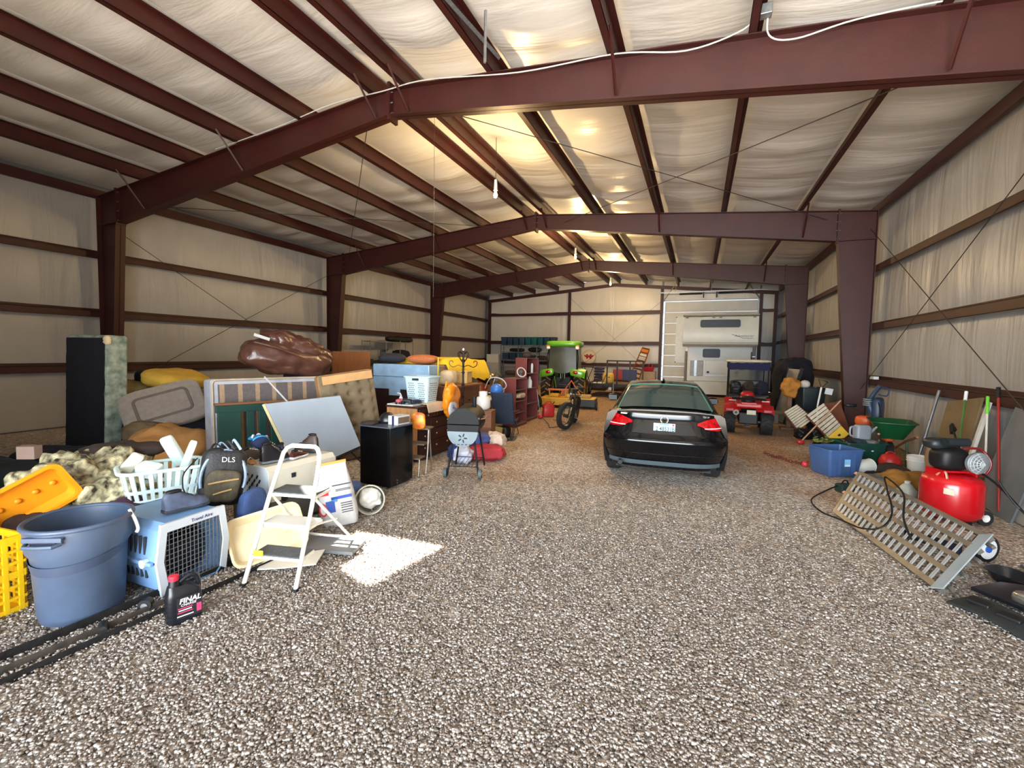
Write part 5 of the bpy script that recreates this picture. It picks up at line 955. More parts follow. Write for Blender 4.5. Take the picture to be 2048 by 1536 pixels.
# lower body sides, deck and bonnet
def sec(y):
    zt = ZT(y); k = float(np.interp(y, (0, .36, 3.9, 4.5, 4.87), (1, 1, 1, .95, .80))); pts = []
    zz = [.27 + (zt - .05 - .27) * i / 7 for i in range(8)]
    half = [(hw(min(z, 1.03)) * k, z) for z in zz] + [(hw(min(zt, 1.03)) * k - .06, zt - .01), (hw(min(zt, 1.03)) * k * .55, zt + .02), (0, zt + .03)]
    return [(x, y, z) for x, z in half] + [(-x, y, z) for x, z in half[-2::-1]]
ys = [.36 + .10 * i for i in range(45)] + [4.87]
MB().ring([sec(y) for y in ys], True, True).build('body_shell', pap, CAR, smooth=45)
MB().grid(20, 6, lambda u, v: ((2 * u - 1) * (hw(1.03) - .04), yr((2 * u - 1) * (hw(1.05) - .04), 1.085) * (1 - v) + (.42) * v, 1.085 + .03 * v * (1 - (2 * u - 1) ** 4))).build('boot_lid', pap, CAR, smooth=60)
# greenhouse
def gsec(y):
    zr = float(np.interp(y, (.58, .75, 1.0, 1.25, 1.55, 2.0, 2.5, 2.9, 3.3, 3.75), (1.10, 1.17, 1.285, 1.38, 1.445, 1.485, 1.478, 1.41, 1.24, 1.0))); zb = 1.0
    wt = float(np.interp(zr, (1.0, 1.1, 1.3, 1.48), (.80, .78, .68, .585)))
    half = [(.83, zb), (.82, min(zb + .05, zr - .02)), (wt + .035, zr - .06 if zr > 1.12 else zr - .03), (wt, zr - .02), (wt * .6, zr + .008), (0, zr + .018)]
    return [(x, y, z) for x, z in half] + [(-x, y, z) for x, z in half[-2::-1]]
gy = [.58 + .085 * i for i in range(38)]
MB().ring([gsec(y) for y in gy], True, True).build('cabin', pap, CAR, smooth=35)
def roofz(y): return gsec(y)[5][2]
def gpt(y, f, off): s = gsec(y); w = s[3][0]; x = f * w; z = s[4][2] if abs(f) < .6 else s[3][2] + (s[4][2] - s[3][2]) * (1 - abs(f)) / .4; z = s[5][2] + (s[4][2] - s[5][2]) * abs(f) / .6 if abs(f) < .6 else z; return (x, y - off * .7, z + off)
rw = MB().grid(16, 12, lambda u, v: gpt(.64 + .86 * v, (2 * u - 1) * .90, .010)).build('rear_window', glassd, CAR, smooth=180)
MB().tube([gpt(.64 + .86 * v, f * .91, .012) for f, v in [(-1, i / 8) for i in range(9)] + [(-1 + 2 * i / 12, 1) for i in range(1, 12)] + [(1, 1 - i / 8) for i in range(9)]], .012, 5).build('window_seal', mat('green_glass_edge', (70, 120, 104), .2), rw, smooth=60)
MB().box((0, .92, 1.17), (.3, .04, .018)).build('high_brake_light', mat('pale_lens', (196, 226, 216), .3), rw)
for s in (-1, 1):
    for a, b in ((1.25, 2.1), (2.16, 2.95)):
        MB().grid(8, 4, lambda u, v: (s * ((.822 + .004) * (1 - v) + (gsec(a + (b - a) * u)[2][0] + .006) * v), a + (b - a) * u, 1.06 * (1 - v) + (gsec(a + (b - a) * u)[2][2] - .01) * v)).build('side_window', glassd, CAR, smooth=60)
    mr = MB().blob((.22, .14, .15), .7, .7, nu=16, nv=10).build('door_mirror', pap, CAR, smooth=180, loc=(s * .98, 3.05, 1.06)); MB().box((0, -.071, 0), (.17, .004, .10)).build('mirror_glass', plas, mr)
    # tail lamp wrapping the corner
    top = [(.46, .975), (.60, 1.03), (.76, 1.06), (.90, 1.065)]; bot = [(.50, .94), (.60, .885), (.76, .870), (.90, .88)]
    def lens(u, v): xx = .46 + .44 * u; zt_ = np.interp(xx, [p[0] for p in top], [p[1] for p in top]); zb_ = np.interp(xx, [p[0] for p in bot], [p[1] for p in bot]); z = zb_ + (zt_ - zb_) * v; x_ = min(xx, .995 * hw(z)); return (s * x_, yr(x_, z) - .012, z)
    tl = MB().grid(16, 8, lens).build('tail_lamp', redl, CAR, smooth=60)
    MB().grid(12, 2, lambda u, v: (s * (.56 + .30 * u), yr(.56 + .30 * u, .9) - .016, .900 + .014 * v)).build('lower_lens_strip', mat('pale_pink_lens', (240, 200, 200), .2, emit=None), tl, smooth=60)
    MB().grid(2, 8, lambda u, v: (s * (.685 + .006 * u), yr(.69, .9 + .13 * v) - .016, .89 + .14 * v)).build('lens_joint', mat('dark_red_joint', (80, 4, 8), .4), tl)
MB().grid(20, 8, lambda u, v: ((2 * u - 1) * (.46 - .12 * v), yr((2 * u - 1) * .4, .80 + .15 * v) - .004, .80 + .16 * v)).build('number_plate_recess', mat('recess_black', (22, 24, 28), .25, 0, 0), CAR, smooth=60)
MB().grid(30, 4, lambda u, v: ((2 * u - 1) * .80, yr((2 * u - 1) * .8, .32 + .07 * v) - .012, .32 + .07 * v)).build('lower_diffuser', mat('grey_diffuser', (74, 88, 94), .4, 0, .05), CAR, smooth=60)
for z in (.74, .50): MB().tube([(x / 10 * .86, yr(x / 10 * .86, z) - .003, z) for x in range(-10, 11)], .006, 5).build('bumper_crease', pap, CAR, smooth=60)
pl = MB().box((0, 0, 0), (.305, .006, .155)).build('number_plate', mat('pale_blue_plate', (172, 214, 226), .4, 0, .12, 9), CAR, bevel=.004, loc=(0, ybase(.88) - .018, .885))
text('2\u00b748531B', .085, mat('dark_plate_ink', (24, 32, 56), .5, 0, 0), pl, (.012, -.006, -.008), (R(90), 0, 0), sx=.82, bold=.001); MB().cyl((.125, -.002, .055), (.125, -.005, .055), .016, n=12).build('registration_tag', mat('red_tag', (206, 40, 70), .5), pl)
MB().box((0, -.004, .062), (.14, .002, .014)).build('plate_header', mat('plate_blue', (70, 140, 190), .5), pl)
# round emblem: ring with a V over a W
em = MB().at((0, 0, 0), (R(90), 0, 0)).tube(arc((0, 0, 0), .052, 0, 348, 30, 'xy'), .007, 6, closed=True).build('badge', chrome, CAR, smooth=60, loc=(0, ybase(1.0) - .012, 1.005))
for pts in ([(-.022, .046), (0, .004), (.022, .046)], [(-.044, .026), (-.019, -.042), (0, -.008), (.019, -.042), (.044, .026)]): MB().tube([(x, 0, z) for x, z in pts], .0055, 5).build('letter_stroke', chrome, em, smooth=60)
text('PASSAT', .035, chrome, CAR, (-.58, yr(.58, 1.065) - .012, 1.066), (R(90), 0, R(-7))); text('TDI SE', .033, chrome, CAR, (.58, yr(.58, 1.065) - .012, 1.066), (R(90), 0, R(7)))
MB().cyl((-.62, .02, .34), (-.62, .22, .34), .042, n=20, cap=False).build('exhaust_tip', chrome, CAR, smooth=40); MB().cyl((-.62, .06, .34), (-.62, .2, .34), .036, n=16).build('exhaust_bore', blk, CAR)
MB().tube([(0, 1.72, 1.49), (0, 1.80, 1.545), (0, 1.9, 1.50)], [.03, .016, .035], 6).build('roof_antenna', pap, CAR, smooth=60)
for s in (-1, 1):
    for y in (1.08, 3.88): wheel(CAR, (s * .775, y, .325), .325, .22, mat('alloy_rim', (130, 132, 134), .35, .8), name='wheel')
MB().bb(-.7, .7, .5, 4.4, .18, .30).build('underbody', blk, CAR)
# ---- red quad bike
t = thing('quad_bike', 'red four-wheel quad bike with black knobbly tyres, parked before the golf cart', 'quad bike', (1.22, 13.3, 0), R(-3)); rdp = mat('red_plastic', (176, 24, 30), .3, 0, .1, 6, coat=.4)
for s in (-1, 1):
    for y in (.0, 1.25): wheel(t, (s * .42, y + .05, .30), .30, .27 if y < 1 else .22, mat('steel_rim', (96, 96, 96), .5, .5), rr=.45, lugs=14)
    MB().grid(12, 8, lambda u, v: (s * (.18 + .38 * v), -.30 + .72 * u, .60 + .18 * sin(pi * min(1, u * 1.0)) ** .6 - .05 * v * v)).build('rear_fender', rdp, t, smooth=180)
    MB().box((s * .42, -.30, .62), (.2, .05, .09)).build('tail_light', mat('magenta_lens', (160, 18, 50), .2, coat=1.), t, bevel=.02)
    MB().box((s * .37, -.2, .86), (.16, .1, .018)).build('rack_strip', mat('pale_strip', (206, 186, 180), .4), t)
    MB().grid(12, 8, lambda u, v: (s * (.16 + .40 * v), .95 + .66 * u, .62 + .2 * sin(pi * u) ** .6)).build('front_fender', rdp, t, smooth=180)
MB().box((0, -.12, .74), (.62, .46, .14)).build('rear_cowl', rdp, t, bevel=.05, seg=3); MB().box((0, -.30, .80), (.36, .12, .06)).build('rear_cowl_lip', rdp, t, bevel=.02)
MB().blob((.34, .85, .22), .6, .6, nu=20, nv=12).build('seat', blk, t, smooth=180, loc=(0, .42, .82)); MB().blob((.34, .5, .34), .6, .6, nu=20, nv=12).build('tank', rdp, t, smooth=180, loc=(0, .95, .86))
for z in (0, 1):
    y0 = -.42 if z == 0 else 1.2
    for k in range(5): MB().tube([(-.34 + k * .17, y0, .90), (-.34 + k * .17, y0 + .46, .90)], .011, 5).build('rack_bar', blk, t)
    for k in range(3): MB().tube([(-.38, y0 + k * .23, .905), (.38, y0 + k * .23, .905)], .012, 5).build('rack_bar', blk, t)
MB().tube(smooth_path([(-.40, .95, 1.10), (-.15, 1.05, 1.12), (0, 1.1, 1.05), (.15, 1.05, 1.12), (.40, .95, 1.10)]), .014, 6).build('handlebar', blk, t)
for s in (-1, 1): MB().cyl((s * .30, .98, 1.11), (s * .42, .94, 1.10), .02, n=8).build('grip', blk, t)
MB().bb(-.22, .22, -.25, 1.4, .26, .56).build('chassis', blk, t, bevel=.03); MB().cyl((-.28, -.33, .56), (-.28, -.1, .56), .07, n=16).build('muffler', mat('dirty_steel', (120, 112, 104), .5, .6), t, smooth=40); MB().cyl((-.28, -.335, .56), (-.28, -.32, .56), .03, n=12).build('muffler_bore', blk, t)
pp = MB().box((.06, -.36, .58), (.2, .006, .11)).build('licence_plate', mat('cream_plate', (196, 190, 168), .5, 0, .05), t); MB().cyl((-.42, .05, .30), (.42, .05, .30), .03, n=8).build('axle', mat('dirty_steel', (120, 112, 104), .5, .6), t); MB().box((0, .0, .30), (.16, .16, .16)).build('differential', mat('dirty_steel', (120, 112, 104), .5, .6), t, bevel=.03)
MB().at((0, -.25, .25), (R(20), 0, 0)).box((0, 0, 0), (.1, .2, .03)).build('tow_hitch', mat('dirty_steel', (120, 112, 104), .5, .6), t)
# ---- golf cart
t = thing('golf_cart', 'golf cart with a white canopy and navy valance parked behind the quad bike', 'golf cart', (1.46, 16.3, 0), R(-2)); nav = mat('navy_vinyl', (12, 13, 56), .6, 0, .1, spec=.2); ctn = mat('cart_body_cream', (176, 170, 156), .4)
MB().blob((1.30, 1.85, .10), .5, .3, nu=28, nv=10).build('canopy', mat('cream_canopy', (226, 218, 198), .4), t, smooth=60, loc=(0, .9, 1.83))
for y in (0.02,): MB().grid(16, 3, lambda u, v: (-.58 + 1.16 * u, y, 1.79 - .22 * v - .02 * abs(sin(u * 14)))).build('valance', nav, t, smooth=60)
for s in (-1, 1):
    MB().grid(12, 3, lambda u, v: (s * .59, .05 + 1.7 * u, 1.79 - .20 * v)).build('valance', nav, t)
    for y in (.05, 1.65): MB().cyl((s * .55, y, .6), (s * .55, y, 1.80), .018, n=8).build('post', blk, t)
    for y in (.25, 1.9): wheel(t, (s * .5, y, .23), .23, .2, wht, rr=.5)
MB().bb(-.58, .58, .1, 2.3, .28, .52).build('floor_pan', ctn, t, bevel=.04); MB().bb(-.55, .55, .15, .75, .52, .74).build('seat_base', ctn, t, bevel=.04); MB().blob((1.05, .5, .16), .4, .4, nu=20, nv=10).build('seat', plas, t, smooth=180, loc=(0, .5, .80)); MB().blob((1.05, .12, .42), .4, .4, nu=20, nv=10).build('backrest', plas, t, smooth=180, loc=(0, .22, 1.02))
MB().blob((1.15, .8, .5), .5, .4, nu=20, nv=12).build('front_cowl', ctn, t, smooth=180, loc=(0, 2.0, .72)); MB().box((0, 0, 0), (1.05, .008, .8)).build('windscreen', mat('clear_screen', (200, 206, 206), .1, 0, 0, trans=.9, spec=.2), t, loc=(0, 1.72, 1.3), rot=(R(-18), 0, 0))
MB().at((-.25, 1.35, 1.0), (R(60), 0, 0)).tube(arc((0, 0, 0), .17, 0, 345, 24, 'xy'), .014, 6, closed=True).build('steering_wheel', blk, t, smooth=60)
for k in range(3): soft('canvas_bag', [blk, dkb, navy][k], ['black bag on the golf cart rear shelf, left', 'brown bag on the golf cart rear shelf, middle', 'navy bag on the golf cart rear shelf, right'][k], 'bag', (1.46 - .36 + .36 * k, 16.12, 1.0), (.32, .24, .40), .2 * k, (.7, .6), .03, 6, k)
MB().bb(-.55, .55, -.28, .14, .74, .79).build('rear_shelf', blk, t)
# panels and tarp beside the cart
t = thing('leaning_panel', 'pale framed panel leaning on the dark tarp right of the golf cart', 'panel', (2.34, 16.3, 0), rot=(0, R(13), R(8)))
MB().bb(-.02, .02, -.55, .55, 0, 1.66).build('sheet', mat('pale_board', (150, 146, 134), .6, 0, .06), t); MB().bb(-.035, .035, -.58, -.5, 0, 1.70).build('frame_strip', blk, t); MB().bb(-.035, .035, .5, .58, 0, 1.70).build('frame_strip', blk, t)
soft('covered_machine', mat('midnight_tarp', (9, 11, 26), .9, 0, .3, 3, bump=.5, bs=8), 'large machine under a dark navy tarp beside the far right column', 'tarp', (2.95, 18.3, .9), (.95, 1.8, 2.05), .1, (.4, .5), .12, 2.4, 4, nu=48, nv=30)
soft('covered_machine', navy, 'low dark blue bag at the foot of the tarp-covered machine', 'bag', (2.8, 17.0, .24), (.5, 1.0, .5), .1, (.6, .6), .08, 3, 7)
solo(MB().bb(-.7, .7, -.08, .08, 0, .09), 'timber_beam', mat('grey_timber', (120, 98, 76), .8, 0, .15), 'weathered timber lying across the dirt right of the quad bike', 'timber', (2.45, 15.85, .28), R(4)); t = thing('wheel_block', 'grey concrete block under the timber', 'block', (2.05, 15.8, 0)); MB().bb(-.2, .2, -.1, .1, 0, .28).build('block_body', mat('concrete', (112, 106, 100), .9, 0, .15, bump=.3), t, bevel=.01); MB().bb(-.09, .09, -.105, -.09, .06, .22).build('core_hole', blk, t)
solo(MB().bb(-.2, .2, -.1, .1, 0, .28), 'wheel_block', mat('concrete', (112, 106, 100), .9), 'second concrete block carrying the far end of the timber', 'block', (2.95, 15.9, 0), bevel=.01)
# ---- truck camper
cw = mat('camper_white', (204, 206, 196), .35, 0, .05, 2); t = thing('truck_camper', 'white cab-over truck camper standing before the overhead door', 'camper', (.83, 22.7, 0))
def camp(y0, y1, poly): return MB().plate(poly, y0, y1)
sidep = [(0, 2.62), (.03, 2.52), (.16, 2.44), (.5, 2.42), (1.5, 2.42), (1.5, 3.78), (.25, 3.80), (.08, 3.74), (.0, 3.1)]
MB().ring([[(-1.55, y, z) for y, z in sidep], [(1.52, y, z) for y, z in sidep]]).build('cabover', cw, t, smooth=30, bevel=.02)
MB().bb(-1.34, 1.40, 1.5, 5.2, .75, 3.78).build('body_shell', cw, t, bevel=.03); MB().bb(-1.0, 1.06, 1.5, 5.1, .12, .75).build('lower_tub', cw, t, bevel=.02)
MB().bb(-1.56, 1.53, .0, 5.2, 3.78, 3.84).build('roof', mat('roof_grey', (150, 150, 142), .5), t, bevel=.02)
win = mat('camper_window', (44, 48, 62), .35, 0, .1, 3, spec=.2); rubb = mat('window_gasket', (18, 20, 34), .5)
def windw(x0, x1, z0, z1, y, nm='window'):
    o = MB().at((0, 0, 0)).plate([(x + (x0 + x1) / 2, z + (z0 + z1) / 2) for x, z in rrect(x1 - x0, z1 - z0, .08)], y - .02, y).build(nm, rubb, t, smooth=30); MB().plate([(x + (x0 + x1) / 2, z + (z0 + z1) / 2) for x, z in rrect(x1 - x0 - .1, z1 - z0 - .1, .05)], y - .026, y - .019).build('pane', win, o, smooth=30); return o
windw(-.82, .80, 3.26, 3.60, .0); windw(-.66, .10, 1.90, 2.32, 1.5)
for x in (-1.38, -.28, .0, 1.34): MB().box((x, -.01, 3.70), (.12, .03, .04)).build('marker_light', mat('amber_marker', (90, 50, 34), .4), t)
sw = MB().tube(smooth_path([(.45, -.012, 2.95), (.7, -.012, 2.88), (.95, -.012, 2.78), (1.35, -.012, 2.78)], 6), [.006] + [.022] * 16 + [.012, .006], 5, flat=.4).build('swoosh_stripe', mat('dark_decal', (46, 48, 52), .5), t); text('Adventurer', .16, mat('grey_decal', (110, 112, 110), .5, 0, 0), t, (.95, -.008, 2.88), (R(90), 0, 0), shear=.3)
for z in (2.58, 2.50): MB().box((0, -.0, z), (3.02, .02, .02)).build('trim_strip', mat('trim_grey', (130, 130, 124), .5), t)
MB().bb(-1.2, -.62, 1.46, 1.5, 1.0, 1.75).build('access_hatch', mat('grey_hatch', (150, 150, 148), .4), t, bevel=.02); MB().bb(-1.02, -.9, 1.43, 1.47, 1.0, 1.75).build('hatch_post', galv, t); MB().bb(-.52, .95, 1.48, 1.5, 1.15, 1.78).build('storage_door', cw, t, bevel=.01)
for x in (-.4, .82): MB().box((x, 1.46, 1.2), (.1, .03, .1)).build('latch', blk, t)
MB().bb(-.5, .9, 1.44, 1.5, 1.02, 1.06).build('step_rail', galv, t); MB().blob((.5, .4, .14), .6, .5, nu=16, nv=8).build('roof_vent', wht, t, smooth=180, loc=(.0, .8, 3.88))
for s in (-1, 1):
    MB().cyl((s * 1.42, 1.75, 0), (s * 1.42, 1.75, 2.35), .05, n=10).build('jack_post', galv, t); MB().cyl((s * 1.42, 4.9, 0), (s * 1.42, 4.9, 2.35), .05, n=10).build('jack_post', galv, t); MB().box((s * 1.38, 1.62, 2.3), (.14, .12, .2)).build('jack_bracket', wht, t)
pd = MB().bb(-.31, .31, -.02, .02, 0, 2.75).build('vertical_panel', mat('bright_sheet', (216, 222, 226), .3, 0, .05), d_door, loc=(-1.02, -.06, 1.55)); [MB().box((sx * .29, -.03, z), (.06, .03, .05)).build('corner_clip', blk, pd) for sx in (-1, 1) for z in (.03, 2.72)]
# ---- tractor
jd = mat('tractor_green', (98, 168, 36), .3, 0, .08, 3, coat=.4); jy = mat('tractor_yellow', (206, 158, 44), .45, 0, .1, 4); cabg = mat('cab_glass', (74, 78, 66), .3, 0, .2, 2, spec=.25); mud = mat('dusty_lug', (150, 116, 66), .9, 0, .2, 10)
t = thing('compact_tractor', 'green compact tractor with a glazed cab and muddy tyres, facing the end wall', 'tractor', (-5.05, 18.3, 0), R(6))
for s in (-1, 1):
    wheel(t, (s * .66, 0, .62), .62, .40, jy, rr=.55, lugs=16, lugm=mud); wheel(t, (s * .62, 1.75, .42), .42, .28, jy, rr=.5, lugs=14, lugm=mud)
    MB().grid(14, 8, lambda u, v: (s * (.36 + .54 * v), -.62 + 1.25 * u, 1.10 + .32 * sin(pi * u) ** .5 - .10 * v * v)).build('fender', jd, t, smooth=180)
    f_ = MB().blob((.56, .16, .30), .6, .6, nu=20, nv=12).build('fender_light_pod', jd, t, smooth=180, loc=(s * .60, -.60, 1.20), rot=(0, s * R(14), 0)); MB().blob((.2, .08, .13), .8, .8, nu=14, nv=8).build('tail_light', redl, f_, smooth=180, loc=(s * -.06, -.07, .02))
    wl = MB().blob((.16, .10, .12), .8, .8, nu=14, nv=8).build('work_light', mat('lamp_lens', (246, 240, 220), .2), t, smooth=180, loc=(s * .58, -.52, 2.20)); MB().box((0, .02, .08), (.16, .1, .05)).build('amber_marker', mat('amber_lens', (214, 120, 30), .3), wl)
    MB().tube([(s * .60, -.5, 1.35), (s * .62, -.50, 1.8), (s * .56, -.42, 2.26)], .022, 6).build('cab_post', blk, t); MB().tube([(s * .58, .75, 1.0), (s * .54, .7, 2.26)], .025, 6).build('cab_post', blk, t); MB().grid(6, 6, lambda u, v: (s * (.6 - .05 * v), -.48 + 1.2 * u, 1.30 + .95 * v)).build('side_glass', cabg, t, smooth=180)
MB().grid(10, 8, lambda u, v: ((-.56 + 1.12 * u) * (1 - .06 * v), -.52 + .08 * v + .0 - .05 * sin(pi * u), (1.34 - .16 * sin(pi * u)) + (.92 + .16 * sin(pi * u)) * v)).build('rear_window', cabg, t, smooth=180)
MB().grid(8, 6, lambda u, v: (-.54 + 1.08 * u, .72, 1.0 + 1.25 * v)).build('windscreen', cabg, t)
MB().blob((1.42, 1.45, .26), .4, .4, nu=32, nv=12).build('cab_roof', jd, t, smooth=180, loc=(0, .12, 2.36)); MB().bb(-.6, .6, -.48, .7, 2.22, 2.28).build('roof_liner', blk, t)
MB().bb(-.34, .34, -.25, 2.0, .55, 1.05).build('chassis', blk, t, bevel=.05); MB().blob((.72, 1.5, .7), .5, .5, nu=20, nv=12).build('bonnet', jd, t, smooth=180, loc=(0, 1.7, 1.15)); MB().blob((.5, .4, .7), .6, .6, nu=16, nv=12).build('seat', blk, t, smooth=180, loc=(0, .05, 1.35))
for pts in (((-.3, -.3, .55), (-.36, -1.0, .4)), ((.3, -.3, .55), (.36, -1.0, .4)), ((0, -.3, 1.0), (0, -1.05, .85)), ((-.34, -.4, 1.05), (-.36, -.9, .45)), ((.34, -.4, 1.05), (.36, -.9, .45))): MB().tube(list(pts), .03, 6).build('hitch_arm', blk, t)
for x in (-.08, .0, .08): MB().cyl((x, -.35, .98), (x, -.42, 1.2), .014, n=6).build('hydraulic_lever', wsh if x else jd, t)
MB().tube([(-.25, -.42, .6), (-.3, -.55, 1.05)], .02, 6).build('lift_rod', jd, t)
# mower deck behind the tractor
t = thing('finish_mower', 'yellow rear finish mower deck with black skirts hitched behind the tractor', 'mower', (-4.35, 16.55, 0), R(6))
MB().prism([(-1.0, -.45), (.95, -.45), (.95, .45), (-1.0, .45)], .30, .36).build('deck', jy, t, bevel=.02); MB().bb(.25, .97, -.47, -.42, .08, .34).build('skirt', plas, t); MB().bb(-1.02, -.3, -.47, -.42, .10, .34).build('skirt', jy, t); MB().bb(-.3, .25, -.47, -.43, .14, .34).build('skirt', jy, t); MB().bb(.93, .98, -.45, .45, .1, .34).build('side_skirt', plas, t); MB().bb(-1.03, -.98, -.45, .45, .1, .34).build('side_skirt', plas, t); MB().bb(-.98, .94, .40, .45, .1, .34).build('front_skirt', plas, t)
for x in (-1.08, 1.04): wheel(t, (x, -.52, .14), .14, .08, wht, rr=.5)
for x, w_ in ((-.55, .35), (.05, .3), (.6, .4)): MB().box((x, 0, .42), (w_, .35, .12)).build('belt_guard', jy if x < .5 else mat('dusty_tan_guard', (176, 150, 90), .8), t, bevel=.03)
MB().tube([(-.4, .3, .36), (0, .45, .95), (.4, .3, .36)], .03, 6).build('a_frame', mat('orange_bar', (206, 104, 60), .5), t); MB().bb(-.75, -.05, -.3, -.2, .62, .68).build('bar', mat('orange_bar', (206, 104, 60), .5), t); MB().cyl((-.7, -.25, .36), (-.7, -.25, .64), .025, n=6).build('bar_post', jy, t); MB().cyl((-.1, -.25, .36), (-.1, -.25, .64), .025, n=6).build('bar_post', jy, t)
t = thing('fuel_can', 'red plastic fuel can beside the bookcase', 'fuel can', (-4.28, 13.75, 0), R(30)); rc = mat('red_can', (176, 34, 30), .4, 0, .1)
MB().ring([loop(.34, .24, .05, 0), loop(.36, .26, .06, .03), loop(.35, .25, .06, .32), loop(.2, .16, .05, .40)]).build('can_body', rc, t, smooth=40); MB().tube(smooth_path([(-.1, 0, .38), (-.06, 0, .45), (.06, 0, .45), (.1, 0, .38)]), .018, 6).build('handle', rc, t); MB().cyl((.12, 0, .36), (.2, 0, .46), .02, .012, 8).build('spout', blk, t)
# ---- fat tyre bike
t = thing('fat_tyre_bike', 'fat-tyre electric bike leaning on its stand, front wheel toward the camera', 'bicycle', (-3.17, 12.15, 0), rot=(0, R(6), R(4)))
fr_ = mat('bike_frame_dark', (44, 46, 40), .4, .3, .2, 8); camof = mat('bike_camo_frame', (86, 70, 48), .5, 0, 0, 16, col2=(176, 150, 110))
fwh = wheel(t, (-.02, -.62, .36), .36, .115, blk, (0, 0, R(-24)), rr=.74); rwh = wheel(t, (0, .66, .36), .36, .115, blk, rr=.74)
for wh in (fwh, rwh):
    for c in list(wh.children): bpy.data.objects.remove(c)
    MB().at((0, 0, 0), (0, R(90), 0)).ring([[(q * cos(2 * pi * i / 28), q * sin(2 * pi * i / 28), z) for i in range(28)] for q, z in ((.262, -.04), (.272, -.045), (.272, .045), (.262, .04))], False, False, True).build('rim', fr_, wh, smooth=40)
    for k in range(14): MB().cyl((0, .03 * sin(k * .45), .03 * cos(k * .45)), (0, .265 * sin(k * .449), .265 * cos(k * .449)), .004, n=4).build('spoke', galv, wh)
    MB().cyl((-.06, 0, 0), (.06, 0, 0), .05, n=14).build('hub', fr_, wh, smooth=40)
def tb(p, r, m, nm): return MB().tube(p, r, 8).build(nm, m, t, smooth=60)
tb([(0, -.36, .82), (0, .12, .40)], .034, camof, 'down_tube'); tb([(0, -.34, .92), (0, .22, .78)], .026, camof, 'top_tube'); tb([(0, .12, .38), (0, .26, .95)], .022, fr_, 'seat_tube'); tb([(0, -.32, .98), (0, -.38, .76)], .034, fr_, 'head_tube')
for s in (-1, 1): tb([(s * .085, .66, .36), (s * .07, .22, .78)], .013, fr_, 'seat_stay'); tb([(s * .085, .66, .36), (s * .05, .12, .38)], .014, fr_, 'chain_stay'); tb([(s * .085 - .02, -.62, .36), (s * .08 - .0, -.46, .66), (s * .06, -.38, .78)], .02, camof, 'fork_blade')
tb(smooth_path([(-.36, -.24, 1.10), (-.15, -.30, 1.12), (0, -.33, 1.04), (.15, -.30, 1.12), (.36, -.24, 1.10)]), .013, fr_, 'handlebar'); tb([(0, -.33, .95), (0, -.34, 1.06)], .02, fr_, 'stem')
for s in (-1, 1): MB().cyl((s * .26, -.27, 1.11), (s * .37, -.235, 1.10), .018, n=8).build('grip', blk, t)
MB().blob((.16, .27, .08), .7, .7, nu=18, nv=10).build('saddle', blk, t, smooth=180, loc=(0, .27, .99)); MB().blob((.11, .3, .24), .5, .5, nu=16, nv=10).build('battery', blk, t, smooth=180, loc=(0, -.03, .68)); MB().cyl((-.09, .12, .36), (.09, .12, .36), .09, n=16).build('motor', fr_, t, smooth=40)
for s in (-1, 1): MB().tube([(s * .1, .12, .36), (s * .12, .02 if s > 0 else .24, .24 if s > 0 else .48), (s * .2, .02 if s > 0 else .24, .24 if s > 0 else .48)], .012, 6).build('pedal_crank', galv, t)
tb([(.06, .3, .36), (.2, .36, .015)], .01, galv, 'kickstand'); MB().box((0, .72, .80), (.14, .34, .02)).build('rear_rack', fr_, t)
MB().grid(10, 4, lambda u, v: (-.07 + .14 * v, .66 + .40 * cos(R(20 + 130 * u)), .36 + .40 * sin(R(20 + 130 * u)))).build('rear_mudguard', fr_, t, smooth=60); MB().at((0, -.42, .92)).blob((.08, .06, .08), 1, 1, nu=12, nv=8).build('headlamp', galv, t, smooth=180)
# ---- end wall shelving with totes
t = thing('tote_shelf', 'grey steel shelf unit along the left of the end wall', 'shelf', (-10.4, 28.75, 0)); sg = mat('shelf_grey', (120, 132, 140), .5, .4)
for x in (-1.92, -.65, .65, 1.92):
    for y in (-.26, .26): MB().bb(x - .02, x + .02, y - .02, y + .02, 0, 2.5).build('post', sg, t)
for z in (.45, 1.0, 1.50, 2.0, 2.46): MB().bb(-1.94, 1.94, -.28, .28, z, z + .035).build('shelf_board', sg, t)
TC = [((40, 62, 92), 'slate blue'), ((36, 56, 84), 'dark blue'), ((34, 66, 82), 'steel teal'), ((52, 74, 96), 'grey blue'), ((20, 92, 98), 'teal'), ((18, 96, 92), 'bright teal'), ((24, 84, 100), 'sea blue'), ((34, 70, 88), 'dusk blue'), ((44, 58, 80), 'blue grey')]
def tote(nm, label, loc, rz, w, d, h, m, lid=None, group=None):
    t = thing(nm, label, 'tote', loc, rz, group); tub(t, w * .84, d * .84, w, d, h, m, .04)
    for s in (-1, 1): MB().bb(s * w * .2 - .03, s * w * .2 + .03, -d / 2 * .97 - .006, -d / 2 * .93, h * .1, h * .85).build('rib', m, t)
    if lid: MB().at((0, 0, h)).ring([loop(w + .03, d + .03, .05, -.02), loop(w + .03, d + .03, .05, .015), loop(w - .05, d - .05, .04, .03)]).build('lid', lid, t, smooth=40)
    return t
for k in range(9):
    m_ = mat('tote_%d' % k, TC[k][0], .5, 0, .08); tote('storage_tote', f'{TC[k][1]} tote, {["first", "second", "third", "fourth", "fifth", "sixth", "seventh", "eighth", "ninth"][k]} from the left on the top shelf of the end wall', (-12.13 + k * .43, 28.75, 2.497), 0, .40, .50, .50, m_, m_, 'totes on the end wall shelf')
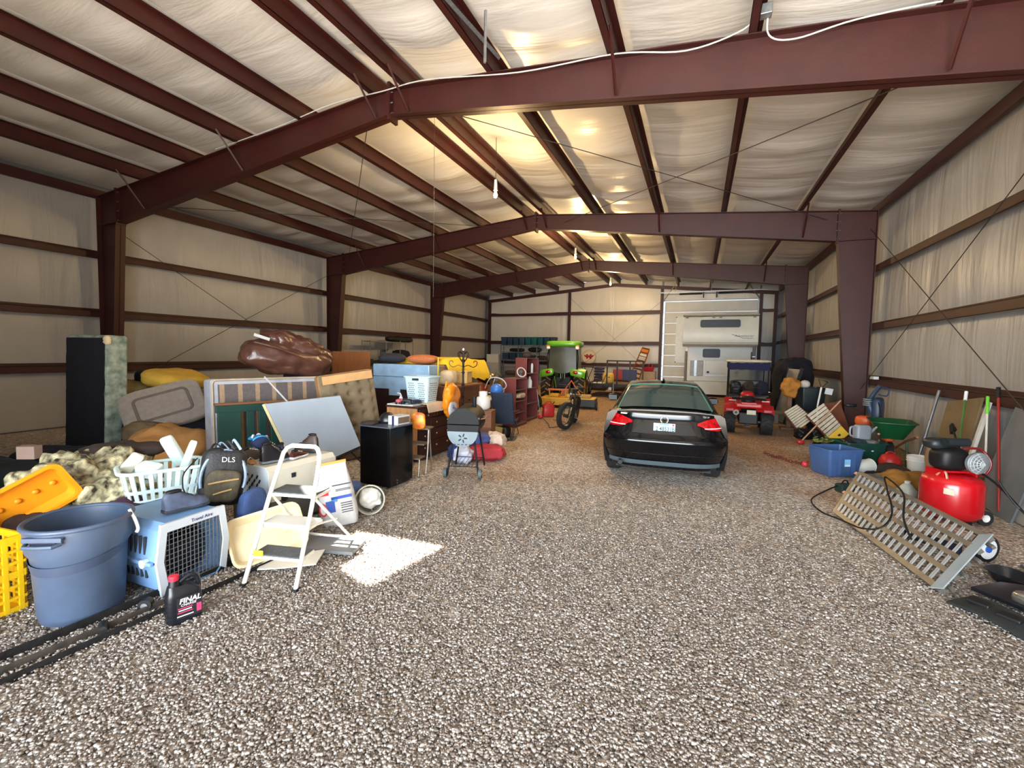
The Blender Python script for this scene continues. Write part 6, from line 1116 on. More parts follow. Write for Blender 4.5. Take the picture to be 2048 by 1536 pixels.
for k in range(4):
    m_ = mat('tote_%d' % k, TC[k][0]); tote('storage_tote', f'{["first", "second", "third", "fourth"][k]} blue tote from the left on the lower shelf of the end wall', (-12.0 + k * .5, 28.75, 1.537), 0, .45, .50, .40, m_, m_, 'totes on the end wall shelf')
soft('gear_bag', blk, 'long dark bag on the middle end wall shelf', 'bag', (-11.2, 28.7, 2.16), (1.0, .4, .24), 0, (.6, .5), .03, 3, 3); soft('gear_bag', blk, 'humped black bag on the middle end wall shelf', 'bag', (-9.95, 28.7, 2.20), (.9, .42, .34), 0, (.9, .6), .05, 3, 5)
for k in range(4): soft('clutter_bundle', [dkb, blk, navy, brownc][k], ['brown bundle on the low end wall shelf behind the tractor', 'black bundle on the low end wall shelf behind the tractor', 'navy bundle under the end wall shelf', 'tan bundle at the left under the end wall shelf'][k], 'bundle', (-9.4 - .75 * k, 28.7, (1.66, 1.16, .6, .62)[k]), (.7, .4, .28), .1, (.7, .6), .05, 4, k)
solo(loft([(.9, .5, .02, 0), (.9, .5, .02, .55)]), 'white_freezer', wht, 'pale box against the end wall left of the tote shelf', 'box', (-13.0, 28.9, 1.3 - .0)); solo(loft([(1.0, .6, .02, 0), (1.0, .6, .02, 1.3)]), 'pale_cabinet', mat('pale_cabinet', (190, 190, 182), .5), 'pale cabinet in the far left corner', 'cabinet', (-13.0, 28.9, 0))
# round sign
t = thing('round_sign', 'round white sign with a red winged M on the end wall beside the tractor', 'sign', (-6.52, YE + .02, 1.80)); MB().at((0, 0, 0), (R(90), 0, 0)).lathe([(.46, -.01), (.46, .012)], 40).build('disc', mat('sign_white', (216, 204, 182), .5, 0, .05), t, smooth=40)
MB().at((0, -.013, 0), (R(90), 0, 0)).tube(arc((0, 0, 0), .44, 0, 354, 60, 'xy'), .008, 4, closed=True).build('outline_ring', blk, t); sr = mat('sign_red', (170, 24, 34), .5, 0, 0)
text('M', .42, sr, t, (0, -.02, .0), (R(90), 0, 0), sx=1.15, bold=.015)
for s in (-1, 1): MB().plate([(s * .12, .10), (s * .36, .10), (s * .30, .05), (s * .26, .0), (s * .16, -.06), (s * .12, -.1)], -.018, -.012).build('wing', sr, t)
for i, ch in enumerate('MINNEAPOLIS'): a = R(150 - i * 12); text(ch, .085, blk, t, (.36 * cos(a), -.016, .36 * sin(a)), (R(90), -(a - pi / 2), 0), name='letter')
for i, ch in enumerate('MOLINE'): a = R(240 + i * 12); text(ch, .075, blk, t, (.36 * cos(a), -.016, .36 * sin(a)), (R(90), -(a + pi / 2), 0), name='letter')
# ---- utility trailer and load
t = thing('utility_trailer', 'black steel utility trailer with a tall rail frame, right of the tractor', 'trailer', (-3.45, 22.2, 0)); tk = mat('trailer_black', (34, 26, 24), .5, .2, .15)
MB().bb(-1.35, 1.2, -.9, 2.2, .50, .56).build('deck', mat('dusty_plank', (96, 82, 66), .8, 0, .2), t)
for s, x in ((-1, -1.35), (1, 1.2)): MB().bb(x - .04, x + .04, -.9, 2.2, .44, .62).build('side_rail', tk, t); wheel(t, (x + s * .16, .3, .31), .31, .2, wht)
MB().bb(-1.35, 1.2, -.96, -.88, .42, .62).build('front_rail', tk, t)
for x in (-.4, 0.05, .62, 1.18): MB().bb(x - .03, x + .03, -.94, -.88, .56, 1.70).build('rail_post', tk, t)
MB().bb(-.43, 1.21, -.94, -.88, 1.65, 1.71).build('top_rail', tk, t)
for s in (-1, 1): MB().tube([(s * .6, -.9, .5), (0, -2.2, .48)], .04, 4).build('tongue', tk, t)
MB().cyl((.1, -2.1, .0), (.1, -2.1, .75), .03, n=8).build('jack', galv, t); MB().box((0, -2.25, .5), (.12, .2, .1)).build('coupler', galv, t)
for k, x in enumerate((-1.15, -.95, -.7)): MB().tube([(x, -.6, .56), (x + .25, -.6, 1.1)], .018, 5).build('stake', tk, t)
t = thing('plastic_drum', 'yellow plastic drum on the trailer', 'drum', (-4.02, 22.6, .565)); MB().lathe([(.2, 0), (.27, .04), (.29, .22), (.27, .42), (.2, .5), (.0, .51)], 26).build('barrel', mat('pale_yellow_plastic', (226, 186, 88), .5, 0, .06), t, smooth=60); MB().cyl((.08, -.2, .3), (.08, -.3, .3), .03, n=8).build('bung', blk, t)
solo(MB().blob((.62, .5, .07), .5, .4, nu=20, nv=8), 'trailer_tray', wsh, 'shallow white tray on the front of the trailer', 'tray', (-4.35, 21.85, .60), smooth=60)
for k in range(5):
    t = thing('folding_chair', f'navy padded folding chair, {["bottom", "second", "third", "fourth", "top"][k]} of the stack behind the trailer', 'chair', (-5.0, 25.3, .55 + .16 * k), R(5), 'stacked folding chairs'); MB().blob((.55, .5, .14), .5, .5, nu=20, nv=8).build('cushion', mat('navy_pad', (36, 40, 84), .6, 0, .1), t, smooth=180); MB().tube([(-.28, -.24, -.05), (-.28, .26, .0), (.28, .26, .0), (.28, -.24, -.05)], .014, 6).build('frame', galv, t)
solo(MB().box((0, 0, .24), (.8, .6, .47)), 'low_crate', dkb, 'dark crate under the stacked folding chairs', 'crate', (-5.0, 25.3, 0), bevel=.01)
t = thing('fold_cot', 'crossed black trestle frame behind the tractor wheel', 'trestle', (-6.0, 25.5, 0))
for x in (-.5, .1): MB().tube([(x, 0, 0), (x + .5, .1, 1.25)], .02, 5).build('leg', blk, t); MB().tube([(x + .5, 0, 0), (x, .1, 1.25)], .02, 5).build('leg', blk, t)
MB().tube([(-.55, .1, 1.25), (.65, .1, 1.25)], .025, 5).build('rail', blk, t)
t = thing('wooden_ladder', 'brown wooden step ladder leaning against the end wall by the overhead door', 'ladder', (-3.5, 26.6, 0), rot=(R(-38), R(14), 0)); lw = mat('ladder_wood', (140, 78, 40), .6, 0, .2, 5)
for s in (-1, 1): MB().tube([(s * .30, 0, 0), (s * .20, 0, 3.05)], .035, 4).build('stile', lw, t)
for k in range(9): z = .25 + k * .31; MB().bb(-.29 + .03 * z, .29 - .03 * z, -.06, .06, z, z + .03).build('rung', lw, t)
MB().bb(-.22, .22, -.08, .08, 3.03, 3.08).build('top_cap', lw, t); MB().bb(-.19, .19, -.02, .0, 2.72, 3.0).build('upper_panel', mat('ladder_orange', (196, 120, 50), .5), t); MB().bb(-.19, .19, -.02, .0, 2.35, 2.62).build('label_panel', wsh, t)
t = thing('shop_crate', 'red plastic basket on the shelf between the ladder and the overhead door', 'basket', (-2.72, 28.6, 1.0)); tub(t, .5, .35, .62, .42, .26, mat('red_basket', (176, 28, 50), .5), .03)
for k in range(3): MB().cyl((-.2 + .2 * k, 0, .1), (-.2 + .2 * k, .0, .42), .05, n=8).build('bottle', rc if k else dkb, t)
solo(MB().bb(-.4, .4, -.25, .25, 0, .99), 'tool_cabinet', mat('tan_cabinet', (170, 150, 120), .6), 'tan cabinet under the red basket by the overhead door', 'cabinet', (-2.72, 28.7, 0), bevel=.01)
for k, (x, y, c_) in enumerate(((-3.9, 25.4, 'red'), (-3.35, 25.2, 'navy'))):
    solo(loft([(.7, .5, .02, 0), (.72, .52, .02, .55)]), 'tool_box', mat('box_' + c_, (150, 40, 40) if c_ == 'red' else (40, 46, 92), .5, 0, .1), f'{c_} tool box behind the trailer rail', 'tool box', (x, y, .62 if k == 0 else .62), .1); solo(loft([(.8, .6, .02, 0), (.8, .6, .02, .62)]), 'dark_carton', dkb, f'dark carton under the {c_} tool box', 'carton', (x, y, 0), .1)
# ---- motorcycles behind the bookcases
t = thing('motorcycle', 'old motorcycle with tan leather saddlebags and a brass headlamp behind the bookcases', 'motorcycle', (-5.75, 14.1, 0), R(-64)); lea = mat('tan_saddle_leather', (150, 118, 72), .5, 0, .15, 5, bump=.2)
wheel(t, (.0, -.75, .34), .34, .13, chrome, rr=.7); wheel(t, (0, .75, .34), .34, .16, chrome, rr=.7)
MB().blob((.4, .62, .34), .6, .6, nu=20, nv=12).build('fuel_tank', lea, t, smooth=180, loc=(0, -.1, .95)); MB().blob((.36, .8, .2), .6, .6, nu=20, nv=12).build('seat', brownc, t, smooth=180, loc=(0, .5, .92))
for s in (-1, 1): MB().blob((.3, .66, .66), .5, .6, nu=24, nv=14).build('saddlebag', lea, t, smooth=180, loc=(s * .34, .5, .72)); MB().tube([(s * .10, -.75, .34), (s * .09, -.5, 1.12)], .025, 6).build('fork', chrome, t)
MB().bb(-.2, .2, -.3, .4, .3, .72).build('engine', dgrey, t, bevel=.05); MB().at((0, -.66, 1.15), (R(90), 0, 0)).lathe([(.03, -.16), (.12, -.1), (.14, 0), (.12, .05), (.02, .06)], 20).build('headlamp', brass, t, smooth=180); MB().tube(smooth_path([(-.42, -.3, 1.2), (-.2, -.48, 1.3), (0, -.52, 1.18), (.2, -.48, 1.3), (.42, -.3, 1.2)]), .016, 6).build('handlebar', chrome, t)
solo(MB().box((0, 0, .2), (1.2, 1.9, .4)), 'wooden_platform', dkw, 'low dark platform beneath the glossy drum', 'platform', (-7.25, 12.6, 0)); t = thing('oil_drum', 'dark glossy barrel lying on its side left of the motorcycle', 'barrel', (-7.0, 12.6, .4 + .42), rot=(R(90), 0, R(-62)))
MB().lathe([(.36, -.45), (.42, -.42), (.42, .42), (.36, .45)], 32).build('drum_body', mat('brown_barrel', (104, 84, 54), .5, 0, .15), t, smooth=40); MB().at((0, 0, .452)).lathe([(.37, 0), (.37, .01), (.3, .03), (.1, .05)], 28).build('glossy_end', mat('glossy_dark_end', (38, 30, 34), .15), t, smooth=40); [MB().tube(arc((0, 0, z), .425, 0, 350, 30, 'xy'), .014, 6, closed=True).build('hoop', iron, t) for z in (-.25, .25)]
soft('blue_cover', navy, 'dark blue cloth on top of the glossy barrel', 'cloth', (-7.0, 12.6, 1.29), (.8, .9, .22), 0, (.7, .6), .05, 4, 2)
# ================================================================ right side
alu = mat('brushed_aluminium', (128, 124, 116), .4, .7, .12, 12)
# ---- folding aluminium ramp leaning on the compressor
B0, B1, T0, T1 = Vector((1.66, 6.90, .03)), Vector((1.95, 4.90, .03)), Vector((2.05, 7.48, .44)), Vector((2.50, 5.50, .36))
t = thing('loading_ramp', 'folding aluminium loading ramp with many rungs, leaning on the red compressor', 'ramp', (0, 0, 0))
def rp(a, b): return (B0.lerp(B1, a)).lerp(T0.lerp(T1, a), b)
nrm = (B1 - B0).cross(T0 - B0).normalized(); nrm = nrm if nrm.z > 0 else -nrm
def strip(a0, b0, a1, b1, w, th, off=0.):
    p, q = rp(a0, b0) + nrm * off, rp(a1, b1) + nrm * off; d = (q - p).normalized(); s = d.cross(nrm) * w / 2; n_ = nrm * th / 2
    return MB().ring([[p + s + n_, p - s + n_, p - s - n_, p + s - n_], [q + s + n_, q - s + n_, q - s - n_, q + s - n_]])
for b in (0.01, .26, .5, .75, .99): strip(0, b, 1, b, .05, .045).build('rail', alu, t)
for k in range(21):
    a = .02 + .93 * k / 20
    for da in (0, .011): strip(a + da, 0, a + da, 1, .007, .012, .012).build('rung', mat('bright_aluminium', (226, 228, 226), .3, .6, .06), t)
strip(.985, -.01, .985, 1.01, .10, .012, .03).build('end_lip', mat('pale_blue_aluminium', (190, 206, 216), .3, .5, .05), t); strip(.0, 0, .0, 1, .05, .02, .01).build('end_lip', alu, t)
for b in (.1, .35, .62, .9): strip(1.0, b, 1.035, b, .03, .03).build('hook', alu, t)
for b in (.45, .95): strip(-.045, b, .0, b, .035, .02).build('orange_tip', mat('salmon_tip', (220, 140, 120), .6), t)
# ---- air compressor
rdt = mat('red_tank_paint', (186, 16, 26), .25, 0, .08, 4, coat=.3)
t = thing('air_compressor', 'red upright air compressor tank with a black motor, behind the aluminium ramp', 'air compressor', (2.94, 7.36, 0), R(20))
MB().lathe([(.24, .04), (.295, .10), (.30, .16), (.30, .46), (.28, .53), (.18, .575), (.0, .585)], 36).build('tank', rdt, t, smooth=50)
for s in (-1, 1): MB().bb(-.05, .05, s * .2 - .04, s * .2 + .04, 0, .1).build('foot', blk, t)
MB().bb(-.22, .18, -.13, .13, .605, .63).build('top_plate', rdt, t, bevel=.008); MB().bb(-.22, -.2, -.12, .12, .5, .62).build('saddle', rdt, t); MB().bb(.16, .18, -.12, .12, .5, .62).build('saddle', rdt, t)
MB().at((-.06, 0, .76)).blob((.34, .28, .28), .6, .6, .01, 9, 2, 24, 14).build('motor', blk, t, smooth=180); MB().at((-.10, .08, .93)).blob((.34, .22, .14), .6, .6, nu=20, nv=10).build('shroud', plas, t, smooth=180); MB().cyl((-.2, -.10, .98), (.06, -.10, .98), .05, n=14).build('intake_filter', plas, t, smooth=40)
gd = thing if False else None
fan = MB().at((.0, 0, 0), (R(90), 0, 0)).lathe([(.125, -.03), (.13, .01), (.11, .03), (.02, .04)], 28).build('fan_cover', mat('grey_cast', (132, 138, 140), .5, .2, .1), t, smooth=50, loc=(.10, -.20, .75))
for k in range(4): MB().tube(arc((0, -.075 + .012 * k, 0), .045 + .026 * k, 100, 260, 14, 'xz'), .005, 4).build('guard_ring', mat('guard_grey', (170, 176, 176), .4), fan)
for k in range(6): a = R(110 + 28 * k); MB().tube([(0, -.088, 0), (.13 * cos(a), -.03, .13 * sin(a))], .005, 4).build('guard_spoke', mat('guard_grey', (170, 176, 176), .4), fan)
MB().tube(smooth_path([(.15, .02, .60), (.24, .02, .56), (.36, -.02, .57), (.42, -.02, .72), (.36, .04, .86), (.24, .06, .88), (.12, .10, .83)]), .016, 8).build('handle', mat('dark_red_handle', (124, 22, 30), .3, coat=.4), t, smooth=60)
MB().tube(smooth_path([(-.22, -.04, .56), (-.2, -.12, .62), (-.2, -.16, .54)]), .013, 6).build('air_pipe', mat('copper_pipe', (214, 160, 130), .35, .6), t); MB().box((-.285, -.115, .40), (.006, .14, .07)).build('label_plate', mat('cream_label', (214, 206, 180), .6), t, rot=(0, 0, R(20)))
for s in (-1, 1): wheel(t, (.22, s * .2, .09), .09, .05, wht, (0, 0, R(90)), rr=.5)
solo(MB().tube(smooth_path([(3.2, 7.4, .62), (3.3, 7.2, .5), (3.42, 6.9, .25), (3.55, 6.6, .03), (3.6, 6.2, .015), (3.3, 5.8, .015), (2.9, 5.9, .015)]), .012, 6), 'power_cable', blk, 'thick black cable trailing from the compressor to the wall', 'cable')
solo(MB().tube(smooth_path([(3.25, 7.15, .60), (3.36, 7.0, .35), (3.6, 6.8, .06), (3.74, 6.5, .02), (3.78, 6.3, .02)]), .010, 6), 'air_hose', blk, 'black air hose lying behind the compressor', 'hose')
# ---- cords over the ramp
solo(MB().tube(smooth_path([(2.0, 8.15, .1), (1.75, 7.9, .03), (1.5, 7.4, .02), (1.5, 6.9, .02), (1.62, 6.5, .06), (1.72, 6.15, .1), (1.85, 6.0, .18), (2.0, 6.2, .30), (2.1, 6.7, .44), (2.2, 7.1, .50), (2.15, 6.4, .48), (2.0, 5.9, .34), (1.95, 5.55, .24)], 7), .010, 6), 'charger_cord', blk, 'black cord looping over the aluminium ramp', 'cord')
t = thing('battery_charger', 'small dark green charger box at the far end of the ramp', 'charger', (2.06, 8.16, 0), R(30)); MB().box((0, 0, .06), (.22, .14, .12)).build('case', mat('dark_green_case', (26, 52, 46), .5), t, bevel=.02); MB().tube(arc((0, 0, .12), .05, 0, 180, 8, 'xz'), .01, 5).build('handle', blk, t)
# ---- totes and cans
bt = mat('denim_tote', (64, 92, 138), .42, 0, .08, 5); gt = mat('green_tote', (22, 66, 54), .45, 0, .1)
t = tote('storage_bin', 'open blue plastic tote on the gravel at the right', (2.20, 9.36, 0), R(28), .62, .50, .46, bt); MB().box((.02, -.238, .24), (.10, .006, .12)).build('paper_label', mat('sky_label', (120, 180, 220), .5), t); MB().box((.02, -.241, .20), (.09, .004, .03)).build('white_label', wsh, t)
t = tote('storage_bin', 'dark green plastic tote behind the blue one', (2.74, 10.25, 0), R(22), .70, .50, .46, gt); MB().box((.12, -.236, .34), (.10, .006, .05)).build('paper_label', wsh, t)
for k in range(3): soft('tool_bundle', [blk, teal, dgrey][k], ['black tool roll in the green tote', 'dark cloth in the green tote', 'grey tool bag in the green tote'][k], 'tool roll', (2.58 + .17 * k, 10.22 + .05 * k, .42), (.2, .3, .16), .4 * k, (.7, .7), .02, 7, k)
t = thing('watering_can', 'grey plastic watering can standing in the green tote', 'watering can', (2.82, 10.36, .50), R(20)); MB().ring([loop(.26, .17, .05, 0), loop(.27, .18, .05, .2), loop(.2, .13, .04, .25)]).build('can_body', mat('grey_can', (128, 134, 140), .45, 0, .06), t, smooth=40); MB().tube(smooth_path([(-.1, 0, .22), (-.2, 0, .2), (-.2, 0, .06), (-.12, 0, .04)]), .016, 6).build('handle', mat('grey_can', (128, 134, 140), .45), t); MB().tube([(.12, 0, .08), (.26, 0, .22)], [.03, .016], 8).build('spout', mat('grey_can', (128, 134, 140), .45), t)
t = thing('paint_pail', 'white plastic pail lying on its side between the totes', 'pail', (2.62, 9.55, .13), rot=(R(90), 0, R(118))); MB().lathe([(.11, -.16), (.13, .16), (.12, .16), (.10, -.15)], 26).build('shell', wht, t, smooth=40); MB().tube(arc((0, 0, .16), .13, 0, 345, 24, 'xy'), .008, 6, closed=True).build('rim', wht, t)
t = thing('plant_tray', 'green leafy plant pot behind the blue tote', 'plant', (2.25, 10.3, 0)); MB().lathe([(.14, 0), (.2, .36), (.18, .36), (.12, .02)], 18).build('pot', blk, t, smooth=40)
lf = mat('yellow_green_leaf', (110, 120, 50), .6, 0, .3, 9)
for k in range(16): a = k * 2.4; r_ = .04 + .012 * k; MB().at((r_ * cos(a), r_ * sin(a), .40 + .02 * (k % 4)), (.5 * cos(a), .5 * sin(a), a)).blob((.12, .06, .015), .9, .9, nu=8, nv=6).build('leaf', lf, t, smooth=180)
t = thing('trailing_chain', 'rusty red chain lying on the gravel left of the blue tote', 'chain', (0, 0, 0)); ch = mat('rust_red', (110, 44, 38), .7, .2)
cp = smooth_path([(1.86, 9.9, .02), (1.66, 10.0, .02), (1.55, 10.3, .02), (1.42, 10.35, .02), (1.3, 10.7, .02)], 5)
for k in range(len(cp) - 1): MB().at(cp[k], (R(90) if k % 2 else 0, 0, k * .6)).tube(arc((0, 0, 0), .03, 0, 330, 10, 'xy'), .008, 4, closed=True).build('link', ch, t)
solo(MB().blob((.1, .1, .1), 1, 1, nu=14, nv=10), 'small_ball', mat('pink_red_ball', (200, 50, 70), .4), 'small pink ball beside the blue tote', 'ball', (1.84, 9.72, .05), smooth=180)
# ---- slatted panels
cream = mat('weathered_cream_slat', (190, 182, 162), .7, 0, .12, 6, bump=.15); rbw = mat('red_brown_frame', (98, 46, 30), .6, 0, .15)
def slats(label, q, n, yellow=False):
    q = [Vector(p) for p in q]; t = thing('slatted_panel', label, 'slatted panel', (0, 0, 0), group='slatted wooden panels')
    nn = (q[1] - q[0]).cross(q[3] - q[0]).normalized(); nn = nn if nn.y < 0 else -nn
    for k in range(n):
        a0, a1 = (k + .11) / n, (k + .89) / n
        c = [q[0].lerp(q[3], a0), q[1].lerp(q[2], a0), q[1].lerp(q[2], a1), q[0].lerp(q[3], a1)]; MB().ring([[p + nn * .02 for p in c], [p for p in c]]).build('slat', cream, t)
    for a, b in ((0, 3), (1, 2)): MB().tube([q[a] - nn * .03, q[b] - nn * .03], .035, 4).build('frame_bar', rbw, t)
    return t, nn, q
slats('smaller slatted cream panel tipped beside the quad bike', [(2.08, 13.7, .56), (2.36, 13.8, .76), (2.68, 13.5, .44), (2.36, 13.4, .15)], 9)
t, nn, q = slats('larger slatted cream panel tipped against the right column', [(2.46, 13.1, .58), (2.80, 13.2, .88), (3.10, 12.85, .40), (2.84, 12.75, .13)], 8)
c = [q[3], q[2], q[2] + Vector((.14, -.08, -.17)), q[3] + Vector((.17, -.08, -.12))]; yb = MB().ring([[p + nn * .02 for p in c], c]).build('yellow_board', mat('bright_yellow_board', (232, 192, 50), .5, 0, .06), t); ctr = sum(c, Vector()) / 4 + nn * .022; MB().cyl(ctr, ctr + nn * .004, .035, n=16).build('round_hole', blk, yb)
for k in range(2): soft('wheel_clump', blk, ['black caster clump under the smaller slatted panel', 'black caster clump between the slatted panels'][k], 'caster', (2.42 + .28 * k, 13.15 + .1 * k, .12), (.34, .3, .26), .4, (.7, .7), .05, 8, k)
solo(MB().cyl((2.2, 12.2, .05), (3.1, 13.0, .98), .016, n=8), 'tool_stick', mat('pale_handle', (190, 150, 120), .6), 'pale tool handle leaning across the larger slatted panel', 'handle'); solo(MB().at((2.2, 12.2, .05)).blob((.16, .1, .1), .7, .7, nu=14, nv=8), 'mallet_head', rc, 'small red mallet head on the dirt before the slatted panels', 'mallet', smooth=180)
solo(MB().box((0, 0, .45), (.5, .05, .9)), 'brown_board', mat('rust_brown_board', (110, 60, 38), .7, 0, .2), 'rust brown board behind the larger slatted panel', 'board', (3.28, 13.55, .0), rot=(R(-12), R(-14), R(20)))
# ---- bin, jacket post and hand truck by the far column
t = thing('refuse_bin', 'tall dark green refuse bin by the right wall', 'bin', (2.86, 15.0, 0), R(8)); tub(t, .5, .55, .58, .62, 1.16, mat('dark_green_bin', (18, 30, 34), .45, 0, .1), .06)
t = thing('fence_post', 'wooden post with a mustard work jacket hung on it', 'post', (2.34, 14.7, 0)); MB().bb(-.05, .05, -.05, .05, 0, 1.3).build('post_shaft', mat('grey_brown_post', (110, 82, 62), .8, 0, .2), t); MB().bb(-.2, .2, -.2, .2, 0, .05).build('base', mat('grey_brown_post', (110, 82, 62), .8), t)
soft('work_jacket', mat('mustard_jacket', (168, 110, 36), .85, 0, .2, 8, bump=.5, bs=14), 'mustard work jacket hanging on the wooden post', 'jacket', (2.32, 14.6, 1.16), (.42, .28, .52), .2, (.8, .7), .06, 6, 3, nu=48, nv=30)
soft('pale_helmet', mat('pale_cap', (190, 180, 168), .7), 'pale round cap on the refuse bin', 'cap', (2.72, 14.9, 1.24), (.24, .24, .22), 0, (.9, .9), .01, 5, 3)
t = thing('hand_truck', 'white hand truck with a triangular grip before the refuse bin', 'hand truck', (2.95, 14.35, 0), R(10)); MB().tube([(0, 0, .02), (-.02, .02, .7), (.06, .05, 1.20)], .022, 6).build('post', wht, t); MB().tube([(.06, .05, 1.18), (-.02, .05, 1.42), (.2, .05, 1.34)], .014, 6, closed=True).build('grip', blk, t); MB().box((.03, .02, 1.12), (.17, .03, .16)).build('tag', wsh, t, rot=(0, R(10), 0)); MB().bb(-.18, .18, -.22, .02, 0, .02).build('toe_plate', wht, t); [wheel(t, (s * .2, .06, .11), .11, .05, galv, rr=.5) for s in (-1, 1)]
t = thing('yellow_tool', 'yellow power tool standing before the refuse bin', 'power tool', (2.56, 14.25, .0)); MB().blob((.22, .26, .56), .5, .6, .02, 8, 3, 20, 14).build('casing', mat('tool_yellow', (190, 134, 34), .5), t, smooth=180, loc=(0, 0, .28)); MB().blob((.2, .2, .3), .6, .6, nu=14, nv=10).build('motor_block', blk, t, smooth=180, loc=(.16, .02, .42))
# ---- wheelbarrow, blower, pole
t = thing('wheelbarrow_tray', 'dark green wheelbarrow tray against the right wall', 'wheelbarrow', (3.42, 10.92, .48), R(80)); wb = mat('wheelbarrow_green', (14, 74, 40), .4, 0, .08)
MB().ring([loop(.5, .34, .08, 0), loop(.95, .66, .16, .32), loop(.99, .70, .17, .32), loop(.99, .70, .17, .31), loop(.93, .64, .16, .31), loop(.48, .32, .08, .012)]).build('tray', wb, t, smooth=40)
wheel(t, (.0, .0, -.28), .19, .09, wb, (0, 0, R(90)), rr=.5)
for s in (-1, 1): MB().tube([(.35, s * .12, -.25), (-.2, s * .2, -.02), (-.75, s * .26, .14)], .02, 6).build('handle', wood, t); MB().tube([(-.3, s * .2, -.02), (-.34, s * .2, -.475)], .016, 6).build('leg', wb, t)
t = thing('leaf_blower', 'blue and black backpack blower with an orange tank beside the right column', 'leaf blower', (3.40, 11.85, .0), R(-30)); bl = mat('blower_blue', (32, 52, 74), .45, 0, .15)
MB().bb(-.2, .2, -.18, .18, 0, .50).build('stand_crate', dgrey, t, bevel=.02); MB().blob((.18, .3, .62), .5, .5, nu=20, nv=14).build('back_frame', bl, t, smooth=180, loc=(.06, .05, .86)); MB().blob((.30, .28, .22), .6, .6, nu=20, nv=12).build('fuel_tank', mat('orange_tank', (206, 90, 44), .4), t, smooth=180, loc=(-.14, -.02, .66)); MB().tube(smooth_path([(-.02, 0, .84), (-.08, -.02, 1.05), (-.02, -.04, 1.22), (.10, -.06, 1.42)]), [.07] * 7 + [.05] * 6 + [.045] * 6, 10).build('blower_tube', bl, t, smooth=60)
for k in range(4): MB().at((-.10, -.02, 1.0 + .04 * k)).tube(arc((0, 0, 0), .075, 0, 345, 18, 'xy'), .012, 5, closed=True).build('bellows_ring', mat('grey_bellows', (120, 122, 122), .6), t)
MB().tube(smooth_path([(.12, -.06, 1.40), (.24, -.06, 1.36), (.22, -.06, 1.22), (.08, -.06, 1.24)]), .014, 6).build('grip', bl, t); MB().tube(smooth_path([(.02, -.1, .6), (.16, -.16, .8), (.1, -.1, 1.08)]), .02, 6, flat=.4).build('shoulder_strap', blk, t)
solo(MB().cyl((3.52, 10.10, .0), (3.88, 10.36, 1.44), .024, n=10), 'steel_pole', mat('dull_steel', (120, 122, 126), .35, .7, .15, 6), 'steel pole leaning upright against the right wall girt', 'pole', smooth=60)
t = thing('string_trimmer', 'long brush cutter shaft leaning from the right column over the totes', 'trimmer', (0, 0, 0)); MB().cyl((3.3, 13.0, .86), (3.35, 10.9, .50), .014, n=8).build('shaft', rl, t); MB().at((3.36, 10.85, .48)).blob((.16, .3, .14), .6, .6, nu=14, nv=8).build('engine', mat('orange_tank', (206, 90, 44), .4), t, smooth=180); MB().at((3.3, 13.02, .88)).blob((.24, .12, .08), .6, .6, nu=14, nv=8).build('cutter_guard', blk, t, smooth=180)
t = thing('plastic_bucket', 'white five gallon bucket by the right wall', 'bucket', (3.40, 9.62, 0)); MB().lathe([(.125, 0), (.15, .38), (.14, .38), (.115, .01)], 28).build('shell', wht, t, smooth=40); [MB().tube(arc((0, 0, z), .152, 0, 345, 24, 'xy'), .006, 5, closed=True).build('rim_ring', wht, t) for z in (.30, .34, .375)]
t = thing('gas_can', 'round red gas can left of the white bucket', 'gas can', (3.08, 9.78, 0)); MB().lathe([(.14, 0), (.16, .03), (.16, .24), (.12, .32), (.04, .36)], 24).build('can_body', rc, t, smooth=50); MB().tube(arc((0, 0, .32), .07, 0, 180, 8, 'xz'), .010, 5).build('handle', rc, t)
soft('feed_sack', mat('tan_paper_sack', (150, 122, 92), .85, 0, .15, 5, bump=.4), 'tan paper sack standing behind the compressor motor', 'sack', (3.42, 8.86, .36), (.34, .34, .78), .3, (.4, .5), .03, 4, 2)
soft('rumpled_tarp', mat('mustard_tarp', (150, 104, 40), .85, 0, .2, 7, bump=.5), 'rumpled mustard tarp on the ground behind the ramp', 'tarp', (2.86, 8.55, .12), (.75, .6, .36), .4, (.9, .8), .07, 5, 3)
for k, (x, y, d, m_, lb) in enumerate(((2.48, 8.42, (.42, .3, .26), dgrey, 'grey black power tool case beside the tarp'), (2.86, 8.98, (.3, .26, .18), mat('salmon_plastic', (170, 84, 66), .5), 'dull red plastic cover near the gas can'), (2.66, 8.95, (.5, .3, .2), blk, 'black cloth between the totes and the tarp'), (3.0, 9.3, (.6, .4, .26), dkb, 'dark brown cloth heap before the gas can'), (3.15, 8.25, (.3, .3, .3), dkb, 'dark clutter behind the compressor'))):
    soft('workshop_item', m_, lb, 'workshop item', (x, y, d[2] / 2 - .02), d, .5 * k, (.6, .6), .03, 6, k)
t = thing('translucent_jug', 'cloudy plastic jug standing behind the ramp', 'jug', (2.72, 7.98, 0), R(40)); MB().ring([loop(.18, .18, .05, 0), loop(.2, .2, .06, .16), loop(.1, .1, .04, .24), loop(.06, .06, .03, .26)]).build('jug_body', mat('cloudy_plastic', (170, 178, 168), .35, 0, .05), t, smooth=50); MB().cyl((0, 0, .26), (0, 0, .29), .032, n=12).build('cap', wsh, t)
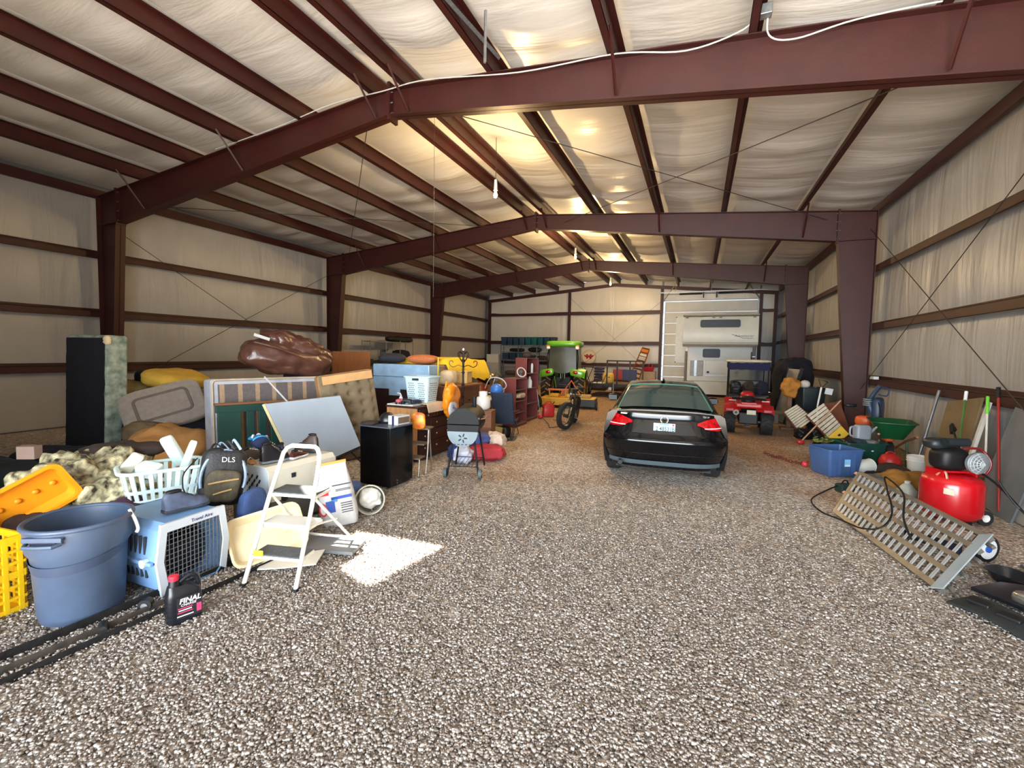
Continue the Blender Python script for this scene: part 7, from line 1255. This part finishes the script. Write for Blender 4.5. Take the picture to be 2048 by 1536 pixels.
# ---- boards and long tools against the right wall
ply = mat('dull_plywood', (118, 98, 66), .75, 0, .18, 3); pwh = mat('pale_edge_board', (206, 200, 188), .6)
solo(MB().bb(-.012, .012, -.46, .46, 0, 1.42), 'plywood_offcut', ply, 'dull brown plywood offcut leaning on the right wall girt', 'plywood', (3.48, 9.08, 0), rot=(R(-9), R(13), 0)); solo(MB().bb(-.02, .02, -.03, .03, 0, 1.45), 'white_batten', pwh, 'white batten leaning along the edge of the plywood offcut', 'batten', (3.42, 8.42, 0), rot=(R(-9), R(15), 0))
solo(MB().bb(-.012, .012, -.5, .5, 0, .66), 'white_panel_board', mat('greyed_white_panel', (168, 162, 154), .5, 0, .06), 'low greyish white panel standing against the right wall', 'panel', (3.66, 7.62, 0), rot=(0, R(7), 0), bevel=.003); solo(MB().bb(-.012, .012, -.4, .4, 0, 1.36), 'glass_sheet', mat('smoky_sheet', (110, 114, 116), .2, 0, .05), 'smoky grey sheet leaning behind the low white panel', 'sheet', (3.60, 7.95, 0), rot=(R(6), R(11), 0))
def tool(nm, label, cat, a, b, r, m, tip=None, head=None):
    t = thing(nm, label, cat, (0, 0, 0)); MB().cyl(a, b, r, n=10).build('shaft', m, t, smooth=60); a = Vector(a); b = Vector(b); d = (b - a).normalized()
    if tip: MB().cyl(b - d * tip[1], b + d * .01, r * 1.5, n=10).build('grip', tip[0], t, smooth=60)
    if head == 'broom': MB().at(tuple(a), (0, 0, 0)).box((0, 0, .06), (.08, .3, .16)).build('broom_head', blk, t)
    return t
tool('push_broom', 'green-handled broom with a white grip leaning on the plywood', 'broom', (3.22, 8.05, .05), (3.66, 8.95, 1.50), .014, mat('green_handle', (60, 96, 40), .5), (mat('white_grip', (224, 230, 226), .4), .14), 'broom')
tool('garden_rake', 'pale rake with a bright green grip beside the red pole', 'rake', (3.52, 8.0, .45), (3.74, 8.58, 1.46), .013, mat('pale_pole', (206, 200, 190), .5), (mat('lime_grip', (110, 200, 60), .5), .26))
tool('red_pole', 'red pole with a black grip leaning on the right wall', 'pole', (3.60, 7.82, .05), (3.78, 8.44, 1.60), .016, mat('red_pole_paint', (140, 34, 30), .45), (blk, .14))
t = thing('hand_brush', 'black brush head leaning by the compressor motor', 'brush', (0, 0, 0)); MB().tube([(3.3, 8.0, .62), (3.3, 8.32, .98)], .014, 6).build('stick', blk, t); MB().at((3.3, 8.36, 1.02), (R(-40), 0, 0)).box((0, 0, 0), (.04, .12, .12), .6).build('head', blk, t)
# ---- ground clutter in the near right corner
t = thing('loose_roller', 'small black tyred wheel with a blue hub cap beside the ramp end', 'wheel', (2.66, 5.95, .13), rot=(0, 0, R(-60))); MB().at((0, 0, 0), (0, R(90), 0)).ring([[(q * cos(2 * pi * i / 24), q * sin(2 * pi * i / 24), z) for i in range(24)] for q, z in ((.1, -.035), (.13, -.03), (.135, 0), (.13, .03), (.1, .035))], False, False).build('tyre', blk, t, smooth=50); MB().cyl((-.03, 0, 0), (.03, 0, 0), .102, n=24).build('disc', mat('white_disc', (210, 212, 214), .3), t, smooth=40); MB().cyl((-.04, 0, 0), (.04, 0, 0), .034, n=16).build('hub_cap', mat('hub_blue', (36, 82, 170), .4), t, smooth=40)
solo(MB().box((0, 0, .05), (.5, .05, .1)), 'axle_bar', navy, 'short navy bar lying behind the ramp end', 'bar', (2.35, 6.2, 0), R(-50), bevel=.01)
t = thing('drain_pan', 'shallow black oil drain pan on the gravel at the right edge', 'drain pan', (2.66, 5.40, 0), R(-58)); MB().ring([loop(.34, .18, .07, 0), loop(.44, .26, .1, .09), loop(.46, .28, .11, .09), loop(.46, .28, .11, .082), loop(.43, .25, .1, .082), loop(.33, .17, .07, .012)]).build('pan_body', jb, t, smooth=40)
def flap(u, v): return ((u - .5) * .85, (v - .5) * .24 * (1 - .3 * u), .03 + .03 * sin(u * 5) + .04 * v)
t = thing('fender_liner', 'long black plastic fender liner lying on the gravel in the lower right corner', 'fender liner', (2.22, 4.42, 0), R(-62)); MB().slab(20, 8, flap, .02).build('liner', mat('dusty_black_plastic', (34, 38, 38), .6, 0, .25, 9, bump=.2), t, smooth=60)
for k in range(4): MB().at((-.3 + .2 * k, .02, .08), (0, 0, .3)).box((0, 0, 0), (.14, .1, .03)).build('moulding', blk, t, bevel=.01)
t = thing('bumper_piece', 'second black plastic bumper piece at the right edge of the frame', 'bumper piece', (2.62, 4.72, .0), R(-52)); MB().slab(20, 8, lambda u, v: ((u - .5) * 1.0, (v - .5) * .36, .08 + .10 * sin(pi * u) * v), .03).build('panel', jb, t, smooth=60); MB().blob((.16, .12, .1), .7, .7, nu=14, nv=8).build('fog_lamp', chrome, t, smooth=180, loc=(-.2, -.1, .12)); [MB().box((-.16 + .05 * k, -.12, .10), (.012, .1, .04)).build('fin', chrome, t) for k in range(4)]
# clamp fittings on the right wall girt
for k, y in enumerate((13.55, 20.9)): solo(MB().at((XR - .06, y, 1.52)).box((0, 0, 0), (.1, .3, .07)), 'girt_clamp', wsh, f'white clamp on the lowest right wall girt {["near the middle column", "near the far column"][k]}', 'clamp', bevel=.01)
